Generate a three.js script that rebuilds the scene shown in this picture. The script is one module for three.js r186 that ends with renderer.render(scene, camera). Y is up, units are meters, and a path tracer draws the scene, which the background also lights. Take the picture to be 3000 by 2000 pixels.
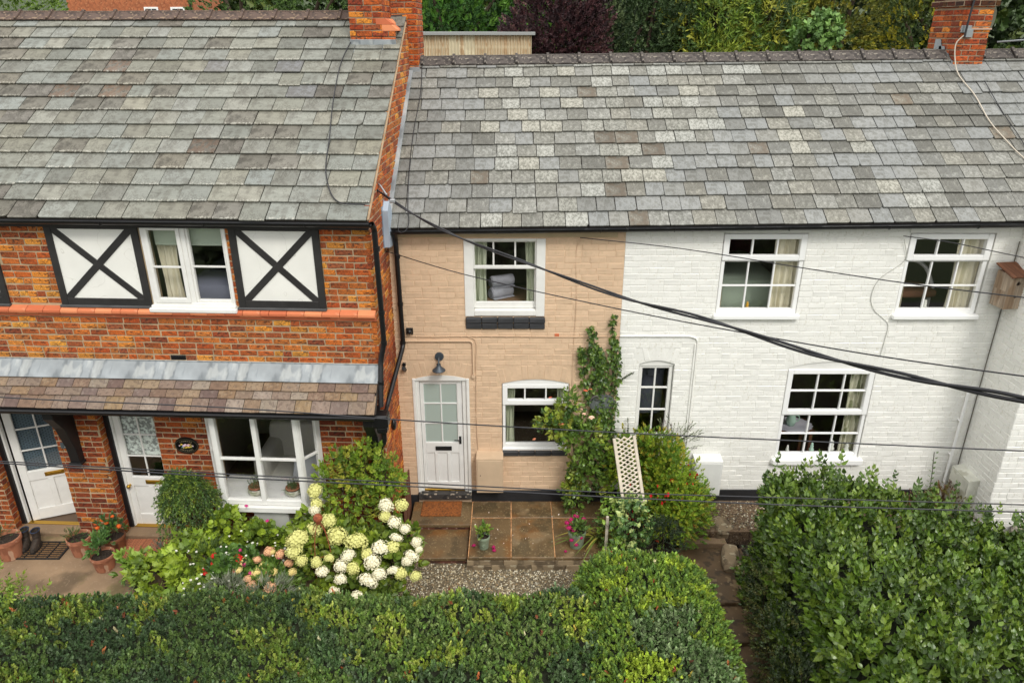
import * as THREE from 'three';
import { mergeGeometries } from 'three/addons/utils/BufferGeometryUtils.js';

// ---------------------------------------------------------------- camera, sky, sun, exposure
const scene = new THREE.Scene();
const camera = new THREE.PerspectiveCamera(49.88, 1024 / 682, 0.1, 400);
camera.position.set(0, 6.8, 9.9);
camera.rotation.set(-Math.atan(915 / 2150), 0, 0);
const renderer = new THREE.WebGLRenderer({ antialias: true });
renderer.setSize(1024, 682);
renderer.toneMapping = THREE.LinearToneMapping;
renderer.toneMappingExposure = 1.42;
renderer.shadowMap.enabled = true;
const sun = new THREE.DirectionalLight(new THREE.Color(1, 0.965, 0.9), 1.3);
sun.position.set(8, 18, 15);
sun.castShadow = true;
sun.shadow.radius = 26;
sun.shadow.mapSize.set(2048, 2048);
Object.assign(sun.shadow.camera, { left: -16, right: 16, top: 16, bottom: -16, near: 1, far: 70 });
scene.add(sun, sun.target);
{ // overcast sky: bright cloud layer, a little darker towards the horizon, soft mottling
  const w = 256, h = 128, d = new Float32Array(w * h * 4);
  for (let j = 0; j < h; j++) for (let i = 0; i < w; i++) {
    const el = Math.sin(((j + 0.5) / h - 0.5) * Math.PI), a = i / w * Math.PI * 2;
    const m = 1 + 0.05 * Math.sin(3 * a + 5 * el) + 0.04 * Math.sin(7 * a - 9 * el + 1) + 0.03 * Math.sin(13 * a + 17 * el);
    const L = (el > 0 ? 0.72 + 0.66 * el : 0.5) * m * 1.02, k = (j * w + i) * 4;
    d[k] = L; d[k + 1] = L; d[k + 2] = L * 0.99; d[k + 3] = 1;
  }
  const t = new THREE.DataTexture(d, w, h, THREE.RGBAFormat, THREE.FloatType);
  t.mapping = THREE.EquirectangularReflectionMapping; t.magFilter = THREE.LinearFilter; t.needsUpdate = true;
  scene.background = t; scene.environment = t;
}

// ---------------------------------------------------------------- helpers
let seed = 12345;
const rnd = () => { seed = (seed + 0x6D2B79F5) | 0; let t = Math.imul(seed ^ (seed >>> 15), 1 | seed); t = (t + Math.imul(t ^ (t >>> 7), 61 | t)) ^ t; return ((t ^ (t >>> 14)) >>> 0) / 4294967296; };
const R = (a, b) => a + (b - a) * rnd();
const RI = n => Math.floor(rnd() * n);
const pick = a => a[RI(a.length)];
const reseed = n => { seed = n; };
const V = (x, y, z) => new THREE.Vector3(x, y, z);
const clamp = (x, a = 0, b = 1) => Math.min(b, Math.max(a, x));
const ss = (a, b, x) => { const t = clamp((x - a) / (b - a)); return t * t * (3 - 2 * t); };
const H2 = (x, y, s) => { let h = Math.imul(x, 374761393) ^ Math.imul(y, 668265263) ^ Math.imul(s + 11, 1442695041); h = Math.imul(h ^ (h >>> 13), 1274126177); h = Math.imul(h ^ (h >>> 15), 2246822519); return ((h ^ (h >>> 16)) >>> 0) / 4294967296; };
function vn(x, y, s, p) { // value noise with period p
  const xi = Math.floor(x), yi = Math.floor(y), fx = x - xi, fy = y - yi, u = fx * fx * (3 - 2 * fx), v = fy * fy * (3 - 2 * fy);
  const w = a => p ? ((a % p) + p) % p : a;
  const a = H2(w(xi), w(yi), s), b = H2(w(xi + 1), w(yi), s), c = H2(w(xi), w(yi + 1), s), d = H2(w(xi + 1), w(yi + 1), s);
  return a + (b - a) * u + (c - a) * v + (a - b - c + d) * u * v;
}
function fbm(x, y, s, oct = 4, p = 0) { let r = 0, a = 0.5, f = 1; for (let i = 0; i < oct; i++) { r += a * vn(x * f, y * f, s + i, p ? p * f : 0); a *= 0.5; f *= 2; } return r / (1 - Math.pow(0.5, oct)); }
const mix = (a, b, t) => [a[0] + (b[0] - a[0]) * t, a[1] + (b[1] - a[1]) * t, a[2] + (b[2] - a[2]) * t];
const mul = (a, k) => [a[0] * k, a[1] * k, a[2] * k];
function tex(w, h, fn, srgb = true, rep) { // fn(u, v) -> [r, g, b] in 0..255
  const d = new Uint8Array(w * h * 4);
  for (let j = 0; j < h; j++) for (let i = 0; i < w; i++) {
    const c = fn((i + 0.5) / w, (j + 0.5) / h), k = (j * w + i) * 4;
    d[k] = clamp(c[0], 0, 255); d[k + 1] = clamp(c[1], 0, 255); d[k + 2] = clamp(c[2], 0, 255); d[k + 3] = 255;
  }
  const t = new THREE.DataTexture(d, w, h); t.magFilter = THREE.LinearFilter; t.minFilter = THREE.LinearMipmapLinearFilter; t.generateMipmaps = true;
  t.wrapS = t.wrapT = THREE.RepeatWrapping; if (srgb) t.colorSpace = THREE.SRGBColorSpace; if (rep) t.repeat.set(rep, rep); t.needsUpdate = true;
  return t;
}
const col = (r, g, b) => new THREE.Color().setRGB(r / 255, g / 255, b / 255, THREE.SRGBColorSpace);
const std = (o) => { if (Array.isArray(o.color)) o.color = col(...o.color); return new THREE.MeshStandardMaterial({ roughness: 0.8, ...o }); };
const phys = (o) => { if (Array.isArray(o.color)) o.color = col(...o.color); return new THREE.MeshPhysicalMaterial({ roughness: 0.6, ...o }); };

function metreUV(g) { // uv in metres from the dominant direction of every face
  g = g.index ? g.toNonIndexed() : g;
  const p = g.attributes.position, n = p.count, uv = new Float32Array(n * 2), a = V(), b = V(), c = V(), e = V(), f = V();
  for (let i = 0; i < n; i += 3) {
    a.fromBufferAttribute(p, i); b.fromBufferAttribute(p, i + 1); c.fromBufferAttribute(p, i + 2);
    e.subVectors(b, a); f.subVectors(c, a); e.cross(f);
    const x = Math.abs(e.x), y = Math.abs(e.y), z = Math.abs(e.z);
    [a, b, c].forEach((q, k) => { const j = (i + k) * 2; if (z >= x && z >= y) { uv[j] = q.x; uv[j + 1] = q.y; } else if (x >= y) { uv[j] = q.z; uv[j + 1] = q.y; } else { uv[j] = q.x; uv[j + 1] = q.z; } });
  }
  g.setAttribute('uv', new THREE.BufferAttribute(uv, 2));
  return g;
}
function poly(faces, centre = V(0, 0, 0)) { // convex solid from face loops, turned outwards
  const pos = [];
  for (const f of faces) {
    const n = V().subVectors(f[1], f[0]).cross(V().subVectors(f[2], f[0])), m = V(); f.forEach(q => m.add(q)); m.divideScalar(f.length).sub(centre);
    const l = n.dot(m) < 0 ? [...f].reverse() : f;
    for (let i = 1; i < l.length - 1; i++) pos.push(l[0].x, l[0].y, l[0].z, l[i].x, l[i].y, l[i].z, l[i + 1].x, l[i + 1].y, l[i + 1].z);
  }
  const g = new THREE.BufferGeometry(); g.setAttribute('position', new THREE.Float32BufferAttribute(pos, 3)); g.computeVertexNormals();
  return metreUV(g);
}
function cbox(w, h, d, c = 0.006, jit = 0) { // chamfered box
  c = Math.min(c, w / 3, h / 3, d / 3);
  const q = {}, S = [-1, 1];
  for (const x of S) for (const y of S) for (const z of S) {
    const j = () => R(-jit, jit), jx = j(), jy = j(), jz = j();
    q['x' + x + y + z] = V(x * w / 2 + jx, y * (h / 2 - c) + jy, z * (d / 2 - c) + jz);
    q['y' + x + y + z] = V(x * (w / 2 - c) + jx, y * h / 2 + jy, z * (d / 2 - c) + jz);
    q['z' + x + y + z] = V(x * (w / 2 - c) + jx, y * (h / 2 - c) + jy, z * d / 2 + jz);
  }
  const F = [];
  for (const s of S) {
    F.push(['x' + s + '-1-1', 'x' + s + '1-1', 'x' + s + '11', 'x' + s + '-11'], ['y-1' + s + '-1', 'y1' + s + '-1', 'y1' + s + '1', 'y-1' + s + '1'], ['z-1-1' + s, 'z1-1' + s, 'z11' + s, 'z-11' + s]);
    for (const t of S) F.push(['x' + s + t + '-1', 'x' + s + t + '1', 'y' + s + t + '1', 'y' + s + t + '-1'], ['x' + s + '-1' + t, 'x' + s + '1' + t, 'z' + s + '1' + t, 'z' + s + '-1' + t], ['y-1' + s + t, 'y1' + s + t, 'z1' + s + t, 'z-1' + s + t]);
    for (const t of S) for (const r of S) F.push(['x' + s + t + r, 'y' + s + t + r, 'z' + s + t + r]);
  }
  return poly(F.map(f => f.map(k => q[k])));
}
class G { // collects pieces of ONE part
  constructor() { this.l = []; }
  add(g, x = 0, y = 0, z = 0, rx = 0, ry = 0, rz = 0, s = 1) {
    g = g.index ? g.toNonIndexed() : g.clone();
    if (!g.attributes.uv) metreUV(g);
    for (const k of Object.keys(g.attributes)) if (!['position', 'normal', 'uv'].includes(k)) g.deleteAttribute(k);
    g.applyMatrix4(new THREE.Matrix4().compose(V(x, y, z), new THREE.Quaternion().setFromEuler(new THREE.Euler(rx, ry, rz)), Array.isArray(s) ? V(...s) : V(s, s, s)));
    this.l.push(g); return this;
  }
  box(w, h, d, x, y, z, c = 0.006, rx, ry, rz) { return this.add(cbox(w, h, d, c), x, y, z, rx, ry, rz); }
  span(x0, x1, y0, y1, z0, z1, c = 0.005) { return this.box(x1 - x0, y1 - y0, z1 - z0, (x0 + x1) / 2, (y0 + y1) / 2, (z0 + z1) / 2, c); }
  tube(pts, r, seg = 0, rad = 8) { return this.add(new THREE.TubeGeometry(new THREE.CatmullRomCurve3(pts.map(p => V(...p)), false, 'centripetal'), seg || pts.length * 5, r, rad), 0, 0, 0); }
  poly(pts, r, rad = 8) { // straight-segment pipe with small elbows
    const cp = new THREE.CurvePath(), P = pts.map(p => V(...p)); let cur = P[0];
    for (let i = 1; i < P.length; i++) {
      if (i < P.length - 1) { const k = Math.min(r * 2.2, P[i].distanceTo(P[i - 1]) / 3, P[i].distanceTo(P[i + 1]) / 3), a = P[i].clone().add(V().subVectors(P[i - 1], P[i]).setLength(k)), b = P[i].clone().add(V().subVectors(P[i + 1], P[i]).setLength(k)); cp.add(new THREE.LineCurve3(cur, a)); cp.add(new THREE.QuadraticBezierCurve3(a, P[i], b)); cur = b; } else cp.add(new THREE.LineCurve3(cur, P[i]));
    }
    return this.add(new THREE.TubeGeometry(cp, pts.length * 14, r, rad));
  }
  lathe(prof, x, y, z, seg = 28) { return this.add(new THREE.LatheGeometry(prof.map(p => new THREE.Vector2(...p)), seg), x, y, z); }
  build(name, mat, parent) { return M(name, mergeGeometries(this.l), mat, parent); }
}
const M = (name, g, mat, parent) => { const m = new THREE.Mesh(g, mat); m.name = name; m.castShadow = m.receiveShadow = true; parent.add(m); return m; };
const used = {};
const numbered = n => { const k = used[n] = (used[n] ?? -1) + 1; return k ? n + '_' + String(k).padStart(3, '0') : n; };
function tag(o, label, category, group, kind) { o.name = numbered(o.name); o.userData = { label, category }; if (group) o.userData.group = group; if (kind) o.userData.kind = kind; return o; }
function thing(name, label, category, pos = [0, 0, 0], ry = 0, group, parent = scene) { const o = new THREE.Group(); o.name = name; tag(o, label, category, group); o.position.set(...pos); o.rotation.y = ry; parent.add(o); return o; }
const grp = (name, parent, x = 0, y = 0, z = 0) => { const o = new THREE.Group(); o.name = name; o.position.set(x, y, z); parent.add(o); return o; };
const stuff = o => { o.userData.kind = 'stuff'; return o; };
// merge many placed copies (list of {g, m4}) into one mesh
function merged(list) { return mergeGeometries(list.map(({ g, m }) => { const c = (g.index ? g.toNonIndexed() : g.clone()); c.applyMatrix4(m); return c; })); }
const m4 = (x, y, z, rx = 0, ry = 0, rz = 0, sx = 1, sy = 1, sz = 1) => new THREE.Matrix4().compose(V(x, y, z), new THREE.Quaternion().setFromEuler(new THREE.Euler(rx, ry, rz)), V(sx, sy, sz));
// place pieces: the first `most` in order of size as meshes of their own, the rest joined per material as ONE stuff part
function lay(parent, name, list, most = 300) {
  list.sort((a, b) => b.a - a.a);
  const own = list.slice(0, most), rest = list.slice(most);
  own.forEach((p, i) => { const o = M(i ? name + '_' + String(i).padStart(3, '0') : name, p.g, p.mat, parent); p.m.decompose(o.position, o.quaternion, o.scale); });
  if (rest.length) {
    const by = new Map(); rest.forEach(p => { if (!by.has(p.mat)) by.set(p.mat, []); by.get(p.mat).push(p); });
    const gs = [], mats = []; for (const [mt, l] of by) { gs.push(merged(l)); mats.push(mt); }
    const o = M('more_' + name + 's', mergeGeometries(gs, true), mats.length > 1 ? mats : mats[0], parent); stuff(o);
    if (mats.length === 1) o.geometry.clearGroups();
  }
}

// ---------------------------------------------------------------- materials
// atlas of 4 x 4 faces; cell(k) gives the uv offset
const cellUV = k => [(k % 4) / 4, Math.floor(k / 4) / 4];
function faceUV(g, k, w, h, x0 = -w / 2, y0 = -h / 2) { // lay cell k over the x-y face of g
  const p = g.attributes.position, uv = g.attributes.uv, [cu, cv] = cellUV(k);
  for (let i = 0; i < p.count; i++) uv.setXY(i, cu + 0.25 * clamp((p.getX(i) - x0) / w, 0.02, 0.98), cv + 0.25 * clamp((p.getY(i) - y0) / h, 0.02, 0.98));
  return g;
}
function atlas(w, h, fn) { return tex(w, h, (u, v) => { const i = Math.min(3, Math.floor(u * 4)), j = Math.min(3, Math.floor(v * 4)); return fn(u * 4 - i, v * 4 - j, j * 4 + i); }); }
// orange pressed bricks with dark burnt blotches
const brickTones = [[196, 104, 46], [182, 86, 38], [204, 118, 50], [170, 76, 36], [190, 94, 40], [214, 132, 54], [158, 74, 40], [186, 90, 42], [198, 108, 48], [142, 64, 38], [178, 92, 46], [220, 140, 56], [172, 82, 38], [192, 106, 54], [152, 76, 48], [202, 114, 44]];
const brickTex = atlas(1024, 512, (u, v, k) => {
  let c = brickTones[k]; const n = fbm(u * 9, v * 4, k * 7 + 1, 4), f = fbm(u * 34, v * 15, k * 5 + 3, 3);
  c = mul([c[0] * 0.98, c[1] * 1.06, c[2]], 0.78 + 0.44 * n); c = mul(c, 0.86 + 0.28 * f);
  c = mix(c, [70, 42, 32], ss(0.6, 0.78, fbm(u * 5 + 3, v * 3, k * 3 + 40, 4)) * 0.75);
  c = mix(c, [60, 38, 28], ss(0.62, 0.72, fbm(u * 26, v * 12 + 9, k + 90, 2)) * 0.6);
  c = mix(c, [196, 150, 104], ss(0.66, 0.8, fbm(u * 16 + 5, v * 8, k + 150, 3)) * 0.45);
  return c;
});
const brickMats = [[255, 255, 255], [226, 222, 220], [255, 236, 214]].map(c => std({ color: c, map: brickTex, roughness: 0.92 }));
const chimneyMats = [[255, 226, 208], [224, 182, 166], [255, 236, 214]].map(c => std({ color: c, map: brickTex, roughness: 0.92 }));
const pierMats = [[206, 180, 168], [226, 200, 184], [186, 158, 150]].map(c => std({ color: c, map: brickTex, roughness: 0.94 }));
const noiseTex = (s, lo, hi, n = 256, per = 8, oct = 5) => tex(n, n, (u, v) => { const k = lo + (hi - lo) * fbm(u * per, v * per, s, oct, per); return [k, k, k]; });
const bumpFine = tex(256, 256, (u, v) => { const k = 255 * fbm(u * 16, v * 16, 5, 4, 16); return [k, k, k]; }, false);
const mortarMat = std({ color: [196, 172, 138], map: noiseTex(3, 190, 255), roughness: 0.95 });
const mortarDark = std({ color: [172, 150, 124], map: noiseTex(4, 180, 255), roughness: 0.95 });
// painted masonry
const tanTex = tex(512, 512, (u, v) => { let c = [215, 185, 154]; c = mul(c, 0.95 + 0.09 * fbm(u * 6, v * 6, 21, 5, 6)); c = mix(c, [196, 170, 138], ss(0.62, 0.75, fbm(u * 24, v * 24, 22, 3, 24)) * 0.35); return c; });
const whiteTex = tex(512, 512, (u, v) => { let c = [236, 235, 229]; c = mul(c, 0.965 + 0.055 * fbm(u * 6, v * 6, 31, 5, 6)); c = mix(c, [205, 203, 190], ss(0.66, 0.78, fbm(u * 20, v * 20, 32, 4, 20)) * 0.4); c = mix(c, [190, 180, 160], ss(0.72, 0.8, fbm(u * 40, v * 40, 36, 3, 40)) * 0.35); return c; });
const bumpWall = tex(256, 256, (u, v) => { const k = 255 * (0.65 * fbm(u * 5, v * 7, 15, 3, 0) + 0.35 * fbm(u * 22, v * 22, 16, 3, 22)); return [k, k, k]; }, false);
const tanPaint = std({ map: tanTex, roughness: 0.85, bumpMap: bumpWall, bumpScale: 0.004 });
const whitePaint = std({ map: whiteTex, roughness: 0.82, bumpMap: bumpWall, bumpScale: 0.003 });
const blackPlinth = std({ color: [38, 38, 41], map: noiseTex(8, 170, 255), roughness: 0.7, bumpMap: bumpFine, bumpScale: 0.003 });
const sillBlack = std({ color: [62, 63, 66], map: noiseTex(9, 190, 255), roughness: 0.6 });
// slates: lichen, algae and weathering as matter on each stone
const crackle = (u, v, s, f) => { const a = fbm(u * f, v * f * 0.8, s, 3) - 0.5; return 1 - ss(0.0, 0.035, Math.abs(a)); };
const SK = 0.87;
const slateTexL = atlas(1024, 1024, (u, v, k) => { // greenish grey stone, algae towards the tails, pale crust along some lower edges
  const dark = [0, 0, 0, 1, 0, 0, 0, 0, 1, 0, 0, 1, 0, 0, 0, 1][k], base = [[150, 151, 141], [146, 148, 139], [154, 153, 142], [132, 128, 118], [148, 152, 146], [156, 154, 141], [144, 146, 138], [150, 153, 145], [120, 115, 107], [148, 148, 136], [142, 143, 146], [128, 124, 113], [153, 154, 146], [147, 145, 131], [149, 151, 143], [124, 117, 107]][k];
  let c = mul(base, 0.93 + 0.14 * fbm(u * 2.2 + v * 0.7, v * 13 + u * 1.3, k * 9 + 2, 3)); c = mul(c, 0.95 + 0.1 * fbm(u * 40, v * 30, k + 7, 2));
    c = mix(c, [88, 84, 75], ss(0.42, 0.78, fbm(u * 5, v * 5, k + 60, 5)) * (dark ? 0.8 : 0.34));
  c = mix(c, [66, 62, 54], ss(0.54, 0.64, fbm(u * 30, v * 22, k + 300, 3) * 0.6 + fbm(u * 4, v * 4, k + 310, 3) * 0.4) * (dark ? 0.5 : 0.25));
  if (k % 3 === 0 || dark) c = mix(c, [178, 175, 162], crackle(u, v, k + 77, 12) * ss(0.42, 0.6, fbm(u * 3, v * 3, k + 81, 3)) * 0.5);
  c = mix(c, [204, 201, 189], ss(0.54, 0.6, fbm(u * 22, v * 26, k + 400, 3)) * (1 - ss(0.02, 0.14, v)) * (k % 2 ? 0.8 : 0.2));
  if (k === 15) c = mix(c, [126, 96, 76], ss(0.45, 0.65, fbm(u * 9, v * 7, k + 500, 4)) * 0.5);
  return mul(c, SK);
});
const slateTexR = atlas(1024, 1024, (u, v, k) => {
  const T = [0, 1, 2, 0, 1, 3, 0, 2, 1, 1, 0, 2, 4, 1, 3, 0][k]; // 0 clean blue-grey 1 speckled 2 white lichen 3 grey crackle 4 brown
  const base = [[153, 154, 151], [148, 147, 140], [150, 149, 141], [128, 127, 121], [136, 129, 117]][T];
  let c = mul(base, 0.95 + 0.1 * fbm(u * 3, v * 7, k * 9 + 2, 4)); c = mul(c, 0.95 + 0.1 * fbm(u * 40, v * 34, k + 7, 2));
  const l1 = fbm(u * 22, v * 15, k + 40, 3), l2 = fbm(u * 44, v * 34, k + 60, 2), l3 = fbm(u * 7, v * 5, k + 90, 3), cover = [0.02, 0.5, 1.0, 0.3, 0.25][T];
  c = mix(c, [194, 194, 185], ss(0.62 - 0.22 * cover, 0.7 - 0.18 * cover, l1 * 0.45 + l2 * 0.25 + l3 * 0.3 + 0.015) * (0.3 + 0.55 * cover));
  c = mix(c, [76, 77, 68], ss(0.54, 0.62, l2 * 0.5 + fbm(u * 12, v * 10, k + 140, 3) * 0.5) * (0.2 + 0.2 * cover));
  c = mix(c, [98, 97, 88], ss(0.5, 0.66, fbm(u * 9, v * 8, k + 200, 4)) * 0.3);
  if (T === 3 || T === 2) c = mix(c, [188, 188, 178], crackle(u, v, k + 77, 13) * 0.4);
  if (T === 4) c = mix(c, [112, 96, 80], ss(0.45, 0.65, fbm(u * 5, v * 8, k + 500, 4)) * 0.5);
  return mul(c, SK);
});
const slateMats = t => [[255, 255, 255], [238, 237, 234], [246, 247, 248], [252, 249, 243], [222, 221, 218]].map(c => std({ color: c, map: t, roughness: 0.78, bumpMap: bumpFine, bumpScale: 0.0012 }));
const slatesL = slateMats(slateTexL), slatesR = slateMats(slateTexR);
const tileTex = atlas(512, 512, (u, v, k) => {
  const base = [[158, 138, 122], [172, 156, 138], [146, 124, 112], [166, 146, 120], [178, 160, 144], [138, 118, 110], [162, 142, 124], [152, 128, 112], [170, 152, 134], [150, 134, 124], [160, 136, 114], [174, 154, 136], [144, 122, 112], [164, 148, 130], [156, 134, 122], [168, 144, 120]][k];
  let c = mul(base, 0.93 + 0.14 * fbm(u * 6, v * 3, k * 9 + 2, 4)); c = mul(c, 0.94 + 0.12 * fbm(u * 30, v * 30, k + 7, 2));
  c = mix(c, [98, 84, 78], ss(0.54, 0.68, fbm(u * 9, v * 9, k + 60, 4)) * 0.35);
  c = mix(c, [196, 186, 172], ss(0.6, 0.72, fbm(u * 8, v * 4, k + 90, 4)) * 0.3);
  return mul(c, 0.8);
});
const tileMats = [[255, 255, 255], [236, 228, 226], [255, 244, 226]].map(c => std({ color: c, map: tileTex, roughness: 0.9 }));
const speckTex = (base, dark, light, s, per = 10) => tex(256, 256, (u, v) => { let c = mul(base, 0.85 + 0.3 * fbm(u * per, v * per, s, 4, per)); c = mix(c, dark, ss(0.56, 0.7, fbm(u * per * 2, v * per * 2, s + 20, 3, per * 2)) * 0.7); c = mix(c, light, ss(0.68, 0.76, fbm(u * per * 3, v * per * 3, s + 40, 2, per * 3)) * 0.7); return c; });
const ridgeMat = std({ map: speckTex([80, 74, 70], [48, 44, 42], [150, 142, 128], 61), roughness: 0.95, bumpMap: bumpFine, bumpScale: 0.003 });
const ridgeMatL = std({ map: speckTex([88, 72, 64], [50, 42, 38], [150, 128, 104], 66), roughness: 0.95, bumpMap: bumpFine, bumpScale: 0.003 });
const leadTex = tex(256, 256, (u, v) => { let c = mul([148, 154, 157], 0.85 + 0.3 * fbm(u * 5, v * 5, 71, 5, 5)); c = mix(c, [98, 104, 108], ss(0.55, 0.75, fbm(u * 10, v * 3, 72, 4, 10)) * 0.6); c = mix(c, [190, 192, 188], ss(0.6, 0.75, fbm(u * 7 + 3, v * 4, 75, 4)) * 0.5); return c; });
const leadMat = std({ map: leadTex, roughness: 0.6, metalness: 0.15 });
const stringMat = [[204, 118, 78], [212, 132, 90], [190, 102, 66]].map((c, i) => std({ map: tex(64, 64, (u, v) => mix(mul(c, 0.9 + 0.2 * fbm(u * 4, v * 4, 80 + i, 4, 4)), [226, 190, 160], ss(0.7, 0.8, fbm(u * 10, v * 10, 85 + i, 3, 10)) * 0.5)), roughness: 0.85 }));
const whiteGloss = phys({ color: [238, 238, 235], map: noiseTex(41, 238, 255), roughness: 0.38 });
const whiteOld = std({ color: [238, 237, 232], map: noiseTex(42, 236, 255), roughness: 0.5 });
const upvc = phys({ color: [242, 242, 240], roughness: 0.3 });
const renderWhite = std({ map: tex(256, 256, (u, v) => mix(mul([235, 234, 227], 0.97 + 0.05 * fbm(u * 5, v * 5, 45, 5, 5)), [176, 172, 160], (1 - ss(0.0, 0.008, Math.abs(fbm(u * 3, v * 3, 46, 4, 3) - 0.52))) * 0.35)), roughness: 0.85 });
const timberBlack = std({ color: [52, 50, 49], map: noiseTex(47, 165, 255), roughness: 0.62 });
const blackPlastic = phys({ color: [20, 20, 22], roughness: 0.38 });
const blackPaint = std({ color: [22, 22, 24], roughness: 0.5 });
const beigeWood = std({ color: [200, 178, 142], map: noiseTex(48, 220, 255), roughness: 0.6 });
const glass = phys({ color: [255, 255, 255], transmission: 1, roughness: 0.0, thickness: 0, ior: 1.9 });
const frosted = std({ color: [186, 196, 190], map: tex(256, 256, (u, v) => { const k = 225 + 30 * fbm(u * 8, v * 8, 49, 5, 8); return [k, k, k]; }), roughness: 0.25 });
const brass = std({ color: [190, 150, 62], metalness: 0.9, roughness: 0.35 });
const plaster = std({ color: [150, 138, 122], roughness: 0.95 });
const floorDark = std({ color: [96, 78, 62], roughness: 0.8 });
const curtainMat = std({ color: [206, 205, 190], roughness: 0.95 });
const greyGreen = std({ color: [160, 168, 148], roughness: 0.95 });
const wireMat = std({ color: [34, 34, 38], roughness: 0.55 });
const terracotta = std({ map: speckTex([176, 116, 86], [134, 82, 60], [206, 176, 150], 52, 6), roughness: 0.9 });
const greenGlaze = phys({ color: [138, 152, 128], map: noiseTex(53, 225, 255), roughness: 0.4 });
const soil = std({ map: speckTex([46, 36, 28], [22, 18, 14], [120, 104, 88], 54, 14), roughness: 1, bumpMap: bumpFine, bumpScale: 0.01 });
const stoneTex = tex(512, 512, (u, v) => { let c = mul([142, 124, 98], 0.75 + 0.5 * fbm(u * 4, v * 4, 55, 5, 4)); c = mix(c, [78, 66, 50], ss(0.5, 0.68, fbm(u * 7, v * 7, 56, 5, 7)) * 0.7); c = mix(c, [186, 176, 150], ss(0.62, 0.74, fbm(u * 18, v * 18, 57, 4, 18)) * 0.6); return c; });
const stoneMat = std({ map: stoneTex, roughness: 0.92, bumpMap: stoneTex, bumpScale: 0.012 });
const concreteTex = tex(1024, 1024, (u, v) => { let c = mul([140, 116, 90], 0.82 + 0.36 * fbm(u * 4, v * 4, 58, 6, 4)); c = mix(c, [84, 70, 52], ss(0.48, 0.68, fbm(u * 3, v * 3, 59, 5, 3)) * 0.65); c = mix(c, [104, 98, 56], ss(0.58, 0.7, fbm(u * 5, v * 5, 60, 5, 5)) * 0.35); c = mix(c, [172, 154, 130], ss(0.7, 0.8, fbm(u * 60, v * 60, 62, 3, 60)) * 0.35); return c; }, true, 0.7);
const concrete = std({ map: concreteTex, roughness: 0.85, bumpMap: bumpFine, bumpScale: 0.004 });
// damp stone flags: brown algae patches, pale dry areas
const flagTex = [0, 1, 2].map(q => tex(512, 512, (u, v) => {
  let c = mul([104, 84, 56], 0.78 + 0.4 * fbm(u * 5, v * 5, 100 + q * 20, 5, 5));
  c = mix(c, [124, 78, 34], ss(0.5, 0.75, fbm(u * 3, v * 3, 101 + q * 20, 5, 3)) * 0.65);
  c = mix(c, [138, 122, 96], ss(0.56, 0.74, fbm(u * 3, v * 3, 102 + q * 20, 5, 3)) * 0.5);
  c = mix(c, [64, 54, 34], ss(0.54, 0.74, fbm(u * 4, v * 4, 103 + q * 20, 5, 4)) * 0.55);
  return mix(c, [176, 160, 122], ss(0.72, 0.78, fbm(u * 60, v * 60, 104 + q * 20, 2, 60)) * 0.5);
}));
const flagMats = flagTex.map(t => std({ map: t, roughness: 0.55, bumpMap: bumpFine, bumpScale: 0.002 }));
const woodGrey = std({ map: tex(256, 256, (u, v) => { const g = fbm(u * 40, v * 3, 110, 4); let c = mul([172, 154, 134], 0.62 + 0.6 * g); return mix(c, [120, 92, 66], ss(0.55, 0.7, fbm(u * 4, v * 2, 111, 4)) * 0.5); }), roughness: 0.9 });
const woodBrown = std({ map: tex(256, 256, (u, v) => { const g = fbm(u * 36, v * 3, 112, 4); return mul([116, 74, 50], 0.55 + 0.8 * g); }), roughness: 0.9 });
const creamWood = std({ color: [222, 210, 190], map: noiseTex(113, 200, 255), roughness: 0.75 });
const rust = std({ map: speckTex([142, 74, 44], [88, 46, 30], [182, 110, 74], 114, 8), roughness: 0.9 });

// ---------------------------------------------------------------- pieces for the houses
function prism(pts, z0, z1) { // convex outline in x-y, thick in z
  const a = pts.map(p => V(p[0], p[1], z0)), b = pts.map(p => V(p[0], p[1], z1)), n = pts.length, F = [a, b];
  for (let i = 0; i < n; i++) F.push([a[i], a[(i + 1) % n], b[(i + 1) % n], b[i]]);
  const c = V(); pts.forEach(p => c.add(V(p[0], p[1], 0))); c.divideScalar(n); c.z = (z0 + z1) / 2;
  return poly(F, c);
}
reseed(11);
const CH = 0.088, BL = 0.2365; // brick course height and length
const brickGeo = [...Array(16)].map((_, k) => faceUV(cbox(0.225, 0.0755, 0.07, 0.007, 0.0035), k, 0.23, 0.08));
const paintGeo = [...Array(10)].map((_, k) => { const g = cbox(0.2358, 0.0862, 0.07, 0.0075, 0.003), uv = g.attributes.uv, a = rnd() * 3, b = rnd() * 3; for (let i = 0; i < uv.count; i++) uv.setXY(i, uv.getX(i) + a, uv.getY(i) + b); return g; });
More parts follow.
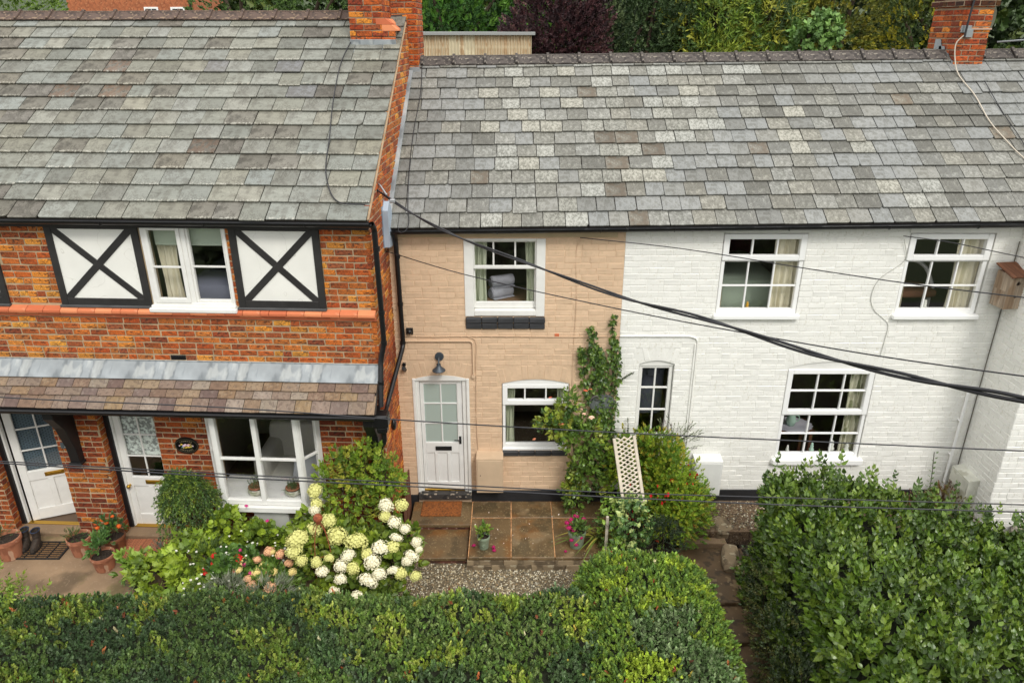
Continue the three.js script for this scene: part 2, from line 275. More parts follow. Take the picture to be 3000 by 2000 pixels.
// courses of bricks over x0..x1, y0..y1 round the openings ex = [[x0,x1,y0,y1] ...]
function courses(x0, x1, y0, y1, ex, out, o = {}) {
  const ch = o.ch || CH, geos = o.geos || brickGeo, mats = o.mats || brickMats, zf = o.z ?? 0, rough = o.rough ?? 0.002;
  let row = 0;
  for (let y = y0; y < y1 - 0.03; y += ch, row++) {
    const yc = y + ch / 2, h = Math.min(ch, y1 - y), lim = o.clip ? o.clip(yc) : [x0, x1];
    let iv = [[Math.max(x0, lim[0]), Math.min(x1, lim[1])]];
    for (const e of ex) if (yc > e[2] && yc < e[3]) iv = iv.flatMap(([a, b]) => e[1] <= a || e[0] >= b ? [[a, b]] : [[a, e[0]], [e[1], b]]).filter(([a, b]) => b - a > 0.02);
    let x = x0 - (row % 2 ? BL / 2 : 0) - R(0, 0.03), hdr = o.headers !== undefined ? o.headers : row % 5 === 1;
    while (x < x1) {
      let w = BL * R(0.97, 1.03); if (hdr ? rnd() < 0.45 : rnd() < 0.06) w = BL / 2;
      for (const [a, b] of iv) {
        const l = Math.max(a, x), r = Math.min(b, x + w); if (r - l < 0.035) continue;
        const k = RI(geos.length), bw = r - l;
        out.push({ g: geos[k], mat: pick(mats), a: bw * h * (o.weight || 1) * R(0.9, 1.1), m: m4(l + bw / 2, yc + R(-0.002, 0.002), zf - 0.035 + R(-rough, rough), R(-0.02, 0.02), R(-0.012, 0.012), R(-0.008, 0.008), bw / BL, h / CH, 1) });
      }
      x += w;
    }
  }
  return out;
}
// a wall sheet with openings; outline and holes are point lists
function sheet(outline, holes, z0, z1) {
  const s = new THREE.Shape(outline.map(p => new THREE.Vector2(...p)));
  for (const h of holes) s.holes.push(new THREE.Path(h.map(p => new THREE.Vector2(...p))));
  const g = new THREE.ExtrudeGeometry(s, { depth: z1 - z0, bevelEnabled: false, curveSegments: 8 }); g.translate(0, 0, z0);
  return metreUV(g);
}
const rect = (x0, x1, y0, y1) => [[x0, y0], [x1, y0], [x1, y1], [x0, y1]];
const arched = (x0, x1, y0, y1, rise) => { const p = [[x0, y0], [x1, y0]]; for (let i = 0; i <= 8; i++) { const t = i / 8; p.push([x1 + (x0 - x1) * t, y1 + rise * 4 * t * (1 - t)]); } return p; };
function pane(parent, x0, x1, y0, y1, z, mat = glass) { const g = new THREE.PlaneGeometry(x1 - x0, y1 - y0); g.translate((x0 + x1) / 2, (y0 + y1) / 2, z); return M('pane', g, mat, parent); }
// rectangular light: frame of four members, glazing bars, one pane per light
function light(parent, name, mat, x0, x1, y0, y1, z, fw, xs, ys, o = {}) {
  const fd = o.fd || 0.06, f = new G(), b = fw[3] ?? fw[0];
  const [l, r, t] = Array.isArray(fw) ? fw : [fw, fw, fw], bt = Array.isArray(fw) ? fw[3] : fw;
  f.span(x0, x0 + l, y0, y1, z - fd, z, 0.006).span(x1 - r, x1, y0, y1, z - fd, z, 0.006).span(x0 + l, x1 - r, y1 - t, y1, z - fd, z - 0.002, 0.006).span(x0 + l, x1 - r, y0, y0 + bt, z - fd, z - 0.002, 0.006);
  f.build(name, mat, parent);
  const X = [x0 + l, ...xs, x1 - r], Y = [y0 + bt, ...ys, y1 - t], bw = o.bar || 0.011, bm = o.barMat || mat;
  for (const x of xs) new G().span(x - bw, x + bw, Y[0], Y[Y.length - 1], z - fd * 0.75, z - fd * 0.2, 0.003).build('glazing_bar', bm, parent);
  for (const y of ys) new G().span(X[0], X[X.length - 1], y - bw, y + bw, z - fd * 0.72, z - fd * 0.17, 0.003).build('glazing_bar', bm, parent);
  for (let i = 0; i < X.length - 1; i++) for (let j = 0; j < Y.length - 1; j++) pane(parent, X[i], X[i + 1], Y[j], Y[j + 1], z - fd * 0.5, o.glass || glass);
}
function curtain(parent, name, x0, x1, y0, y1, z, mat, folds = 5, amp = 0.03) {
  const g = new THREE.PlaneGeometry(x1 - x0, y1 - y0, 40, 6), p = g.attributes.position;
  for (let i = 0; i < p.count; i++) { const u = (p.getX(i) - (x0 - x1) / 2) / (x1 - x0), v = p.getY(i) / (y1 - y0) + 0.5; p.setZ(i, amp * Math.sin(u * folds * 6.283 + 1.3 * v) * (0.5 + 0.5 * (1 - v)) + 0.01 * Math.sin(u * 41)); p.setX(i, p.getX(i) + 0.012 * Math.sin(v * 5 + u * 9)); }
  g.computeVertexNormals(); g.translate((x0 + x1) / 2, (y0 + y1) / 2, z); return M(name, g, mat, parent);
}
const box3 = (name, mat, parent, ...a) => new G().span(...a).build(name, mat, parent);
// half-round gutter along x from x0 to x1
function gutter(parent, name, x0, x1, y, z, r, mat, tilt = 0, brackets = []) {
  const s = new THREE.Shape(); s.absarc(0, 0, r, Math.PI, 2 * Math.PI, false); s.absarc(0, 0, r - 0.006, 2 * Math.PI, Math.PI, true);
  const g = new THREE.ExtrudeGeometry(s, { depth: x1 - x0, bevelEnabled: false, curveSegments: 8 }); g.rotateY(Math.PI / 2);
  const o = M(name, metreUV(g), mat, parent); o.position.set(x0, y, z); o.rotation.z = tilt;
  for (const b of brackets) { const c = new G().add(new THREE.TorusGeometry(r + 0.004, 0.006, 5, 12, Math.PI), b - x0, 0, 0, 0, Math.PI / 2, Math.PI).build('bracket', mat, o); c.rotation.set(0, 0, 0); }
  return o;
}
// roof slope: a deck mesh whose frame runs x along the eave, y up the slope, z out of the roof
function slope(parent, x0, x1, y, z, pitch, len, mat, tilt = 0) {
  const d = M('roof', metreUV(new THREE.BoxGeometry(x1 - x0, len, 0.05).translate((x0 + x1) / 2, len / 2, -0.035)), mat, parent);
  d.position.set(0, y, z); d.rotation.set(-(Math.PI / 2 - pitch), 0, tilt, 'ZXY'); return d;
}
const deckMat = std({ color: [60, 54, 50], roughness: 0.95 });
reseed(23);
function slateGeo(k, e, chip) { // width 1 (scaled), length 1.45 e, lower edge at y = 0
  const L = e * 1.45, j = () => R(-0.004, 0.004), c = 0.03 * chip;
  const p = chip === 1 ? [[-0.495, R(0.01, 0.035)], [-0.44, 0], [0.5, j()], [0.5, L], [-0.5, L]] : chip === 2 ? [[-0.5, j()], [0.4, 0], [0.495, R(0.015, 0.05)], [0.5, L], [-0.5, L]] : [[-0.497, 0.004 + j()], [-0.48, 0], [0.1, j() * 0.8 - 0.001], [0.485, 0.001], [0.5, 0.006], [0.5, L], [-0.5, L]];
  return faceUV(prism(p, -0.016, 0), k, 1, e * 1.02, -0.5, 0);
}
function slates(deck, x0, x1, rows, wr, mats, cellOf, top, xl) {
  const out = []; let y = -0.035; const geos = {};
  rows.forEach((e, r) => {
    let x = x0 - R(0, wr[1]) ; const right = xl ? xl(y) : x1;
    while (x < right) {
      let w = R(wr[0], wr[1]); if (right - x - w < 0.12) w = right - x; 
      const l = Math.max(x, x0), rr = Math.min(x + w, right); x += w; if (rr - l < 0.05) continue;
      const [k, mi] = cellOf((l + rr) / 2, y, r), chip = rnd() < 0.05 ? 1 : rnd() < 0.06 ? 2 : 0, key = k + '_' + chip + '_' + e.toFixed(3);
      const g = geos[key] = geos[key] || slateGeo(k, e, chip), drop = rnd() < 0.03 ? R(0.01, 0.03) : 0;
      out.push({ g, mat: mats[mi ?? RI(mats.length)], a: (rr - l) * e * R(0.9, 1.1) * (1 + 0.02 * (rows.length - r)), m: m4((l + rr) / 2 + R(-0.003, 0.003), y + R(-0.006, 0.006) - drop, 0.03 + R(0, 0.005), 0, R(-0.006, 0.006), R(-0.007, 0.007), (rr - l) - R(0.006, 0.013), 1, 1).multiply(m4(0, 0, 0, -0.027 / e, 0, 0)) });
    }
    y += e;
  });
  return out;
}
function ridge(deck, x0, x1, y, len, mat, pitch, collar = 1) { // angled ridge tiles with a raised roll at one end
  let i = 0;
  for (let x = x0; x < x1 - 0.05; x += len, i++) {
    const w = Math.min(len, x1 - x);
    const q = new G(), wl = 0.2;
    for (const s of [-1, 1]) q.add(cbox(w - 0.006, 0.022, wl, 0.005, 0.002), 0, -wl / 2 * Math.sin(pitch), s * wl / 2 * Math.cos(pitch), s * pitch, 0, 0);
    q.add(new THREE.CylinderGeometry(0.02, 0.02, w - 0.006, 8), 0, 0, 0, 0, 0, Math.PI / 2);
    if (collar) { for (const s of [-1, 1]) q.add(cbox(0.042, 0.05, wl + 0.006, 0.006, 0.002), -w / 2 + 0.024, -wl / 2 * Math.sin(pitch) + 0.012, s * (wl / 2 + 0.004) * Math.cos(pitch), s * pitch, 0, 0); q.add(new THREE.CylinderGeometry(0.034, 0.034, 0.042, 8), -w / 2 + 0.024, 0.008, 0, 0, 0, Math.PI / 2); }
    const o = q.build(i ? 'ridge_tile_' + String(i).padStart(3, '0') : 'ridge_tile', mat, deck);
    o.position.set(x + w / 2, y + R(-0.004, 0.004), 0.035 + R(-0.004, 0.004)); o.rotation.x = Math.PI / 2 - pitch; o.rotation.z = R(-0.01, 0.01);
  }
}
// bricks of a square stack: front face at z1, right side at x1, left side at x0
function stack(parent, name, x0, x1, z0, z1, y0, y1, sides, mats, weight) {
  const core = box3(name, mortarDark, parent, x0 + 0.008, x1 - 0.008, y0, y1, z0, z1 - 0.008, 0.002), f = [];
  courses(x0, x1, y0, y1, [], f, { mats, ch: 0.083, z: z1, headers: false });
  for (const s of sides) { const l = []; courses(s > 0 ? -z1 : z0, s > 0 ? -z0 : z1, y0, y1, [], l, { mats, ch: 0.083, z: 0, headers: true }); l.forEach(p => { p.m.premultiply(m4(s > 0 ? x1 : x0, 0, 0, 0, s * Math.PI / 2, 0)); f.push(p); }); }
  lay(core, 'brick', f, 300);
  return core;
}

// ---------------------------------------------------------------- red brick house
const red = thing('brick_house', 'red brick house with grey slate roof, black and white timber panels and tiled canopy', 'house', [-1.757, 0, 1.0], -0.045);
{
  reseed(31);
  const X0 = -8, holes = [[-2.93, -1.84, 3.46, 4.57], [-5.8, -4.79, -0.3, 2.3], [-4.11, -3.29, -0.3, 2.3], [-2.5, -0.97, 0.56, 2.05]];
  const panels = [[-4.165, -2.955, 3.47, 4.56], [-1.795, -0.648, 3.47, 4.56], [-6.0, -4.87, 3.47, 4.56]];
  const wall = M('front_wall', sheet(rect(X0, -0.005, -0.5, 4.64), holes.map(h => rect(...h)), -0.24, -0.006), mortarMat, red);
  const b = [];
  const ex = [...holes, ...panels, [X0, 1, 3.3, 3.47], [X0, 1, 2.45, 2.69], [-2.855, -2.643, 2.69, 2.76], [-5.9, -3.2, 1.95, 2.6]];
  courses(-7.2, -0.002, 3.47, 4.64, ex, b, { weight: 1.3 });
  courses(-7.2, -0.002, 2.675, 3.3, ex, b, { weight: 1.2 });
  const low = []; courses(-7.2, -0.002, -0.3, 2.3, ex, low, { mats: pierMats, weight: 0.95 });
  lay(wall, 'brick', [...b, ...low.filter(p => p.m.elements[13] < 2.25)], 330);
  // reveals of the doors and the pier sides
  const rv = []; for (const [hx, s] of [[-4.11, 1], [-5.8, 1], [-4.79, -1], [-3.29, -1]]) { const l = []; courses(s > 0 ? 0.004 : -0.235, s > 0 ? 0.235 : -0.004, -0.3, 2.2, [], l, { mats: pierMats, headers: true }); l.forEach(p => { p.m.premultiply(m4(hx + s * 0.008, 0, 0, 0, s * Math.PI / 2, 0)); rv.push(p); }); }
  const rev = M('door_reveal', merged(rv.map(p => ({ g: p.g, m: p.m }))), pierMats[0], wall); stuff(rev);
  // timber panels
  for (const [x0, x1, y0, y1] of panels) {
    const p = M('timber_panel', metreUV(new THREE.BoxGeometry(x1 - x0 - 0.02, y1 - y0 - 0.02, 0.03).translate((x0 + x1) / 2, (y0 + y1) / 2, -0.011)), renderWhite, red), w = 0.092;
    box3('timber', timberBlack, p, x0, x0 + w, y0, y1, -0.03, 0.024); box3('timber', timberBlack, p, x1 - w, x1, y0, y1, -0.03, 0.024);
    box3('timber', timberBlack, p, x0 + w, x1 - w, y1 - w * 0.8, y1, -0.03, 0.02); box3('timber', timberBlack, p, x0 + w, x1 - w, y0, y0 + w, -0.03, 0.02);
    const a = Math.atan2(y1 - y0 - 2 * w + 0.06, x1 - x0 - 2 * w + 0.02), ln = Math.hypot(x1 - x0 - 2 * w + 0.02, y1 - y0 - 2 * w + 0.06) + 0.02;
    for (const s of [-1, 1]) new G().box(ln, 0.088, 0.022, (x0 + x1) / 2, (y0 + y1) / 2 + 0.005, 0.005 + s * 0.001, 0.004, 0, 0, s * a).build('brace', timberBlack, p);
    box3('panel_sill', std({ color: [92, 92, 92], map: noiseTex(120, 190, 255), roughness: 0.8 }), p, x0 - 0.02, x1 + 0.005, y0 - 0.03, y0, -0.03, 0.045);
  }
  // string course: nosing tiles over moulded bricks
  const sc = box3('string_course', stringMat[2], red, X0, -0.004, 3.302, 3.37, -0.02, 0.022, 0.004);
  for (let x = -0.006, i = 0; x > -7; i++) { const w = i % 9 === 6 ? 0.115 : 0.232; const g = prism([[0.075, 0], [0.075, 0.03], [0.06, 0.045], [-0.02, 0.082], [-0.02, 0]], -w / 2 + 0.004, w / 2 - 0.004); const o = M(i ? 'nosing_tile_' + String(i).padStart(3, '0') : 'nosing_tile', metreUV(g), pick(stringMat), sc); o.position.set(x - w / 2, 3.373 + R(-0.001, 0.001), 0); o.rotation.y = -Math.PI / 2; x -= w; }
  for (let x = -0.006, i = 0; x > -7; i++) { const w = 0.3; const o = M('moulded_brick', cbox(w - 0.005, 0.03, 0.05, 0.006), pick(stringMat), sc); o.position.set(x - w / 2, 3.352, 0.017); o.name += i ? '_' + String(i).padStart(3, '0') : ''; x -= w; }
  // upper casement window
  const w1 = grp('window', red);
  new G().span(-2.97, -1.81, 3.40, 3.462, -0.06, 0.09, 0.012).span(-2.95, -1.83, 3.462, 3.49, -0.06, 0.05, 0.006).build('sill', whiteOld, w1);
  new G().span(-2.93, -2.885, 3.49, 4.57, -0.1, 0.014).span(-1.875, -1.84, 3.49, 4.57, -0.1, 0.014).span(-2.885, -1.875, 4.53, 4.57, -0.1, 0.012).span(-2.885, -1.875, 3.49, 3.52, -0.1, 0.012).span(-2.42, -2.36, 3.52, 4.53, -0.1, 0.01).build('frame', whiteOld, w1);
  light(w1, 'casement', whiteOld, -2.885, -2.42, 3.52, 4.53, 0.028, [0.05, 0.05, 0.05, 0.06], [], [4.0]);
  light(w1, 'casement', whiteOld, -2.36, -1.875, 3.52, 4.53, -0.008, [0.03, 0.03, 0.03, 0.035], [], [4.0]);
  // bay window
  const bay = grp('bay_window', red), BY0 = 0.58, BY1 = 2.05;
  new G().add(prism([[-2.56, -0.01], [-2.4, 0.36], [-1.09, 0.36], [-0.88, -0.01]], -0.07, 0).rotateX(Math.PI / 2), 0, 0.5, 0).build('sill', whiteOld, bay);
  const bf = grp('front_light', bay); light(bf, 'frame', whiteOld, -2.34, -1.14, BY0, BY1, 0.3, [0.065, 0.065, 0.05, 0.08], [-1.745], [1.325], { fd: 0.08, bar: 0.016 });
  new G().span(-1.775, -1.71, BY0, BY1, 0.22, 0.303).build('mullion', whiteOld, bay);
  for (const [xa, za, xb, zb] of [[-2.54, 0.0, -2.34, 0.29], [-1.14, 0.29, -0.93, 0.0]]) { const l = Math.hypot(xb - xa, zb - za), o = grp('side_light', bay, xa, 0, za); o.rotation.y = Math.atan2(-(zb - za), xb - xa); light(o, 'frame', whiteOld, 0, l, BY0, BY1, 0.01, [0.055, 0.075, 0.05, 0.08], [], [1.325], { fd: 0.07, bar: 0.016 }); }
  new G().add(prism([[-2.6, -0.01], [-2.42, 0.34], [-1.07, 0.34], [-0.86, -0.01]], -0.06, 0).rotateX(Math.PI / 2), 0, 2.05, 0).build('head', whiteOld, bay);
  new G().add(prism([[-2.5, -0.35], [-2.5, 0], [-2.36, 0.23], [-1.12, 0.23], [-0.97, 0], [-0.97, -0.35]], -0.03, 0).rotateX(Math.PI / 2), 0, 0.61, 0).build('window_board', whiteGloss, bay);
  // doors
  const door = (x0, x1, open, split) => {
    const d = grp('door', red, x0, 0, -0.2); d.rotation.y = open;
    const w = x1 - x0, y0 = -0.19, gy = [0.66, 1.02, 1.38], f = new G();
    f.span(0, 0.1, y0, 2.0, -0.045, 0).span(w - 0.1, w, y0, 2.0, -0.045, 0).span(0.1, w - 0.1, y0, 0.0, -0.045, -0.001).span(0.1, w - 0.1, 0.5, 0.66, -0.045, -0.001).span(0.1, w - 0.1, 1.74, 2.0, -0.045, -0.001).span(w / 2 - 0.04, w / 2 + 0.04, 0.0, 0.5, -0.045, -0.002);
    f.build('door_leaf', whiteOld, d);
    for (const [a, b] of [[0.1, w / 2 - 0.04], [w / 2 + 0.04, w - 0.1]]) { box3('panel', whiteOld, d, a, b, 0.0, 0.5, -0.035, -0.018, 0.008); }
    light(d, 'glazing_frame', whiteOld, 0.1, w - 0.1, 0.66, 1.74, -0.006, 0.008, [w / 2 + split], [1.02, 1.38], { fd: 0.034, glass: split ? glass : glass });
    new G().span(w / 2 - 0.06, w / 2 + 0.2, 0.545, 0.615, 0, 0.008, 0.003).span(w / 2 - 0.03, w / 2 + 0.17, 0.562, 0.598, 0.008, 0.014, 0.003).build('letter_plate', brass, d);
    return d;
  };
  const lace = std({ map: tex(256, 256, (u, v) => { const k = 150 + 90 * ss(0.3, 0.65, fbm(u * 18, v * 26, 130, 3)); return [k * 0.96, k, k * 0.97]; }), roughness: 0.9 });
  const blueNet = std({ map: tex(256, 256, (u, v) => { const a = (u * 16) % 1 - 0.5, b = (v * 24 + Math.floor(u * 16) * 0.5) % 1 - 0.5; return Math.hypot(a, b) < 0.2 ? [30, 36, 42] : [88, 106, 116]; }), roughness: 0.8 });
  const d2 = door(-4.03, -3.31, 0, 0.0001); new G().add(new THREE.SphereGeometry(0.03, 14, 10), 0.05, 0.52, 0.05).add(new THREE.CylinderGeometry(0.012, 0.018, 0.05, 10), 0.05, 0.52, 0.02, Math.PI / 2).build('knob', brass, d2);
  pane(d2, 0.1, 0.62, 1.02, 1.74, -0.06, lace).name = 'lace_blind'; 
  const d5 = door(-5.66, -4.9, 0.42, 0.0); pane(d5, 0.1, 0.66, 0.66, 1.74, -0.06, blueNet).name = 'dotted_net';
  for (const [a, b] of [[-5.8, -4.79], [-4.11, -3.29]]) {
    new G().span(a, a + 0.07, -0.2, 2.1, -0.22, -0.13).build('door_post', blackPaint, red);
    new G().span(a + 0.07, a + 0.1, -0.2, 2.08, -0.22, -0.16).span(b - 0.02, b, -0.2, 2.08, -0.22, -0.16).span(a + 0.1, b - 0.02, 2.0, 2.08, -0.22, -0.16).build('door_frame', whiteOld, red);
    new G().span(a + 0.09, b - 0.02, -0.203, -0.188, -0.21, -0.14, 0.003).build('threshold', brass, red);
    new G().span(a + 0.02, b + 0.02, -0.36, -0.205, -0.24, 0.06, 0.012).build('step', concrete, red);
  }
  // canopy: lead flashing, three rows of stone tiles, gutter, brackets
  const ca = 46 * Math.PI / 180, can = M('canopy', metreUV(new THREE.BoxGeometry(8, 0.63, 0.05).translate(-4.015, 0.315, -0.04)), deckMat, red);
  can.position.set(0, 2.172, 0.45); can.rotation.x = -(Math.PI / 2 - ca);
  { const rows = [0.185, 0.115, 0.13], t = []; let y = -0.02; rows.forEach((e, r) => { let x = -7.2 - R(0, 0.2); while (x < -0.02) { const w = Math.min(R(0.215, 0.255), -0.018 - x); if (w > 0.04) t.push({ g: slateGeo(RI(16), e, rnd() < 0.1 ? 1 : 0), mat: pick(tileMats), a: w * e * R(0.9, 1.1), m: m4(x + w / 2, y + R(-0.003, 0.003), 0.03 + R(0, 0.003), 0, 0, R(-0.008, 0.008), w - 0.008, 1, 1.2).multiply(m4(0, 0, 0, -0.024 / e, 0, 0)) }); x += w; } y += e; }); lay(can, 'tile', t, 300); }
  for (let i = 0; i < 5; i++) { const x1 = -0.01 - i * 1.5, x0 = x1 - 1.52, o = M('lead_flashing', metreUV(new THREE.BoxGeometry(x1 - x0, 0.25, 0.008).translate((x0 + x1) / 2, 0.53, 0.034 - 0.002 * (i % 2))), leadMat, can); }
  new G().span(-7.5, -0.01, 2.60, 2.685, -0.012, 0.016, 0.004).build('lead_upstand', leadMat, red);
  new G().span(-7.5, -0.01, 2.672, 2.69, -0.012, 0.006, 0.003).build('mortar_fillet', mortarMat, red);
  gutter(red, 'canopy_gutter', -7.5, -0.02, 2.135, 0.49, 0.042, blackPlastic);
  new G().span(-7.5, -0.03, 2.06, 2.14, 0.4, 0.44).build('fascia', blackPaint, red);
  new G().span(-7.5, -0.03, 2.05, 2.06, 0.0, 0.44, 0.002).build('soffit', blackPaint, red);
  for (const x of [-4.5, -0.13]) { const g = new THREE.ExtrudeGeometry(new THREE.Shape([[0, 1.08], [0.1, 1.08], [0.13, 1.35], [0.24, 1.72], [0.4, 1.95], [0.4, 2.05], [0, 2.05]].map(p => new THREE.Vector2(...p))), { depth: 0.13, bevelEnabled: true, bevelSize: 0.006, bevelThickness: 0.006, bevelSegments: 1 }); g.rotateY(-Math.PI / 2); const o = new G().add(metreUV(g), x + 0.065, 0, 0).span(x - 0.09, x + 0.09, 1.05, 1.085, -0.005, 0.13).build('bracket', blackPaint, red); }
  // side wall up to the verge
  const P = Math.tan(34 * Math.PI / 180), sw = grp('side_wall', red); sw.rotation.y = Math.PI / 2; // local x = -z of the house
  const cpl = sheet([[0.24, -0.5], [6.6, -0.5], [6.6, 4.64], [3.42, 6.95], [0.24, 4.8]], [], -0.24, -0.009); M('side_wall_core', cpl, mortarMat, sw);
  const sb = []; courses(0, 3.5, -0.3, 7.0, [], sb, { clip: y => y < 4.2 ? [0, 1.02] : [Math.max(0, -0.1 + (y - 4.64) / P), 0.86 + (y - 4.2) / 0.74 + 0.05], mats: [...brickMats, pierMats[1]], weight: 1 });
  sb.forEach(p => { p.a *= p.m.elements[13] > 4.2 ? 2 : 0.7; }); lay(sw, 'brick', sb, 130);
  // back and inside: closes the house
  new G().span(X0, -0.25, -0.5, 4.6, -6.8, -6.6).span(X0, X0 + 0.2, -0.5, 4.6, -6.6, -0.25).build('rear_walls', mortarMat, red);
  new G().span(X0, -0.25, -0.35, -0.21, -6.6, -0.24).span(X0, -0.25, 2.3, 2.5, -6.6, -0.25).build('floors', floorDark, red);
  new G().span(X0, -0.26, 2.5, 4.62, -3.1, -3.0).span(X0, -0.26, -0.2, 2.3, -3.1, -3.0).span(-3.24, -3.2, -0.2, 2.3, -3.0, -0.25).span(-4.76, -4.72, -0.2, 2.3, -3.0, -0.25).span(X0, -0.26, 4.58, 4.62, -3.0, -0.25).build('inner_walls', plaster, red);
  // roof
  const deck = slope(red, X0, -0.012, 4.665, 0.1, 34 * Math.PI / 180, 4.22, deckMat);
  lay(deck, 'slate', slates(deck, -7.6, -0.004, [0.29, 0.285, 0.285, 0.285, 0.28, 0.28, 0.28, 0.275, 0.275, 0.275, 0.27, 0.27, 0.27, 0.27, 0.2], [0.31, 0.42], slatesL, (x, y, r) => { const n = fbm(x * 0.5 + 20, y * 0.8, 150, 3), d = x < -3.4 ? 0.16 : -0.03; return [n + d > 0.58 && rnd() < 0.5 ? pick([3, 8, 11, 3, 6, 15]) : rnd() < 0.05 ? pick([3, 8, 11, 10]) : pick([0, 1, 2, 4, 5, 6, 7, 9, 12, 13, 14]), n > 0.62 ? pick([1, 4, 0]) : undefined]; }), 300);
  ridge(deck, -7.6, -0.78, 4.2, 0.505, ridgeMatL, 34 * Math.PI / 180);
  M('rear_slope', metreUV(new THREE.BoxGeometry(8, 4.3, 0.08).translate(-4, -2.15, 0)), slatesL[4], red).position.set(0, 7.0, -3.4); red.children[red.children.length - 1].rotation.x = 56 * Math.PI / 180;
  new G().add(cbox(0.024, 4.0, 0.03, 0.006, 0.004), 0.002, 2.0, -0.012).build('verge_mortar', std({ color: [184, 156, 124], map: noiseTex(122, 170, 255), roughness: 0.95 }), deck);
  const gu = gutter(red, 'eaves_gutter', -7.6, 0.05, 4.635, 0.165, 0.055, blackPlastic, 0, [-6, -4.6, -3.3, -2, -0.75]);
  new G().span(-7.6, -0.01, 4.52, 4.63, 0.0, 0.06).build('eaves_fascia', timberBlack, red);
  // twin chimney on the gable
  const cA = stack(red, 'chimney', -0.745, -0.245, -3.42, -2.73, 6.45, 8.3, [1], chimneyMats);
  for (const [x1, y, h] of [[-0.16, 6.86, 0.083], [-0.075, 6.775, 0.083]]) for (let i = 0; i < 3; i++) { const o = M('offset_brick', prism([[-0.16, 0], [0.06, 0], [0.06, 0.02], [-0.02, h], [-0.16, h]], -0.1, 0.1), pick(stringMat), cA); o.position.set(x1 - 0.03, y, -2.83 - i * 0.21); }
  box3('chimney_base', mortarDark, cA, -0.745, -0.09, 6.45, 6.775, -3.42, -2.738, 0.002);
  { const f = []; courses(-0.745, -0.075, 6.61, 6.775, [], f, { mats: chimneyMats, ch: 0.083, z: -2.728, headers: false }); lay(cA, 'base_brick', f, 40); }
  new G().span(-0.75, -0.07, 6.53, 6.66, -2.735, -2.715, 0.004).add(cbox(0.7, 0.02, 0.16, 0.004), -0.41, 6.52, -2.66, 34 * Math.PI / 180 + 0.05, 0, 0).build('chimney_flashing', leadMat, red);
  const cB = grp('rear_chimney', red, 1.757, 0, -1.0); // world-aligned stack that straddles the gable
  cB.rotation.y = 0.045; const cBo = stack(cB, 'stack', -1.87, -1.462, -3.22, -2.38, 6.1, 8.3, [1], chimneyMats.slice(0, 2));
  cB.position.set(1.757 * Math.cos(0.045) - 1.0 * Math.sin(0.045) * 1, 0, -1.0 * Math.cos(0.045) - 1.757 * Math.sin(0.045));
  new G().span(-1.75, -1.45, 6.12, 6.25, -2.378, -2.36, 0.004).add(cbox(0.34, 0.016, 0.2, 0.004), -1.58, 6.1, -2.27, 36.5 * Math.PI / 180, 0, 0).build('lead_apron', leadMat, cB);
}

// ---------------------------------------------------------------- tan cottage and white cottage (one row, one roofline)
const ROOF = 36.5 * Math.PI / 180, TILT = 0.0115;
const slateCell = (x, y, r) => {
  const n = fbm(x * 0.35 + 7, y * 0.5, 160, 3), q = fbm(x * 0.9 + 3, y * 1.1, 170, 2), u = rnd();
  if (x > 1.35 && x < 1.75 && y < 1.7 && u < 0.45) return [12, pick([1, 4])];
  if (x < -0.6) return [u < 0.72 ? pick([0, 3, 6, 10, 15]) : u < 0.82 ? pick([12, 14, 5]) : pick([1, 4, 8]), u < 0.3 ? 4 : pick([1, 3, 0])];
  if (q < 0.36 && u < 0.7) return [pick([0, 3, 6, 10, 15]), pick([0, 2])];
  if (x > 3.2 && n > 0.5 && u < 0.55) return [pick([5, 14, 5, 14, 9]), pick([0, 1, 4])];
  return [u < 0.44 ? pick([1, 4, 8, 9, 13]) : u < (x < 4.4 && x > -0.3 ? 0.58 + 0.4 * n : 0.56) ? pick([2, 7, 11]) : u < 0.82 ? pick([5, 14]) : u < 0.835 ? 12 : pick([0, 3, 6, 10, 15]), undefined];
};
const rowsR = [0.262, 0.26, 0.258, 0.255, 0.252, 0.25, 0.247, 0.245, 0.243, 0.24, 0.238, 0.235, 0.232, 0.22];
reseed(51);
const allSlates = slates(null, -1.76, 8.9, rowsR, [0.255, 0.35], slatesR, slateCell);
function cottageRoof(house, x0, x1, seedN) {
  reseed(seedN);
  const deck = slope(house, x0, x1, 4.365 + 0.0 * x0, 0.13, ROOF, 3.46, deckMat);
  deck.rotation.set(-(Math.PI / 2 - ROOF), 0, TILT, 'ZXY'); deck.position.y = 4.345;
  lay(deck, 'slate', allSlates.filter(p => { const x = p.m.elements[12]; return x0 < 0 ? x < 1.56 : x >= 1.56; }), 300);
  return deck;
}
function arch(out, x0, x1, y, rise, depth, mat) { // soldier bricks over a segmental head
  const n = Math.round((x1 - x0 + 0.1) / 0.085);
  for (let i = 0; i < n; i++) { const t = (i + 0.5) / n, x = x0 - 0.04 + (x1 - x0 + 0.08) * t, yy = y + rise * 4 * t * (1 - t) + depth / 2 + 0.004, a = (0.5 - t) * rise * 7 / (x1 - x0); out.push({ g: paintGeo[i % 10], mat, a: 0.012, m: m4(x + 0.5 * depth * Math.sin(-a) * 0, yy, -0.035 + R(-0.003, 0.003), 0, 0, Math.PI / 2 + a, depth / BL, 0.95, 1) }); }
}
const tan = thing('tan_cottage', 'tan painted brick cottage with sash window, half glazed front door and slate roof', 'cottage');
const white = thing('white_cottage', 'white painted brick cottage with gridded windows and lichened slate roof', 'cottage');
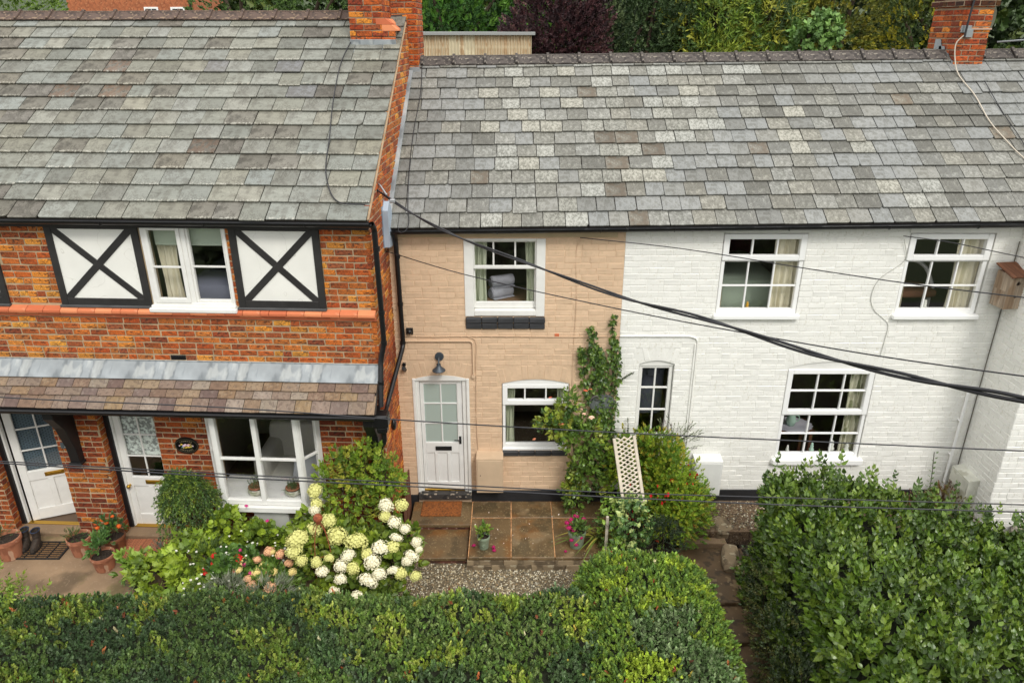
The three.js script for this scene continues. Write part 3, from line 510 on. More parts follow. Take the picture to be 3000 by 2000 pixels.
{
  reseed(41);
  const o = { geos: paintGeo, mats: [tanPaint], z: 0.0025, rough: 0.0018, ch: CH };
  const holes = [arched(-1.5, -0.645, -0.09, 1.97, 0.07), rect(-0.66, 0.455, 2.985, 4.13), arched(-0.155, 0.865, 0.735, 1.9, 0.07)];
  const wall = M('wall', sheet(rect(-1.9, 1.575, -0.42, 4.36), holes, -0.26, -0.002), tanPaint, tan);
  const ex = [[-1.5, -0.645, -1, 2.0], [-0.67, 0.47, 2.79, 4.14], [-0.155, 0.865, 0.655, 1.93], [-1.56, -0.58, 1.95, 2.27], [-0.22, 0.93, 1.88, 2.2], [0.27, 0.4, 2.7, 2.7]], b = [];
  courses(-1.74, 1.575, 0.0, 4.36, ex, b, o);
  courses(-1.56, -0.58, 2.03, 2.27, [[-1.53, -0.61, 0, 2.27]], b, o);
  arch(b, -1.5, -0.645, 1.98, 0.07, 0.22, tanPaint); arch(b, -0.155, 0.865, 1.91, 0.07, 0.22, tanPaint);
  lay(wall, 'brick', b, 300);
  const missing = M('bare_brick', cbox(0.066, 0.055, 0.02), stringMat[2], wall); missing.position.set(0.655, 2.685, 0.004);
  new G().span(-0.645, 1.575, -0.42, -0.004, -0.02, 0.022, 0.006).span(-1.74, -1.5, -0.42, -0.09, -0.02, 0.022, 0.006).build('plinth', blackPlinth, tan);
  new G().span(-1.66, 1.46, 4.16, 4.285, -0.02, 0.028, 0.004).build('eaves_board', beigeWood, tan);
  // sash window
  const w = grp('sash_window', tan);
  new G().span(-0.675, -0.545, 2.985, 4.135, -0.12, 0.014).span(0.34, 0.468, 2.985, 4.135, -0.12, 0.014).span(-0.545, 0.34, 4.1, 4.135, -0.12, 0.012).build('box_frame', whiteOld, w);
  new G().span(-0.545, 0.34, 2.99, 3.085, -0.12, 0.02, 0.012).build('sill', whiteOld, w);
  const us = grp('upper_sash', w), ls = grp('lower_sash', w);
  light(us, 'sash_frame', whiteOld, -0.545, 0.34, 3.69, 4.1, -0.012, [0.02, 0.02, 0.02, 0.05], [-0.26, 0.045], [], { fd: 0.04, bar: 0.012 });
  light(ls, 'sash_frame', whiteOld, -0.545, 0.34, 3.09, 3.72, -0.055, [0.022, 0.022, 0.03, 0.095], [], [], { fd: 0.04 });
  const sb = grp('brick_sill', tan); for (const [y0, y1, z, n] of [[2.885, 2.975, 0.05, 5], [2.79, 2.882, 0.035, 5]]) for (let i = 0; i < n; i++) { const x0 = -0.67 + i * 1.15 / n; M('sill_brick', cbox(1.15 / n - 0.004, y1 - y0 - 0.004, 0.12, 0.012, 0.003), sillBlack, sb).position.set(x0 + 0.575 / n, (y0 + y1) / 2, z - 0.06); }
  // ground floor window
  const w2 = grp('window', tan);
  M('head_board', sheet(arched(-0.15, 0.86, 1.885, 1.9, 0.066), [], -0.1, -0.02), upvc, w2);
  light(w2, 'vent_frame', upvc, -0.145, 0.855, 1.53, 1.88, -0.012, [0.075, 0.075, 0.07, 0.08], [0.195, 0.515], [], { fd: 0.08 });
  light(w2, 'frame', upvc, -0.145, 0.855, 0.765, 1.528, -0.03, [0.045, 0.045, 0.015, 0.075], [], [], { fd: 0.07 });
  new G().span(-0.15, 0.865, 0.735, 0.768, -0.1, 0.0, 0.006).build('sill', upvc, w2);
  for (let i = 0; i < 4; i++) { const x0 = -0.15 + i * 0.255; M('sill_brick', cbox(0.252, 0.08, 0.12, 0.01, 0.002), sillBlack, w2).position.set(x0 + 0.127, 0.694, -0.02); }
  // door
  const d = grp('door', tan);
  new G().span(-1.5, -1.455, -0.085, 1.985, -0.14, 0.012).span(-0.69, -0.645, -0.085, 1.985, -0.14, 0.012).span(-1.455, -1.405, -0.085, 1.95, -0.14, -0.02).span(-0.755, -0.69, -0.085, 1.95, -0.14, -0.02).span(-1.405, -0.755, 1.92, 1.95, -0.14, -0.02).build('door_frame', whiteOld, d);
  M('head_board', sheet(arched(-1.455, -0.69, 1.951, 1.985, 0.052), [], -0.1, 0.004), whiteOld, d);
  const L = -1.4, Rr = -0.76, f = new G();
  f.span(L, L + 0.05, -0.02, 1.918, -0.09, -0.045).span(Rr - 0.075, Rr, -0.02, 1.918, -0.09, -0.045).span(L + 0.05, Rr - 0.075, 1.875, 1.918, -0.09, -0.046).span(L + 0.05, Rr - 0.075, 0.665, 0.85, -0.09, -0.046).span(L + 0.05, Rr - 0.075, -0.02, 0.13, -0.09, -0.046);
  for (const x of [-1.19, -0.995]) f.span(x - 0.026, x + 0.026, 0.13, 0.665, -0.09, -0.047);
  f.build('door_leaf', whiteGloss, d);
  for (const [a, c] of [[L + 0.05, -1.216], [-1.164, -1.021], [-0.969, Rr - 0.075]]) box3('panel', whiteGloss, d, a, c, 0.13, 0.665, -0.085, -0.062, 0.006);
  light(d, 'glazing_frame', whiteGloss, L + 0.05, Rr - 0.075, 0.85, 1.875, -0.048, 0.008, [-1.085], [1.19, 1.535], { fd: 0.034, glass: phys({ color: [190, 204, 196], transmission: 0.25, roughness: 0.12, thickness: 0 }) });
  pane(d, L + 0.05, Rr - 0.075, 0.85, 1.875, -0.088, frosted).name = 'blind';
  new G().span(-1.2, -0.945, 0.71, 0.785, -0.046, -0.036, 0.003).span(-1.17, -0.975, 0.728, 0.767, -0.036, -0.031, 0.003).build('letter_plate', blackPaint, d);
  new G().span(-0.825, -0.79, 0.83, 0.965, -0.046, -0.034, 0.003).box(0.1, 0.016, 0.016, -0.85, 0.905, -0.015, 0.004).box(0.018, 0.018, 0.03, -0.808, 0.905, -0.025, 0.003).build('handle', blackPaint, d);
  new G().span(-1.405, -0.755, -0.03, -0.0, -0.13, -0.02, 0.004).build('threshold', brass, d);
  new G().span(-1.5, -0.645, -0.15, -0.032, -0.2, 0.06, 0.012).build('stone_sill', std({ map: speckTex([58, 56, 54], [30, 30, 30], [196, 180, 158], 125, 7), roughness: 0.8 }), d);
  // roof
  const deck = cottageRoof(tan, -1.76, 1.56, 51);
  ridge(deck, -1.42, 1.56, 3.42, 0.497, ridgeMat, ROOF);
  new G().box(0.1, 3.1, 0.012, -1.645, 1.55, 0.042, 0.003, 0, 0, -0.04).build('valley_lead', leadMat, deck);
  for (let i = 0; i < 12; i++) { const o = M('step_flashing', prism([[0, 0], [0.3, 0], [0.3, 0.1], [0.05, 0.1]], 0, 0.006), leadMat, tan); const z = -0.45 - i * 0.165, y = 4.345 + (0.13 - z) * Math.tan(ROOF); o.position.set(-1.757 + 0.045 * (1 - z) + 0.012, y - 0.03, z); o.rotation.y = Math.PI / 2 - 0.045; }
  gutter(tan, 'gutter', -1.73, 1.56, 4.285, 0.165, 0.055, blackPlastic, TILT, [-0.2, 1.2]);
}
{
  reseed(61);
  const holes = [rect(2.93, 4.1, 2.99, 4.21), rect(5.51, 6.7, 2.99, 4.21), arched(1.89, 2.42, 0.9, 2.22, 0.06), arched(4.12, 5.44, 0.56, 2.16, 0.1)];
  const wall = M('wall', sheet(rect(1.577, 7.3, -0.42, 4.42), holes, -0.26, -0.0015), whitePaint, white);
  const ex = [[2.93, 4.1, 2.955, 4.32], [5.51, 6.7, 2.955, 4.32], [1.89, 2.42, 0.85, 2.26], [4.12, 5.44, 0.5, 2.2], [1.83, 2.48, 2.2, 2.5], [4.06, 5.5, 2.14, 2.52]], b = [];
  courses(1.578, 7.06, 0.02, 4.42, ex, b, { geos: paintGeo, mats: [whitePaint], z: 0.0025, rough: 0.0016 });
  arch(b, 1.89, 2.42, 2.23, 0.06, 0.22, whitePaint); arch(b, 4.12, 5.44, 2.17, 0.1, 0.22, whitePaint);
  lay(wall, 'brick', b, 300);
  new G().span(1.578, 7.05, -0.42, 0.01, -0.02, 0.02, 0.006).build('plinth', blackPlinth, white);
  for (const x0 of [2.93, 5.51]) {
    const w = grp('window', white), x1 = x0 + 1.175;
    light(w, 'vent_frame', upvc, x0 + 0.01, x1 - 0.01, 3.82, 4.2, 0.012, [0.085, 0.085, 0.075, 0.075], [x0 + 0.42, x0 + 0.765], [], { fd: 0.08 });
    light(w, 'frame', upvc, x0 + 0.01, x1 - 0.01, 3.02, 3.818, -0.01, [0.05, 0.06, 0.02, 0.075], [x0 + 0.405, x0 + 0.77], [3.44], { fd: 0.07 });
    new G().span(x0 - 0.03, x1 + 0.03, 2.95, 3.02, -0.1, 0.07, 0.012).build('sill', upvc, w);
    new G().span(x0 - 0.02, x1 + 0.035, 4.215, 4.33, -0.06, 0.014, 0.004).build('head_board', whiteOld, w);
  }
  { const w = grp('narrow_window', white);
    M('head_board', sheet(arched(1.895, 2.415, 2.181, 2.215, 0.055), [], -0.1, -0.03), whiteOld, w);
    light(w, 'frame', whiteOld, 1.9, 2.41, 0.95, 2.18, -0.045, [0.055, 0.055, 0.045, 0.06], [2.155], [1.43, 1.805], { fd: 0.06, bar: 0.012 });
    new G().span(1.87, 2.44, 0.89, 0.95, -0.1, 0.04).build('sill', whiteOld, w); }
  { const w = grp('large_window', white);
    M('head_board', sheet(arched(4.125, 5.435, 2.126, 2.155, 0.095), [], -0.1, -0.02), whiteOld, w);
    light(w, 'vent_frame', upvc, 4.13, 5.43, 1.37, 2.125, 0.004, [0.08, 0.08, 0.07, 0.075], [4.6, 5.0], [1.77], { fd: 0.08 });
    light(w, 'frame', upvc, 4.13, 5.43, 0.6, 1.368, -0.016, [0.05, 0.05, 0.02, 0.075], [4.58, 4.99], [1.02], { fd: 0.07 });
    new G().span(4.08, 5.5, 0.5, 0.6, -0.1, 0.07, 0.012).build('sill', upvc, w); }
  const deck = cottageRoof(white, 1.562, 8.9, 71);
  ridge(deck, 1.562, 6.88, 3.42, 0.497, ridgeMat, ROOF); ridge(deck, 7.42, 8.9, 3.42, 0.497, ridgeMat, ROOF);
  gutter(white, 'gutter', 1.565, 7.02, 4.325, 0.165, 0.055, blackPlastic, TILT, [2.2, 3.75, 5.1, 6.3]);
  // chimney with a projecting dark course
  const ch = stack(white, 'chimney', 6.905, 7.365, -3.25, -2.37, 6.0, 7.12, [-1, 1], [chimneyMats[0], chimneyMats[1], pierMats[0]]);
  { const f = [], dk = [std({ color: [120, 104, 96], map: brickTex, roughness: 0.95 }), std({ color: [96, 90, 84], map: brickTex, roughness: 0.95 })];
    for (const [e, y] of [[0.045, 7.12], [0.02, 7.205], [0.03, 7.29]]) { courses(6.905 - e, 7.365 + e, y, y + 0.083, [], f, { mats: dk, ch: 0.083, z: -2.37 + e, headers: false }); const l = []; courses(-3.25 - e, -2.37 + e, y, y + 0.083, [], l, { mats: dk, ch: 0.083, headers: true }); l.forEach(p => { p.m.premultiply(m4(6.905 - e, 0, 0, 0, -Math.PI / 2, 0)); f.push(p); }); box3('chimney_top', mortarDark, ch, 6.91 - e, 7.36 + e, y + 0.001, y + 0.0829, -3.25 - e, -2.38 + e, 0.002); }
    lay(ch, 'cap_brick', f, 90); }
  new G().span(6.895, 7.375, 6.14, 6.225, -2.368, -2.352, 0.004).add(cbox(0.52, 0.014, 0.26, 0.004), 7.135, 6.12, -2.24, ROOF, 0, 0).build('lead_apron', leadMat, white);
  for (let i = 0; i < 4; i++) { const o = M('step_flashing', prism([[0, 0], [0.24, 0], [0.24, 0.15], [0.08, 0.15]], 0, 0.006), leadMat, white); const z = -2.37 - i * 0.15; o.position.set(6.89, 6.2 + i * 0.1, z + 0.06); o.rotation.y = Math.PI / 2; }
}
// closed shells behind both fronts
for (const [h, x0, x1] of [[tan, -1.5, 1.5], [white, 1.66, 9]]) {
  new G().span(x0, x1, -0.4, 4.4, -5.6, -5.4).span(x1 - (h === tan ? 0 : 0.1), x1 + 0.06, -0.4, 4.3, -5.4, -0.27).span(x0 - 0.06, x0, -0.4, 4.3, -5.4, -0.27).build('rear_walls', whitePaint, h);
  new G().span(x0, x1, -0.4, -0.1, -5.4, -0.27).span(x0, x1, 2.4, 2.55, -5.4, -0.27).build('floors', floorDark, h);
  new G().span(x0, x1, -0.1, 2.4, -2.9, -2.8).span(x0, x1, 2.55, 4.3, -2.9, -2.8).span(x0, x1, 4.26, 4.31, -2.8, -0.27).build('inner_walls', plaster, h);
  const rs = M('rear_slope', metreUV(new THREE.BoxGeometry(x1 - x0 + 0.2, 3.5, 0.08).translate((x0 + x1) / 2, -1.75, 0)), slatesR[4], h); rs.position.set(0, 6.36, -2.68); rs.rotation.x = Math.PI / 2 - ROOF;
}
{ const l = []; // inner cross wall of the white cottage, so that each window has its own room
  new G().span(2.66, 2.7, -0.1, 2.4, -2.8, -0.28).span(4.75, 4.79, 2.55, 4.26, -2.8, -0.28).build('partition', plaster, white); }
// white wing that stands forward at the end of the row
const wing = thing('white_wing', 'white painted brick wing standing forward at the end of the row', 'wing', [7.05, 0, 0]);
{
  reseed(81);
  const core = box3('wall', whitePaint, wing, 0.005, 3.5, -0.5, 4.5, -0.3, 0.868, 0.002), b = [];

  const l2 = []; courses(0.01, 0.872, -0.16, 4.5, [], l2, { geos: paintGeo, mats: [whitePaint], z: 0.006, rough: 0.002 }); l2.forEach(p => { p.m.premultiply(m4(0, 0, 0, 0, -Math.PI / 2, 0)); b.push(p); });
  courses(0, 2.2, -0.16, 3.2, [], b, { geos: paintGeo, mats: [whitePaint], z: 0.876, rough: 0.002 });
  lay(core, 'brick', b, 300);
  new G().span(-0.012, 3.5, -0.5, -0.165, 0.0, 0.884, 0.004).build('plinth', blackPlinth, wing);
}

// ---------------------------------------------------------------- ground, terrace, patio, steps, gravel, path
const setting = (o, name, label) => { o.name = numbered(name); o.userData = { kind: 'structure', label, category: name.split('_').pop() }; return o; };
{
  reseed(101);
  const g = new THREE.PlaneGeometry(160, 160, 160, 160).rotateX(-Math.PI / 2), p = g.attributes.position;
  for (let i = 0; i < p.count; i++) { const x = p.getX(i), z = p.getZ(i); p.setY(i, 4.6 * ss(-6.2, -8.2, z) + (z < -9 ? 0.1 * (-9 - z) : 0) - 0.62 + (z > 15 ? 0.12 * (z - 15) : 0)); }
  g.computeVertexNormals();
  setting(M('ground', metreUV(g), std({ map: speckTex([52, 66, 32], [32, 42, 20], [84, 96, 48], 202, 9), roughness: 1 }), scene), 'ground', 'rough grassy ground rising behind the houses');
  const lane = M('lane', metreUV(new THREE.BoxGeometry(60, 0.1, 4.2).translate(0, -0.63, 8.2)), std({ map: speckTex([66, 64, 62], [44, 44, 42], [110, 106, 100], 203, 14), roughness: 0.95 }), scene); setting(lane, 'lane', 'narrow asphalt lane in front of the hedges');
  for (const [a, c, l] of [[-9, 2.44, 'dark bare soil under the clipped hedges'], [3.46, 9, 'dark bare soil under the big leafy shrub']]) { const soilBed = M('garden_bed', metreUV(new THREE.BoxGeometry(c - a, 0.2, 6.0).translate((a + c) / 2, -0.52, 3.0)), soil, scene); setting(soilBed, 'garden_bed', l); }
  const terr = M('terrace', metreUV(new THREE.BoxGeometry(7.6, 0.25, 2.0, 1, 1, 1).translate(-5.6, -0.395, 1.72)), concrete, scene); setting(terr, 'terrace', 'stained concrete terrace in front of the red brick doors');
}
const patio = new THREE.Group(); patio.name = 'patio'; scene.add(patio); setting(patio, 'patio', 'damp brown stone flags in front of the tan wall');
{
  reseed(103);
  const pointing = std({ map: speckTex([186, 138, 94], [120, 84, 54], [214, 178, 136], 205, 10), roughness: 0.95 });
  new G().span(-0.64, 1.5, -0.42, -0.207, 0.0, 1.37, 0.003).build('pointing', pointing, patio);
  const xs = [-0.632, -0.011, 0.622, 1.5], zs = [0.024, 0.457, 1.4];
  let k = 0; for (let i = 0; i < 3; i++) for (let j = 0; j < 2; j++, k++) { const w = xs[i + 1] - xs[i] - 0.014, d = zs[j + 1] - zs[j] - 0.012; const o = M(k ? 'flagstone_' + String(k).padStart(3, '0') : 'flagstone', cbox(w, 0.055, d, 0.008, 0.003), flagMats[(i + j * 2) % 3], patio); o.position.set((xs[i] + xs[i + 1]) / 2, -0.2275 + R(-0.002, 0.002), (zs[j] + zs[j + 1]) / 2); const uv = o.geometry.attributes.uv; for (let q = 0; q < uv.count; q++) uv.setXY(q, uv.getX(q) * 0.9 + k * 0.37, uv.getY(q) * 0.9 + k * 0.23); }
  // rock-faced stone edge
  const stones = [[-0.65, -0.12, -0.335, -0.255], [-0.12, 0.62, -0.33, -0.255], [0.62, 1.5, -0.33, -0.255], [-0.66, -0.3, -0.46, -0.335], [-0.3, 0.28, -0.46, -0.33], [0.28, 0.78, -0.46, -0.33], [0.78, 1.5, -0.46, -0.33]];
  stones.forEach(([a, b, c, d], i) => { const gg = new THREE.BoxGeometry(b - a - 0.008, d - c - 0.006, 0.12, 8, 3, 1), p = gg.attributes.position; for (let q = 0; q < p.count; q++) if (p.getZ(q) > 0) p.setZ(q, p.getZ(q) + 0.035 * (fbm((a + p.getX(q)) * 6, p.getY(q) * 9 + i, 210 + i, 3) - 0.35)); gg.computeVertexNormals(); const o = M(i ? 'edge_stone_' + String(i).padStart(3, '0') : 'edge_stone', metreUV(gg), stoneMat, patio); o.position.set((a + b) / 2, (c + d) / 2, 1.335 + (i > 2 ? 0.015 : 0)); });
}
const steps = new THREE.Group(); scene.add(steps); setting(steps, 'door_steps', 'two worn stone steps below the tan cottage door');
{
  const brickRiser = std({ map: speckTex([112, 70, 54], [64, 44, 36], [176, 160, 150], 206, 7), roughness: 0.9 });
  M('tread', cbox(0.93, 0.06, 0.6, 0.01, 0.003), flagMats[1], steps).position.set(-1.105, -0.23, 0.33);
  new G().span(-1.55, -0.65, -0.32, -0.262, 0.03, 0.6, 0.004).build('riser', brickRiser, steps);
  M('tread', cbox(0.9, 0.06, 0.68, 0.01, 0.003), flagMats[2], steps).position.set(-1.105, -0.33, 0.945);
  new G().span(-1.54, -0.66, -0.46, -0.362, 0.5, 1.265, 0.004).build('riser', brickRiser, steps);
}
{ // gravel: loose chippings over a sheet
  reseed(107);
  const sheetG = M('gravel_bed', metreUV(new THREE.BoxGeometry(3.3, 0.04, 2.2).translate(-0.1, -0.432, 2.3)), std({ map: speckTex([104, 92, 72], [54, 46, 36], [176, 164, 138], 207, 22), roughness: 1 }), scene); setting(sheetG, 'gravel_bed', 'bed of small stone chippings below the patio');
  const pg = new THREE.IcosahedronGeometry(0.0125, 0), pp = pg.attributes.position; for (let i = 0; i < pp.count; i++) { const h = H2(Math.round(pp.getX(i) * 1e5), Math.round(pp.getY(i) * 1e5), 3); pp.setXYZ(i, pp.getX(i) * (0.8 + 0.6 * h), pp.getY(i) * 0.6, pp.getZ(i) * (1.2 - 0.4 * h)); } pg.computeVertexNormals();
  const N = 15000, im = new THREE.InstancedMesh(pg, std({ color: [255, 255, 255], roughness: 0.85 }), N), c = new THREE.Color(); im.name = 'gravel';
  const tones = [[160, 146, 116], [130, 114, 88], [200, 190, 164], [98, 88, 70], [220, 212, 190], [152, 128, 94], [122, 116, 100], [182, 166, 132]];
  for (let i = 0; i < N; i++) { const far = i > 13400; const x = far ? R(3.0, 7.0) : R(-1.72, 1.5), z = far ? R(0.05, 0.75) : R(1.28, 3.2); const s = R(0.55, 1.25); im.setMatrixAt(i, m4(x, (far ? -0.185 : -0.412) + R(-0.006, 0.012), z, R(-0.6, 0.6), R(0, 6.28), R(-0.6, 0.6), s * R(0.8, 1.3), s, s)); const t = pick(tones); im.setColorAt(i, c.setRGB(t[0] / 255, t[1] / 255, t[2] / 255, THREE.SRGBColorSpace).multiplyScalar(R(0.7, 1.1))); }
  im.castShadow = im.receiveShadow = true; scene.add(im); tag(im, 'loose stone chippings spread below the patio and along the white wall', 'gravel', null, 'stuff');
  const strip = M('gravel_strip', metreUV(new THREE.BoxGeometry(4.4, 0.25, 0.8).translate(4.9, -0.315, 0.42)), std({ map: speckTex([104, 84, 64], [52, 42, 34], [180, 160, 136], 208, 20), roughness: 1 }), scene); setting(strip, 'gravel_strip', 'stony strip along the foot of the white wall');
}
{ // stepped path between the hedge and the big shrub
  reseed(109);
  const path = new THREE.Group(); scene.add(path); setting(path, 'garden_path', 'dark stepped path between the clipped hedge and the leafy shrub');
  const wet = std({ map: speckTex([92, 72, 48], [54, 42, 28], [138, 118, 88], 209, 5), roughness: 0.6, bumpMap: bumpFine, bumpScale: 0.004 });
  const tr = [[0.35, 0.95, -0.3], [0.95, 2.1, -0.38], [2.1, 2.75, -0.43], [2.75, 3.4, -0.49], [3.4, 4.1, -0.55], [4.1, 6, -0.6]];
  tr.forEach(([z0, z1, y], i) => { M('tread', cbox(i ? 1.0 : 0.62, 0.3, z1 - z0, 0.012, 0.006), i ? wet : concrete, path).position.set(i ? 2.95 : 2.92, y - 0.15, (z0 + z1) / 2); });
  [[3.2, -0.27, 0.62, 0.34, 0.16, 0.36, 0.3], [3.2, -0.36, 1.22, 0.22, 0.22, 0.46, -0.25], [3.32, -0.4, 1.5, 0.2, 0.2, 0.26, 0.4], [3.3, -0.45, 1.8, 0.2, 0.2, 0.3, 0.1]].forEach(([x, y, z, a, b, c, r], i) => { const gg = new THREE.IcosahedronGeometry(0.5, 2), p = gg.attributes.position; for (let q = 0; q < p.count; q++) { const vx = p.getX(q), vy = p.getY(q), vz = p.getZ(q), k = 1 + 0.3 * (fbm(vx * 3 + i * 9, vy * 3 + vz * 2, 220, 3) - 0.5), f = v => Math.sign(v) * Math.pow(Math.abs(v) * 2, 0.6) / 2; p.setXYZ(q, f(vx) * k, f(vy) * k, f(vz) * k); } gg.scale(a * 1.2, b * 1.2, c * 1.2); gg.computeVertexNormals(); const o = M('rockery_stone', metreUV(gg), stoneMat, scene); o.position.set(x, y, z); o.rotation.y = r; tag(o, ['flat lichened stone beside the top path step', 'long angular stone edging the path', 'small stone wedged behind the long path stone', 'half buried stone beside the lower path'][i], 'stone', 'stones edging the garden path'); });
}

// ---------------------------------------------------------------- pipes, boxes, lamps and signs on the houses
const onRed = (x, y, z) => { const c = Math.cos(-0.045), s = Math.sin(-0.045); return [-1.757 + x * c + z * s, y, 1.0 - x * s + z * c]; };
{
  reseed(131);
  const dp = thing('downpipe', 'black downpipe running from the red brick house gutter to the canopy hopper', 'downpipe');
  new G().poly([onRed(0.06, 4.63, 0.165), onRed(0.075, 4.55, 0.1), onRed(0.085, 3.02, 0.07), onRed(0.03, 2.78, 0.1), onRed(0.035, 2.2, 0.3)], 0.036, 10).build('pipe', blackPlastic, dp);
  for (const [y, z] of [[4.3, 0.092], [3.45, 0.08], [3.02, 0.07], [2.5, 0.195]]) new G().add(new THREE.CylinderGeometry(0.043, 0.043, 0.05, 12), ...onRed(0.083 - (y < 2.8 ? 0.05 : 0), y, z)).build('collar', blackPlastic, dp);
  const d2 = thing('downpipe', 'black downpipe slanting from the tan cottage gutter across the inner corner', 'downpipe');
  new G().poly([[-1.6, 4.26, 0.16], [-1.6, 4.15, 0.085], [-1.585, 2.56, 0.085], [-1.74, 1.98, 0.9], [-1.73, 1.95, 1.3]], 0.034, 10).build('pipe', blackPlastic, d2);
  for (const y of [3.9, 3.2, 2.6]) new G().add(new THREE.CylinderGeometry(0.041, 0.041, 0.05, 12), -1.59, y, 0.085).build('collar', blackPlastic, d2);
  const hp = thing('hopper', 'black rainwater hopper with outlet pipe at the canopy end', 'hopper');
  new G().span(-1.86, -1.64, 1.93, 2.12, 1.22, 1.42, 0.02).span(-1.8, -1.66, 1.84, 1.94, 1.24, 1.4, 0.02).build('bowl', blackPlastic, hp);
  new G().poly([[-1.72, 1.9, 1.31], [-1.72, 1.66, 1.31], [-1.83, 1.5, 1.24], [-1.83, -0.3, 1.12]], 0.034, 10).build('outlet_pipe', blackPlastic, hp);
  // alarm sounder box on the side wall
  const al = thing('alarm_box', 'pale blue angular alarm box fixed high on the brick side wall', 'alarm box', [-1.745, 4.35, 0.14]);
  new G().add(prism([[-0.16, -0.26], [0.1, -0.3], [0.17, -0.1], [0.17, 0.2], [0.02, 0.33], [-0.16, 0.24]], 0.03, 0.1), 0, 0, 0, 0, Math.PI / 2, 0).build('cover', std({ color: [168, 182, 196], roughness: 0.5 }), al);
  new G().add(prism([[-0.17, -0.27], [0.12, -0.31], [0.18, -0.1], [0.18, 0.22], [0.03, 0.35], [-0.17, 0.25]], 0.005, 0.03), 0, 0, 0, 0, Math.PI / 2, 0).build('back_plate', std({ color: [130, 142, 156], roughness: 0.6 }), al);
  // wall lamp
  const dark = std({ color: [70, 78, 86], roughness: 0.45, metalness: 0.3 });
  const lp = thing('wall_lamp', 'grey swan neck wall lamp with a glass bowl above the tan cottage door', 'lamp', [-1.075, 2.3, 0.005]);
  new G().add(new THREE.CylinderGeometry(0.062, 0.068, 0.03, 20), 0, 0.05, 0.012, Math.PI / 2).build('wall_plate', dark, lp);
  new G().poly([[0, 0.05, 0.02], [0, 0.06, 0.1], [0, -0.02, 0.14]], 0.014).lathe([[0.03, 0.02], [0.035, -0.02], [0.095, -0.075], [0.098, -0.085], [0.03, -0.06]], 0, -0.03, 0.14, 24).build('shade', dark, lp);
  new G().lathe([[0.001, -0.15], [0.03, -0.14], [0.045, -0.115], [0.045, -0.085]], 0, -0.03, 0.14, 18).build('glass_bowl', glass, lp);
  // tan and white meter boxes
  const mb = (label, pos, ry, mat, w, h, d, slopeTop = 0.03) => { const t = thing('meter_box', label, 'meter box', pos, ry); new G().add(prism([[0, 0], [d, 0], [d, h - slopeTop], [0, h]], -w / 2, w / 2), 0, 0, 0, 0, -Math.PI / 2, 0).build('case', mat, t); new G().box(w - 0.035, h - slopeTop - 0.05, 0.008, 0, (h - slopeTop) / 2, d + 0.004, 0.003).build('lid', mat, t); new G().add(new THREE.CylinderGeometry(0.008, 0.008, 0.008, 8), -w / 2 + 0.06, h * 0.5, d + 0.01, Math.PI / 2).build('lock', blackPaint, t); return t; };
  mb('tan painted meter box beside the tan cottage door', [-0.345, 0.09, 0.004], 0, std({ color: [208, 182, 152], roughness: 0.55, map: noiseTex(141, 235, 255) }), 0.415, 0.64, 0.2);
  mb('white meter box on the white wall beside the red flowered bush', [3.05, 0.02, 0.004], 0, std({ color: [236, 236, 233], roughness: 0.5, map: noiseTex(142, 238, 255) }), 0.43, 0.66, 0.2);
  const lb = onRed(-1.69, -0.05, 0.0); mb('pale grey meter box under the bay window', lb, -0.045, std({ color: [206, 206, 200], roughness: 0.55, map: noiseTex(143, 232, 255) }), 0.5, 0.52, 0.26, 0.0);
  mb('white meter box on the side of the forward wing', [7.045, -0.06, 0.34], -Math.PI / 2, std({ color: [232, 232, 226], roughness: 0.6, map: speckTex([232, 232, 224], [196, 194, 178], [246, 246, 242], 144, 4) }), 0.46, 0.62, 0.16);
  // conduits on tan and white walls
  const cd = thing('wall_conduit', 'tan painted conduit looping over the tan cottage door and down beside it', 'conduit');
  new G().poly([[-1.56, 2.6, 0.018], [-0.6, 2.6, 0.018], [-0.575, 2.56, 0.018], [-0.575, 2.06, 0.018]], 0.014).build('pipe', tanPaint, cd); new G().add(new THREE.CylinderGeometry(0.03, 0.03, 0.03, 14), -0.575, 2.03, 0.018, Math.PI / 2).build('end_cap', tanPaint, cd);
  const cb = thing('wall_cable', 'tan painted cable clipped along the tan and white walls', 'cable');
  new G().tube([[-1.56, 2.675, 0.012], [-1.2, 2.665, 0.012], [-0.7, 2.675, 0.012], [0, 2.67, 0.012], [0.8, 2.665, 0.012], [1.575, 2.67, 0.012]], 0.007, 60, 6).tube([[-0.66, 2.67, 0.011], [-0.545, 2.62, 0.011], [-0.535, 2.2, 0.011], [-0.545, 1.4, 0.011], [-0.53, 0.75, 0.011]], 0.007, 50, 6).tube([[0.94, 4.14, 0.035], [0.9, 4.0, 0.01], [0.92, 3.2, 0.01], [0.9, 2.3, 0.01], [0.91, 1.7, 0.01]], 0.004, 50, 5).build('cable', tanPaint, cb);
  for (let i = 0; i < 14; i++) M('clip', cbox(0.02, 0.024, 0.012, 0.003), tanPaint, cb).position.set(-1.4 + i * 0.22, 2.67, 0.014);
  const wp = thing('wall_pipe', 'white painted pipe dropping down the white wall beside the narrow window', 'pipe');
  new G().poly([[1.577, 2.675, 0.014], [2.6, 2.675, 0.014], [2.72, 2.63, 0.014], [2.725, 0.3, 0.014]], 0.012).build('pipe', whitePaint, wp); new G().span(2.68, 2.705, 0.3, 2.55, 0.004, 0.02, 0.003).build('duct', whitePaint, wp);
  const wp2 = thing('wall_pipe', 'white waste pipe in the corner between white wall and wing', 'pipe');
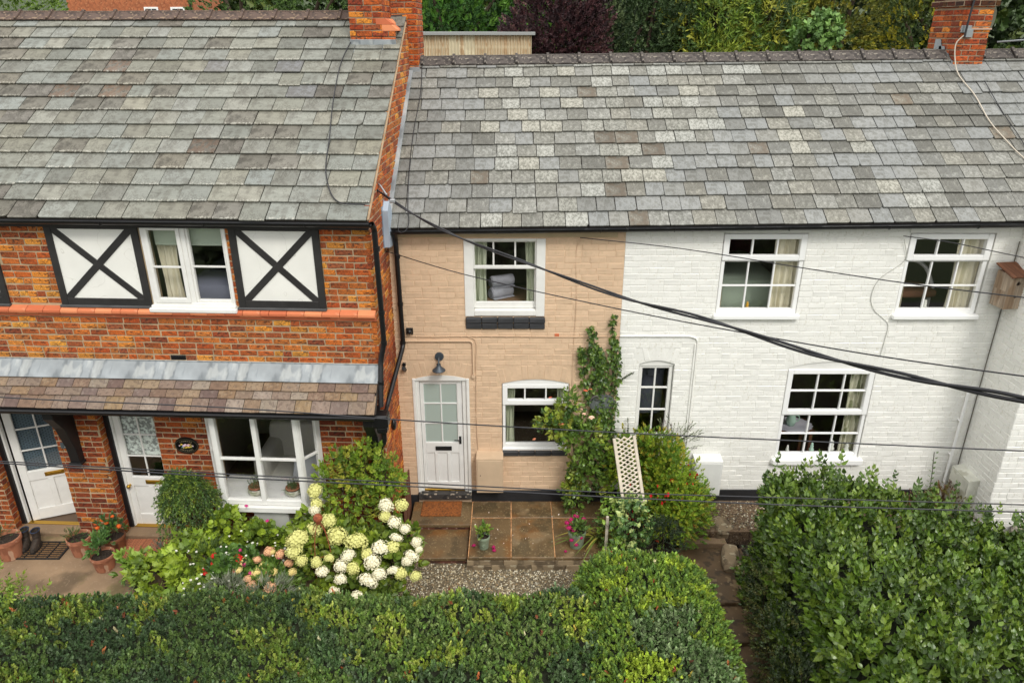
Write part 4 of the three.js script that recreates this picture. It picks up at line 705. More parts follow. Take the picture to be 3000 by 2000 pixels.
  new G().poly([[6.86, 1.84, 0.0], [6.86, 1.84, 0.06], [6.86, -0.1, 0.06]], 0.022).build('pipe', upvc, wp2); for (const y of [1.3, 0.7]) M('clip', cbox(0.06, 0.02, 0.07, 0.004), upvc, wp2).position.set(6.86, y, 0.04);
  const cc = thing('corner_cable', 'dark cable running down the inner corner of the wing', 'cable'); new G().tube([[7.02, 4.1, 0.03], [7.03, 3.2, 0.025], [7.025, 2.2, 0.03], [7.03, 1.0, 0.025], [7.025, 0.1, 0.03]], 0.007, 40, 6).build('cable', std({ color: [104, 100, 92], roughness: 0.7 }), cc);
  // small security gear
  const cam1 = thing('security_light', 'small black sensor box on the tan wall by the downpipe', 'sensor', [-1.49, 2.76, 0.02]); new G().box(0.1, 0.1, 0.03, 0, 0, 0).add(new THREE.SphereGeometry(0.04, 12, 8), -0.0, 0, 0.03).build('body', blackPlastic, cam1);
  const cam2 = thing('security_camera', 'tiny black camera on the tan wall beside the slanting downpipe', 'camera', [-1.6, 2.17, 0.03]); new G().add(new THREE.CylinderGeometry(0.03, 0.035, 0.1, 12), 0, 0, 0.03, 0.9).box(0.05, 0.05, 0.03, 0, 0.06, 0).build('body', blackPlastic, cam2);
  const db = thing('door_bell', 'oval black lamp on the brick side wall under the hopper', 'lamp', [-1.735, 1.55, 0.62]); new G().add(new THREE.SphereGeometry(0.06, 14, 10), 0.03, 0, 0, 0, 0, 0, [0.6, 1.5, 1]).build('body', blackPlastic, db);
  // air brick and hook
  const ab = thing('air_brick', 'black perforated air brick above the lead flashing', 'air brick', onRed(-2.749, 2.727, 0.0), -0.045); new G().box(0.205, 0.066, 0.02, 0, 0, 0.0).build('plate', blackPaint, ab); for (let i = 0; i < 8; i++) M('slot_bar', cbox(0.008, 0.05, 0.012, 0.002), blackPlastic, ab).position.set(-0.085 + i * 0.024, 0, 0.012);
  const hk = thing('iron_hook', 'short rusty iron hook in the red brickwork above the canopy', 'hook', onRed(-4.53, 2.78, 0), -0.045); new G().poly([[0, 0.02, 0], [0, 0.02, 0.06], [0, -0.05, 0.075]], 0.011).build('hook', rust, hk);
  // oval house sign with flowers and lettering
  const cv = document.createElement('canvas'); cv.width = 512; cv.height = 352; const x = cv.getContext('2d');
  x.fillStyle = '#0b0b0d'; x.fillRect(0, 0, 512, 352); x.strokeStyle = '#8f8468'; x.lineWidth = 4; x.beginPath(); x.ellipse(256, 176, 236, 158, 0, 0, 6.3); x.stroke();
  x.fillStyle = '#b9ab86'; x.font = '46px serif'; x.textAlign = 'center'; x.textBaseline = 'middle';
  const arc = (t, up) => [...t].forEach((ch, i) => { const k = (i - (t.length - 1) / 2) / t.length, a = k * 1.75, px = 256 + 178 * Math.sin(a), py = up ? 176 - 112 * Math.cos(a) : 176 + 116 * Math.cos(a); x.save(); x.translate(px, py); x.rotate((up ? 1 : -1) * a * 0.75); x.fillText(ch, 0, 0); x.restore(); });
  arc('JASMINE', true); arc('COTTAGE', false);
  const dot = (px, py, r, c) => { x.fillStyle = c; for (let q = 0; q < 5; q++) { x.beginPath(); x.arc(px + r * 0.6 * Math.cos(q * 1.256), py + r * 0.6 * Math.sin(q * 1.256), r * 0.6, 0, 6.3); x.fill(); } x.fillStyle = '#c88a9a'; x.beginPath(); x.arc(px, py, r * 0.3, 0, 6.3); x.fill(); };
  for (const [px, py, r, c] of [[200, 176, 24, '#e6c9dc'], [240, 158, 24, '#e8cfd8'], [300, 164, 26, '#e6c4d6'], [160, 146, 18, '#e0c030'], [138, 160, 10, '#d8c860'], [108, 178, 13, '#e8d0da'], [395, 182, 14, '#e6ccd6'], [176, 196, 12, '#a8a0dc'], [160, 214, 11, '#58b8a0'], [190, 224, 14, '#dcc070'], [216, 222, 12, '#88a850'], [240, 222, 16, '#e8c040'], [270, 208, 16, '#e0c850'], [305, 210, 17, '#e8c840'], [340, 204, 15, '#c8b848'], [352, 190, 12, '#c8a850'], [375, 168, 12, '#b8b070'], [320, 140, 13, '#e0b868'], [345, 146, 12, '#dcb060'], [365, 208, 11, '#98b050'], [270, 146, 9, '#a04838'], [256, 190, 9, '#8a4a3a']]) dot(px, py, r, c);
  const ct = new THREE.CanvasTexture(cv); ct.colorSpace = THREE.SRGBColorSpace;
  const sg = thing('house_sign', 'black oval house sign with painted flowers on the red brick wall', 'sign', onRed(-2.876, 1.355, 0.0), -0.045);
  const og = new THREE.CylinderGeometry(0.17, 0.172, 0.014, 40).rotateX(Math.PI / 2).scale(1, 0.78, 1); M('plaque', og, blackPaint, sg).position.z = 0.007;
  const fg = new THREE.CircleGeometry(0.166, 40).scale(1, 0.78, 1), fu = fg.attributes.uv, fp = fg.attributes.position; for (let i = 0; i < fu.count; i++) fu.setXY(i, 0.5 + fp.getX(i) / 0.345, 0.5 + fp.getY(i) / 0.237); M('painted_face', fg, phys({ map: ct, roughness: 0.3 }), sg).position.z = 0.0165;
  const plate = (ch, w, h, bg, fgc, font) => { const c2 = document.createElement('canvas'); c2.width = 128; c2.height = 96; const q = c2.getContext('2d'); q.fillStyle = bg; q.fillRect(0, 0, 128, 96); q.fillStyle = fgc; q.font = font; q.textAlign = 'center'; q.textBaseline = 'middle'; q.fillText(ch, 64, 50); const t = new THREE.CanvasTexture(c2); t.colorSpace = THREE.SRGBColorSpace; const g = new THREE.PlaneGeometry(w, h); return [g, std({ map: t, roughness: 0.5 })]; };
  const n5 = thing('number_plate', 'small slate number plate reading 5 on the brick pier', 'number plate', onRed(-4.652, 1.305, 0.0), -0.045); new G().box(0.16, 0.1, 0.012, 0, 0, 0.006, 0.003).build('slate', std({ color: [74, 84, 88], roughness: 0.6 }), n5); { const [g, m] = plate('5', 0.15, 0.092, '#4a5458', '#f2f2ee', 'bold 74px sans-serif'); M('numeral', g, m, n5).position.z = 0.0135; }
  const n3 = thing('door_number', 'black numeral 3 on the top rail of the lace curtained door', 'numeral', onRed(-3.6, 1.86, -0.198), -0.045); { const [g, m] = plate('3', 0.075, 0.06, '#e6e4de', '#181818', 'bold 80px sans-serif'); M('numeral', g, m, n3).position.z = 0.003; }
  // slate cottage plaque with worn lettering
  const pc = document.createElement('canvas'); pc.width = 512; pc.height = 384; const y = pc.getContext('2d'); y.fillStyle = '#5a605d'; y.fillRect(0, 0, 512, 384); for (let i = 0; i < 2600; i++) { const v = 60 + rnd() * 60; y.fillStyle = `rgba(${v},${v + 6},${v},0.35)`; y.fillRect(rnd() * 512, rnd() * 384, R(2, 8), R(2, 6)); } y.fillStyle = '#848c88'; y.font = 'bold 62px serif'; y.textAlign = 'center'; y.fillText('COTTAGE', 250, 240); for (let i = 0; i < 7; i++) { y.fillRect(130 + i * 34, 140 + (i % 3) * 4, 6, 34); if (i % 2) y.fillRect(130 + i * 34, 150, 24, 5); }
  const pt = new THREE.CanvasTexture(pc); pt.colorSpace = THREE.SRGBColorSpace; const pq = thing('slate_plaque', 'oval dark slate plaque with worn lettering among the ivy', 'plaque', [1.355, 1.6, 0.075]);
  const pg = new THREE.CylinderGeometry(0.19, 0.2, 0.03, 32, 1).rotateX(Math.PI / 2), pp = pg.attributes.position; for (let i = 0; i < pp.count; i++) { const a = Math.atan2(pp.getY(i), pp.getX(i)), k = 1 + 0.05 * Math.sin(3 * a) + 0.03 * Math.sin(7 * a + 1); pp.setXY(i, pp.getX(i) * k, pp.getY(i) * k * 0.8); } pg.computeVertexNormals(); M('slab', metreUV(pg), std({ map: speckTex([88, 92, 90], [52, 52, 50], [130, 134, 128], 145, 14), roughness: 0.8 }), pq);
  const pf = new THREE.CircleGeometry(0.165, 32).scale(1, 0.74, 1), u2 = pf.attributes.uv, p2 = pf.attributes.position; for (let i = 0; i < u2.count; i++) u2.setXY(i, 0.5 + p2.getX(i) / 0.36, 0.5 + p2.getY(i) / 0.27); M('lettered_face', pf, std({ map: pt, roughness: 0.85, bumpMap: pt, bumpScale: 0.004 }), pq).position.z = 0.018;
  new G().tube([[-0.19, 0.03, 0.02], [-0.15, 0.11, 0.03], [-0.09, 0.14, 0.03], [-0.05, 0.1, 0.03], [-0.09, 0.08, 0.03]], 0.014, 30, 6).build('scroll', std({ color: [84, 80, 76], roughness: 0.8 }), pq);
  // lantern under the canopy
  const ln = thing('porch_lantern', 'small black lantern hanging over the lace curtained door', 'lantern', onRed(-3.72, 1.95, -0.05), -0.045); new G().lathe([[0.02, 0.1], [0.085, 0.04], [0.08, 0.03]], 0, 0, 0, 4).add(new THREE.CylinderGeometry(0.005, 0.005, 0.12, 6), 0, 0.12, 0).build('cap', blackPaint, ln); new G().lathe([[0.072, 0.03], [0.05, -0.12]], 0, 0, 0, 4).build('glass', phys({ color: [214, 196, 150], transmission: 0.6, roughness: 0.3 }), ln);
  // bird box
  const bb = thing('bird_box', 'weathered wooden bird box with pitched lid at the inner corner of the wing', 'bird box', [6.93, 3.22, 0.2], 0.15); 
  new G().span(-0.14, 0.14, 0, 0.5, -0.12, -0.1, 0.003).span(-0.14, -0.12, 0, 0.5, -0.1, 0.12, 0.003).span(0.12, 0.14, 0, 0.5, -0.1, 0.12, 0.003).span(-0.12, 0.12, 0, 0.02, -0.1, 0.12, 0.003).build('box', woodGrey, bb);
  new G().add(sheet(rect(-0.14, 0.14, 0, 0.48), [arched(-0.03, 0.03, 0.34, 0.37, 0.03), arched(-0.02, 0.02, 0.16, 0.18, 0.02)], 0.12, 0.14)).build('front', woodGrey, bb); new G().box(0.34, 0.02, 0.36, 0, 0.53, 0.02, 0.004, 0.32, 0, 0).build('lid', woodBrown, bb);
  // aerial and dish on the white chimney
  const ae = thing('aerial_bracket', 'galvanised aerial mast clamped to the white cottage chimney', 'aerial', [6.98, 6.8, -2.345]); new G().box(0.16, 0.1, 0.012, 0, 0, 0.0).box(0.1, 0.12, 0.012, 0.06, -0.06, 0.008).build('bracket', std({ color: [150, 156, 158], metalness: 0.6, roughness: 0.5 }), ae); new G().poly([[-0.03, -0.12, 0.05], [-0.02, 0.2, 0.05], [0.05, 0.9, 0.03]], 0.016).build('mast', std({ color: [54, 54, 56], roughness: 0.5, metalness: 0.5 }), ae); new G().span(-0.09, 0.4, -0.01, 0.012, -0.016, -0.008, 0.001).build('strap', std({ color: [180, 150, 130], roughness: 0.6 }), ae);
  const sd = thing('satellite_dish', 'grey satellite dish with arm behind the white cottage chimney', 'satellite dish', [7.62, 6.83, -2.7], 0.5); new G().add(new THREE.SphereGeometry(0.42, 24, 8, 0, 6.283, 0, 0.62), -0.0, 0, 0, -1.35, 0, 0, [1, 0.5, 1.2]).build('dish', std({ color: [110, 112, 96], roughness: 0.5, side: THREE.DoubleSide }), sd); new G().poly([[0, -0.22, 0.1], [0.12, -0.18, 0.5]], 0.014).build('arm', std({ color: [140, 144, 146], roughness: 0.5, metalness: 0.4 }), sd); new G().add(new THREE.CylinderGeometry(0.035, 0.03, 0.13, 12), 0.13, -0.13, 0.5, 1.3, 0, 0.5).build('receiver', std({ color: [176, 184, 188], roughness: 0.45 }), sd);
}
// ---------------------------------------------------------------- things on the ground
function potShape(g, r, h, x = 0, y = 0, z = 0, rim = 0.018) { return g.lathe([[0.001, 0], [r * 0.72, 0], [r * 0.74, 0.006], [r * 0.93, h * 0.8], [r, h * 0.8], [r, h], [r - rim, h], [r * 0.86, h * 0.78], [r * 0.84, h * 0.7], [0.001, h * 0.7]], x, y, z, 30); }
function pot(label, pos, r, h, mat, group) { const t = thing('plant_pot', label, 'plant pot', pos, 0, group); potShape(new G(), r, h).build('pot', mat, t); new G().lathe([[0.001, h * 0.84], [r * 0.5, h * 0.85], [r * 0.88, h * 0.82]], 0, 0, 0, 24).build('soil', soil, t); return t; }
const TY = -0.27;
pot('large terracotta pot of dark soil between the boots mat and the brick pier', [-6.3, TY, 1.2], 0.17, 0.3, terracotta, 'terracotta pots by the doors');
pot('terracotta pot holding a leafy young plant and a white tag', [-5.8, TY, 1.53], 0.165, 0.25, terracotta, 'terracotta pots by the doors');
pot('brown glazed pot of orange flowers against the brick pier', [-5.83, TY, 1.14], 0.16, 0.27, std({ map: speckTex([120, 74, 48], [70, 42, 28], [160, 110, 80], 146, 5), roughness: 0.6 }), 'terracotta pots by the doors');
pot('terracotta pot beside the black boots and the brick corner', [-7.3, TY, 1.27], 0.19, 0.34, terracotta, 'terracotta pots by the doors');
pot('small terracotta pot of grey lavender beside the woven mat', [-5.02, TY, 1.42], 0.1, 0.15, terracotta, 'terracotta pots by the doors');
pot('terracotta pot of striped green leaves at the terrace edge', [-5.22, TY, 1.82], 0.125, 0.18, terracotta, 'terracotta pots by the doors');
pot('dark little pot tucked among the bright green leaves', [-5.05, TY, 2.02], 0.1, 0.14, std({ color: [52, 48, 46], roughness: 0.7 }), 'terracotta pots by the doors');
pot('small terracotta pot half hidden by the striped leaves', [-5.1, TY, 1.6], 0.09, 0.14, terracotta, 'terracotta pots by the doors');
const tub = pot('wide dark tub holding the red geraniums', [-3.7, TY, 2.0], 0.26, 0.36, std({ color: [58, 60, 60], map: noiseTex(147, 200, 255), roughness: 0.6 }));
{
  reseed(139);
  const gp = (label, pos, r, h) => { const t = pot(label, pos, r, h, greenGlaze, 'sage green glazed pots on the patio'); new G().lathe([[r * 0.94, h * 0.12], [r * 0.95, h * 0.15], [r * 0.94, h * 0.18]].map(([a, b]) => [a * 0.82, b]), 0, 0, 0, 30).add(new THREE.TorusGeometry(r * 0.22, 0.006, 6, 20), 0, h * 0.42, r * 0.84, -0.1, 0, 0).add(new THREE.TorusGeometry(r * 0.12, 0.005, 6, 14), 0, h * 0.42, r * 0.84, -0.1, 0, 0).build('relief', greenGlaze, t); return t; };
  gp('small sage green glazed pot holding a leafy seedling on the patio', [-0.415, -0.199, 1.17], 0.094, 0.21);
  gp('larger sage green glazed pot of purple petunias on the patio', [0.95, -0.199, 1.13], 0.13, 0.27);
  // mats
  const fibre = (c, s, per) => std({ map: speckTex(c, mul(c, 0.6), mul(c, 1.35), s, per), roughness: 1, bumpMap: bumpFine, bumpScale: 0.01 });
  const coir = thing('doormat', 'rust brown coir doormat below the tan cottage door', 'doormat', [-1.115, -0.2, 0.235]); new G().box(0.63, 0.02, 0.39, 0, 0.01, 0, 0.006).build('mat', fibre([134, 78, 34], 148, 26), coir);
  const wm = thing('doormat', 'terracotta coloured woven mat below the lace curtained door', 'doormat', [-5.46, TY, 1.13], 0.0); for (let i = 0; i < 26; i++) M(i ? 'woven_rib_' + String(i).padStart(3, '0') : 'woven_rib', cbox(0.68, 0.014, 0.0175, 0.005, 0.001), i % 2 ? fibreA() : fibreB(), wm).position.set(0.0, 0.008, -0.225 + i * 0.018);
  function fibreA() { return fibreA.m ??= fibre([172, 110, 78], 149, 30); } function fibreB() { return fibreB.m ??= fibre([158, 98, 70], 151, 30); }
  const rm = thing('doormat', 'black rubber grid doormat under the worn boots', 'doormat', [-6.92, TY, 1.16]); const rub = std({ color: [30, 28, 27], roughness: 0.8 }), coc = fibre([112, 84, 54], 152, 24);
  new G().span(-0.36, 0.36, 0, 0.022, -0.2, -0.178).span(-0.36, 0.36, 0, 0.022, 0.178, 0.2).span(-0.36, -0.335, 0, 0.022, -0.178, 0.178).span(0.335, 0.36, 0, 0.022, -0.178, 0.178).span(-0.17, -0.155, 0, 0.02, -0.178, 0.178).span(-0.008, 0.008, 0, 0.02, -0.178, 0.178).span(0.155, 0.17, 0, 0.02, -0.178, 0.178).build('rubber_frame', rub, rm);
  for (const cx of [-0.252, -0.082, 0.082, 0.252]) for (let i = 0; i < 8; i++) M('brush_strip', cbox(0.148, 0.016, 0.02, 0.004, 0.002), coc, rm).position.set(cx, 0.009, -0.16 + i * 0.0455);
  new G().span(-0.335, 0.335, 0.0, 0.006, -0.178, 0.178, 0.001).build('backing', rub, rm);
  // boots
  const leather = std({ map: speckTex([58, 48, 40], [30, 26, 24], [104, 90, 74], 153, 9), roughness: 0.75 });
  for (const [bx, bz, ry, nm] of [[-7.2, 1.06, 0.25, 'worn dark leather boot on the rubber mat against the sill'], [-7.03, 1.08, 0.12, 'worn dark leather boot on the rubber mat beside its pair']]) {
    const b = thing('boot', nm, 'boot', [bx, TY + 0.022, bz], ry, 'pair of worn boots');
    const prof = []; const rings = [[0, 0.052, 0.135, 0.05], [0.03, 0.055, 0.14, 0.05], [0.07, 0.052, 0.13, 0.042], [0.1, 0.05, 0.1, 0.012], [0.14, 0.05, 0.068, -0.03], [0.2, 0.053, 0.066, -0.038], [0.255, 0.06, 0.075, -0.04]], pos = [], idx = []; const nS = 18;
    rings.forEach(([yy, rx, rz, cz]) => { for (let i = 0; i <= nS; i++) { const a = i / nS * 6.2832; pos.push(rx * Math.cos(a) * (1 + 0.04 * Math.sin(a * 3 + yy * 30)), yy + (yy > 0.2 ? 0.012 * Math.sin(a * 2) : 0), cz + rz * Math.sin(a)); } });
    for (let j = 0; j < rings.length - 1; j++) for (let i = 0; i < nS; i++) { const a = j * (nS + 1) + i, c = a + nS + 1; idx.push(a, c, a + 1, a + 1, c, c + 1); }
    const bg = new THREE.BufferGeometry(); bg.setAttribute('position', new THREE.Float32BufferAttribute(pos, 3)); bg.setIndex(idx); bg.computeVertexNormals(); leather.side = THREE.DoubleSide;
    M('upper', metreUV(bg), leather, b).geometry.computeVertexNormals(); new G().add(new THREE.CylinderGeometry(0.058, 0.058, 0.022, 20), 0, 0.008, 0.05, 0, 0, 0, [1, 1, 2.5]).build('sole', rub, b); new G().add(new THREE.TorusGeometry(0.058, 0.008, 6, 20), 0, 0.255, -0.04, Math.PI / 2, 0, 0, [1, 1.25, 1]).build('cuff', std({ color: [40, 52, 74], roughness: 0.8 }), b);
  }
  // dark picket screen left of the tan door
  const fence = thing('picket_screen', 'short dark brown picket screen beside the tan cottage steps', 'fence', [-1.63, -0.42, 0]);
  for (let i = 0; i < 8; i++) M('picket', cbox(0.02, 0.85 - 0.04 * i + R(-0.02, 0.02), 0.07, 0.005, 0.003), woodBrown, fence).position.set(R(-0.006, 0.006), 0.42 - 0.02 * i, 0.1 + i * 0.082); new G().span(-0.02, -0.008, 0.2, 0.25, 0.05, 0.72).span(-0.02, -0.008, 0.55, 0.6, 0.05, 0.6).build('rail', woodBrown, fence);
  // trellis arch: leaning lattice panel on posts
  const tr = thing('trellis', 'cream wooden lattice trellis panel tilted over the ivy', 'trellis', [1.69, 0.94, 0.84]); tr.rotation.set(-0.5, 0.05, 0.13);
  new G().span(-0.17, -0.125, -0.46, 0.46, -0.02, 0.02).build('side_rail', creamWood, tr); new G().span(0.125, 0.17, -0.46, 0.46, -0.02, 0.02).build('side_rail', creamWood, tr); new G().span(-0.2, 0.2, -0.5, -0.455, -0.02, 0.025).build('bottom_rail', creamWood, tr);
  for (const s of [-1, 1]) for (let i = 0; i < 17; i++) { const c = -0.52 + i * 0.065, hw = 0.13, y0 = c - hw * 0.62 * s, y1 = c + hw * 0.62 * s; const lo = Math.max(Math.min(y0, y1), -0.46), hi = Math.min(Math.max(y0, y1), 0.46); if (hi - lo < 0.03) continue; const x0 = (lo - c) / (0.62 * s), x1 = (hi - c) / (0.62 * s); M('lath', cbox(Math.hypot(x1 - x0, hi - lo) + 0.01, 0.02, 0.008, 0.002), creamWood, tr).position.set((x0 + x1) / 2, (lo + hi) / 2, s * 0.0045); tr.children[tr.children.length - 1].rotation.z = s * Math.atan(0.62); }
  const tp = thing('trellis_post', 'slim wooden post standing among the ivy below the trellis', 'post', [1.36, -0.42, 1.28]); new G().span(-0.02, 0.02, 0, 0.85, -0.02, 0.02).build('post', creamWood, tp);
  // rusty plant support with a ball
  const ob = thing('plant_support', 'rusty wire obelisk with a ball finial in the white hydrangea', 'plant support', [-2.5, -0.35, 2.1]); for (let i = 0; i < 4; i++) { const a = i * 1.57 + 0.4; new G().tube([[0.2 * Math.cos(a), 0, 0.2 * Math.sin(a)], [0.15 * Math.cos(a), 0.8, 0.15 * Math.sin(a)], [0.08 * Math.cos(a), 1.2, 0.08 * Math.sin(a)], [0.02 * Math.cos(a), 1.28, 0.02 * Math.sin(a)]], 0.006, 24, 5).build('rod', rust, ob); } new G().add(new THREE.TorusGeometry(0.14, 0.005, 5, 24), 0, 0.85, 0, Math.PI / 2).build('hoop', rust, ob); new G().add(new THREE.SphereGeometry(0.062, 18, 14), 0, 1.36, 0).lathe([[0.001, 1.27], [0.035, 1.28], [0.03, 1.32], [0.02, 1.33]], 0, 0, 0, 14).build('ball_finial', rust, ob);
  // round stone urn by the wing
  const ur = thing('stone_urn', 'round exposed pebble planter at the foot of the wing', 'planter', [7.62, -0.4, 1.12]); new G().lathe([[0.001, 0], [0.22, 0], [0.27, 0.12], [0.27, 0.38], [0.21, 0.38], [0.2, 0.3], [0.001, 0.28]], 0, 0, 0, 32).build('bowl', std({ map: speckTex([150, 142, 128], [96, 88, 78], [204, 196, 182], 154, 18), roughness: 0.95, bumpMap: bumpFine, bumpScale: 0.02 }), ur); new G().lathe([[0.001, 0.315], [0.2, 0.3]], 0, 0, 0, 20).build('soil', soil, ur);
  // fallen petals
  const pet = []; for (let i = 0; i < 40; i++) { const big = i < 22, gq = new THREE.SphereGeometry(big ? R(0.012, 0.022) : 0.007, 6, 4, 0, 3.1, 0.4, 1.0); pet.push({ g: gq, m: m4(R(-0.6, 1.15), -0.198, R(0.1, 1.32), R(0, 6), R(0, 6), R(0, 6), 1, 1, 1) }); }
  tag(M('fallen_petals', merged(pet.map(p => ({ g: p.g, m: p.m }))), std({ color: [236, 220, 206], roughness: 0.7, side: THREE.DoubleSide }), scene), 'pale fallen petals scattered over the patio flags', 'petals', null, 'stuff');
}

// ---------------------------------------------------------------- plants
function leafGeo(l, w, fold = 0.25, curl = 0.2, prof = [[0, 0], [0.25, 0.8], [0.55, 1], [0.82, 0.55], [1, 0]]) { // along +y, facing +z
  const P = [], pt = (t, s) => [s * w / 2, t * l, Math.abs(s) * fold * w / 2 - curl * l * t * t + 0.05 * l * t];
  const tri = (a, b, c) => P.push(...a, ...b, ...c);
  for (let i = 0; i < prof.length - 1; i++) for (const s of [-1, 1]) {
    const [t0, w0] = prof[i], [t1, w1] = prof[i + 1], m0 = pt(t0, 0), m1 = pt(t1, 0), e0 = pt(t0, s * w0), e1 = pt(t1, s * w1);
    if (s > 0) { if (w0) tri(m0, e0, e1); tri(m0, e1, m1); } else { if (w0) tri(m0, e1, e0); tri(m0, m1, e1); }
    if (!w0 && s > 0) { } 
  }
  const g = new THREE.BufferGeometry(); g.setAttribute('position', new THREE.Float32BufferAttribute(P, 3)); g.computeVertexNormals();
  const n = P.length / 3, uv = new Float32Array(n * 2); for (let i = 0; i < n; i++) { uv[2 * i] = P[3 * i] / w + 0.5; uv[2 * i + 1] = P[3 * i + 1] / l; } g.setAttribute('uv', new THREE.BufferAttribute(uv, 2));
  return g;
}
const TINY = [[0, 0], [0.45, 1], [1, 0]], LOBED = [[0, 0.1], [0.28, 0.9], [0.42, 0.45], [0.6, 0.85], [0.75, 0.4], [1, 0]], ROUND = [[0, 0.3], [0.2, 0.95], [0.55, 1.05], [0.85, 0.7], [1, 0.12]], IVY = [[0, 0.7], [0.15, 1.1], [0.35, 0.7], [0.6, 0.5], [1, 0]];
function sprig(n, l, w, prof, o = {}) { // leaves round a short stem along +y
  const g = new G(), len = o.len ?? l * 1.4;
  for (let i = 0; i < n; i++) { const t = n > 1 ? i / (n - 1) : 1, k = R(0.75, 1.15), a = o.pairs ? Math.floor(i / 2) * 1.57 + (i % 2) * Math.PI + R(-0.15, 0.15) : i * 2.4 + R(-0.4, 0.4), h = o.pairs ? len * Math.floor(i / 2) / Math.max(1, Math.ceil(n / 2) - 1) : len * t; const lg = leafGeo(l * k * (o.taper ? 1 - 0.5 * h / len : 1), w * k * (o.taper ? 1 - 0.45 * h / len : 1), R(0.1, 0.4), o.curl ?? R(0.1, 0.4), prof); lg.rotateX((o.tilt ?? 0.9) + R(-0.3, 0.3) - (o.rise ?? 0.5) * t); lg.rotateY(a); lg.translate(0, h, 0); g.l.push(lg); }
  if (o.stem) { const c = new THREE.CylinderGeometry(o.stem * 0.6, o.stem, len, 4, 1).toNonIndexed(); c.translate(0, len / 2, 0); g.l.push(c); }
  return mergeGeometries(g.l.map(q => { for (const k of Object.keys(q.attributes)) if (!['position', 'normal', 'uv'].includes(k)) q.deleteAttribute(k); return q; }));
}
const leafy = (o = {}) => phys({ color: [255, 255, 255], roughness: 0.52, transmission: 0.28, thickness: 0, side: THREE.DoubleSide, ...o });
const leafM = leafy(), leafS = std({ color: [255, 255, 255], roughness: 0.6, side: THREE.DoubleSide }), glossLeaf = leafy({ roughness: 0.36, transmission: 0.2 });
const twig = std({ color: [34, 38, 20], roughness: 1 }), bark = std({ color: [86, 70, 54], map: noiseTex(231, 150, 255), roughness: 0.95 });
const UP = V(0, 1, 0);
function setCopy(im, i, p, dir, s, c) { const q = new THREE.Quaternion().setFromUnitVectors(UP, dir).multiply(new THREE.Quaternion().setFromAxisAngle(UP, R(0, 6.283))); im.setMatrixAt(i, new THREE.Matrix4().compose(p, q, V(s, s, s))); im.setColorAt(i, c); }
const cT = new THREE.Color();
const tint = (t, lo = 0.75, hi = 1.2) => { const k = R(lo, hi); return cT.setRGB(t[0] / 255, t[1] / 255, t[2] / 255, THREE.SRGBColorSpace).multiplyScalar(k); };
function copies(parent, name, geo, mat, N, fn) { const im = new THREE.InstancedMesh(geo, mat, N); im.name = name; for (let i = 0; i < N; i++) { const r = fn(i); setCopy(im, i, r.p, r.d, r.s ?? 1, r.c); } im.castShadow = im.receiveShadow = true; parent.add(im); stuff(im); return im; }
const jitDir = (d, up, j) => V(d.x + R(-j, j), d.y + up + R(-j, j), d.z + R(-j, j)).normalize();
// rounded, lumpy box
function rbox(b, p, amp, s) { const r = b.r, q = V(clamp(p.x, b.x0 + r, b.x1 - r), clamp(p.y, b.y0 + r, b.y1 - r), clamp(p.z, b.z0 + r, b.z1 - r)), d = p.clone().sub(q); if (d.lengthSq() < 1e-9) d.set(0, 1, 0); d.normalize(); const k = r + amp * (fbm(q.x * 1.7 + d.x + 50, q.z * 1.7 + q.y * 1.3 + d.y, s, 4) - 0.5); return { p: q.addScaledVector(d, k), d }; }
function onBox(b, amp, s) { const a = b.x1 - b.x0, c = b.z1 - b.z0, h = b.y1 - b.y0, T = a * c, F = a * h * 0.7, B = a * h * 0.35, E = c * h * 0.8; let u = rnd() * (T + F + B + 2 * E); const p = V(R(b.x0, b.x1), R(b.y0, b.y1), R(b.z0, b.z1)); if ((u -= T) < 0) p.y = b.y1; else if ((u -= F) < 0) p.z = b.z1; else if ((u -= B) < 0) p.z = b.z0; else p.x = rnd() < 0.5 ? b.x0 : b.x1; return rbox(b, p, amp, s); }
function coreBox(parent, b, amp, s, shrink = 0.1) { const g = new THREE.BoxGeometry(b.x1 - b.x0, b.y1 - b.y0, b.z1 - b.z0, 40, 12, 24), p = g.attributes.position, v = V(); g.translate((b.x0 + b.x1) / 2, (b.y0 + b.y1) / 2, (b.z0 + b.z1) / 2); for (let i = 0; i < p.count; i++) { const q = rbox(b, v.fromBufferAttribute(p, i), amp, s); q.p.addScaledVector(q.d, -shrink); p.setXYZ(i, q.p.x, q.p.y, q.p.z); } g.computeVertexNormals(); return M('branches', g, twig, parent); }
function hedge(name, label, b, amp, s, N, geos, tints, o = {}) {
  reseed(s); const t = thing(name, label, 'hedge', [0, 0, 0], 0, o.group); coreBox(t, b, amp, s, o.shrink ?? 0.09);
  geos.forEach((g, gi) => copies(t, 'foliage', g, leafS, Math.round(N / geos.length), () => { const q = onBox(b, amp, s); const dep = R(0, 1) ** 2 * 0.14; const n = fbm(q.p.x * 1.1 + 9, q.p.z * 1.1 + 3, s + 70, 3), n2 = fbm(q.p.x * 3.1, q.p.z * 3.1 + q.p.y * 2, s + 90, 3); q.p.addScaledVector(q.d, -dep + R(0, 0.035)); let c = n2 > 0.62 && tints.hi ? pick(tints.hi) : n > 0.5 ? pick(tints.a) : pick(tints.b); if (rnd() < 0.012 && tints.odd) c = pick(tints.odd); return { p: q.p, d: jitDir(q.d, 0.35, 0.95), s: R(0.6, 1.3), c: tint(c, 0.55, 1.45) }; }));
  return t;
}
reseed(301);
const hawA = sprig(7, 0.034, 0.027, LOBED, { len: 0.05 }), hawB = sprig(6, 0.038, 0.031, LOBED, { len: 0.04, tilt: 1.15 });
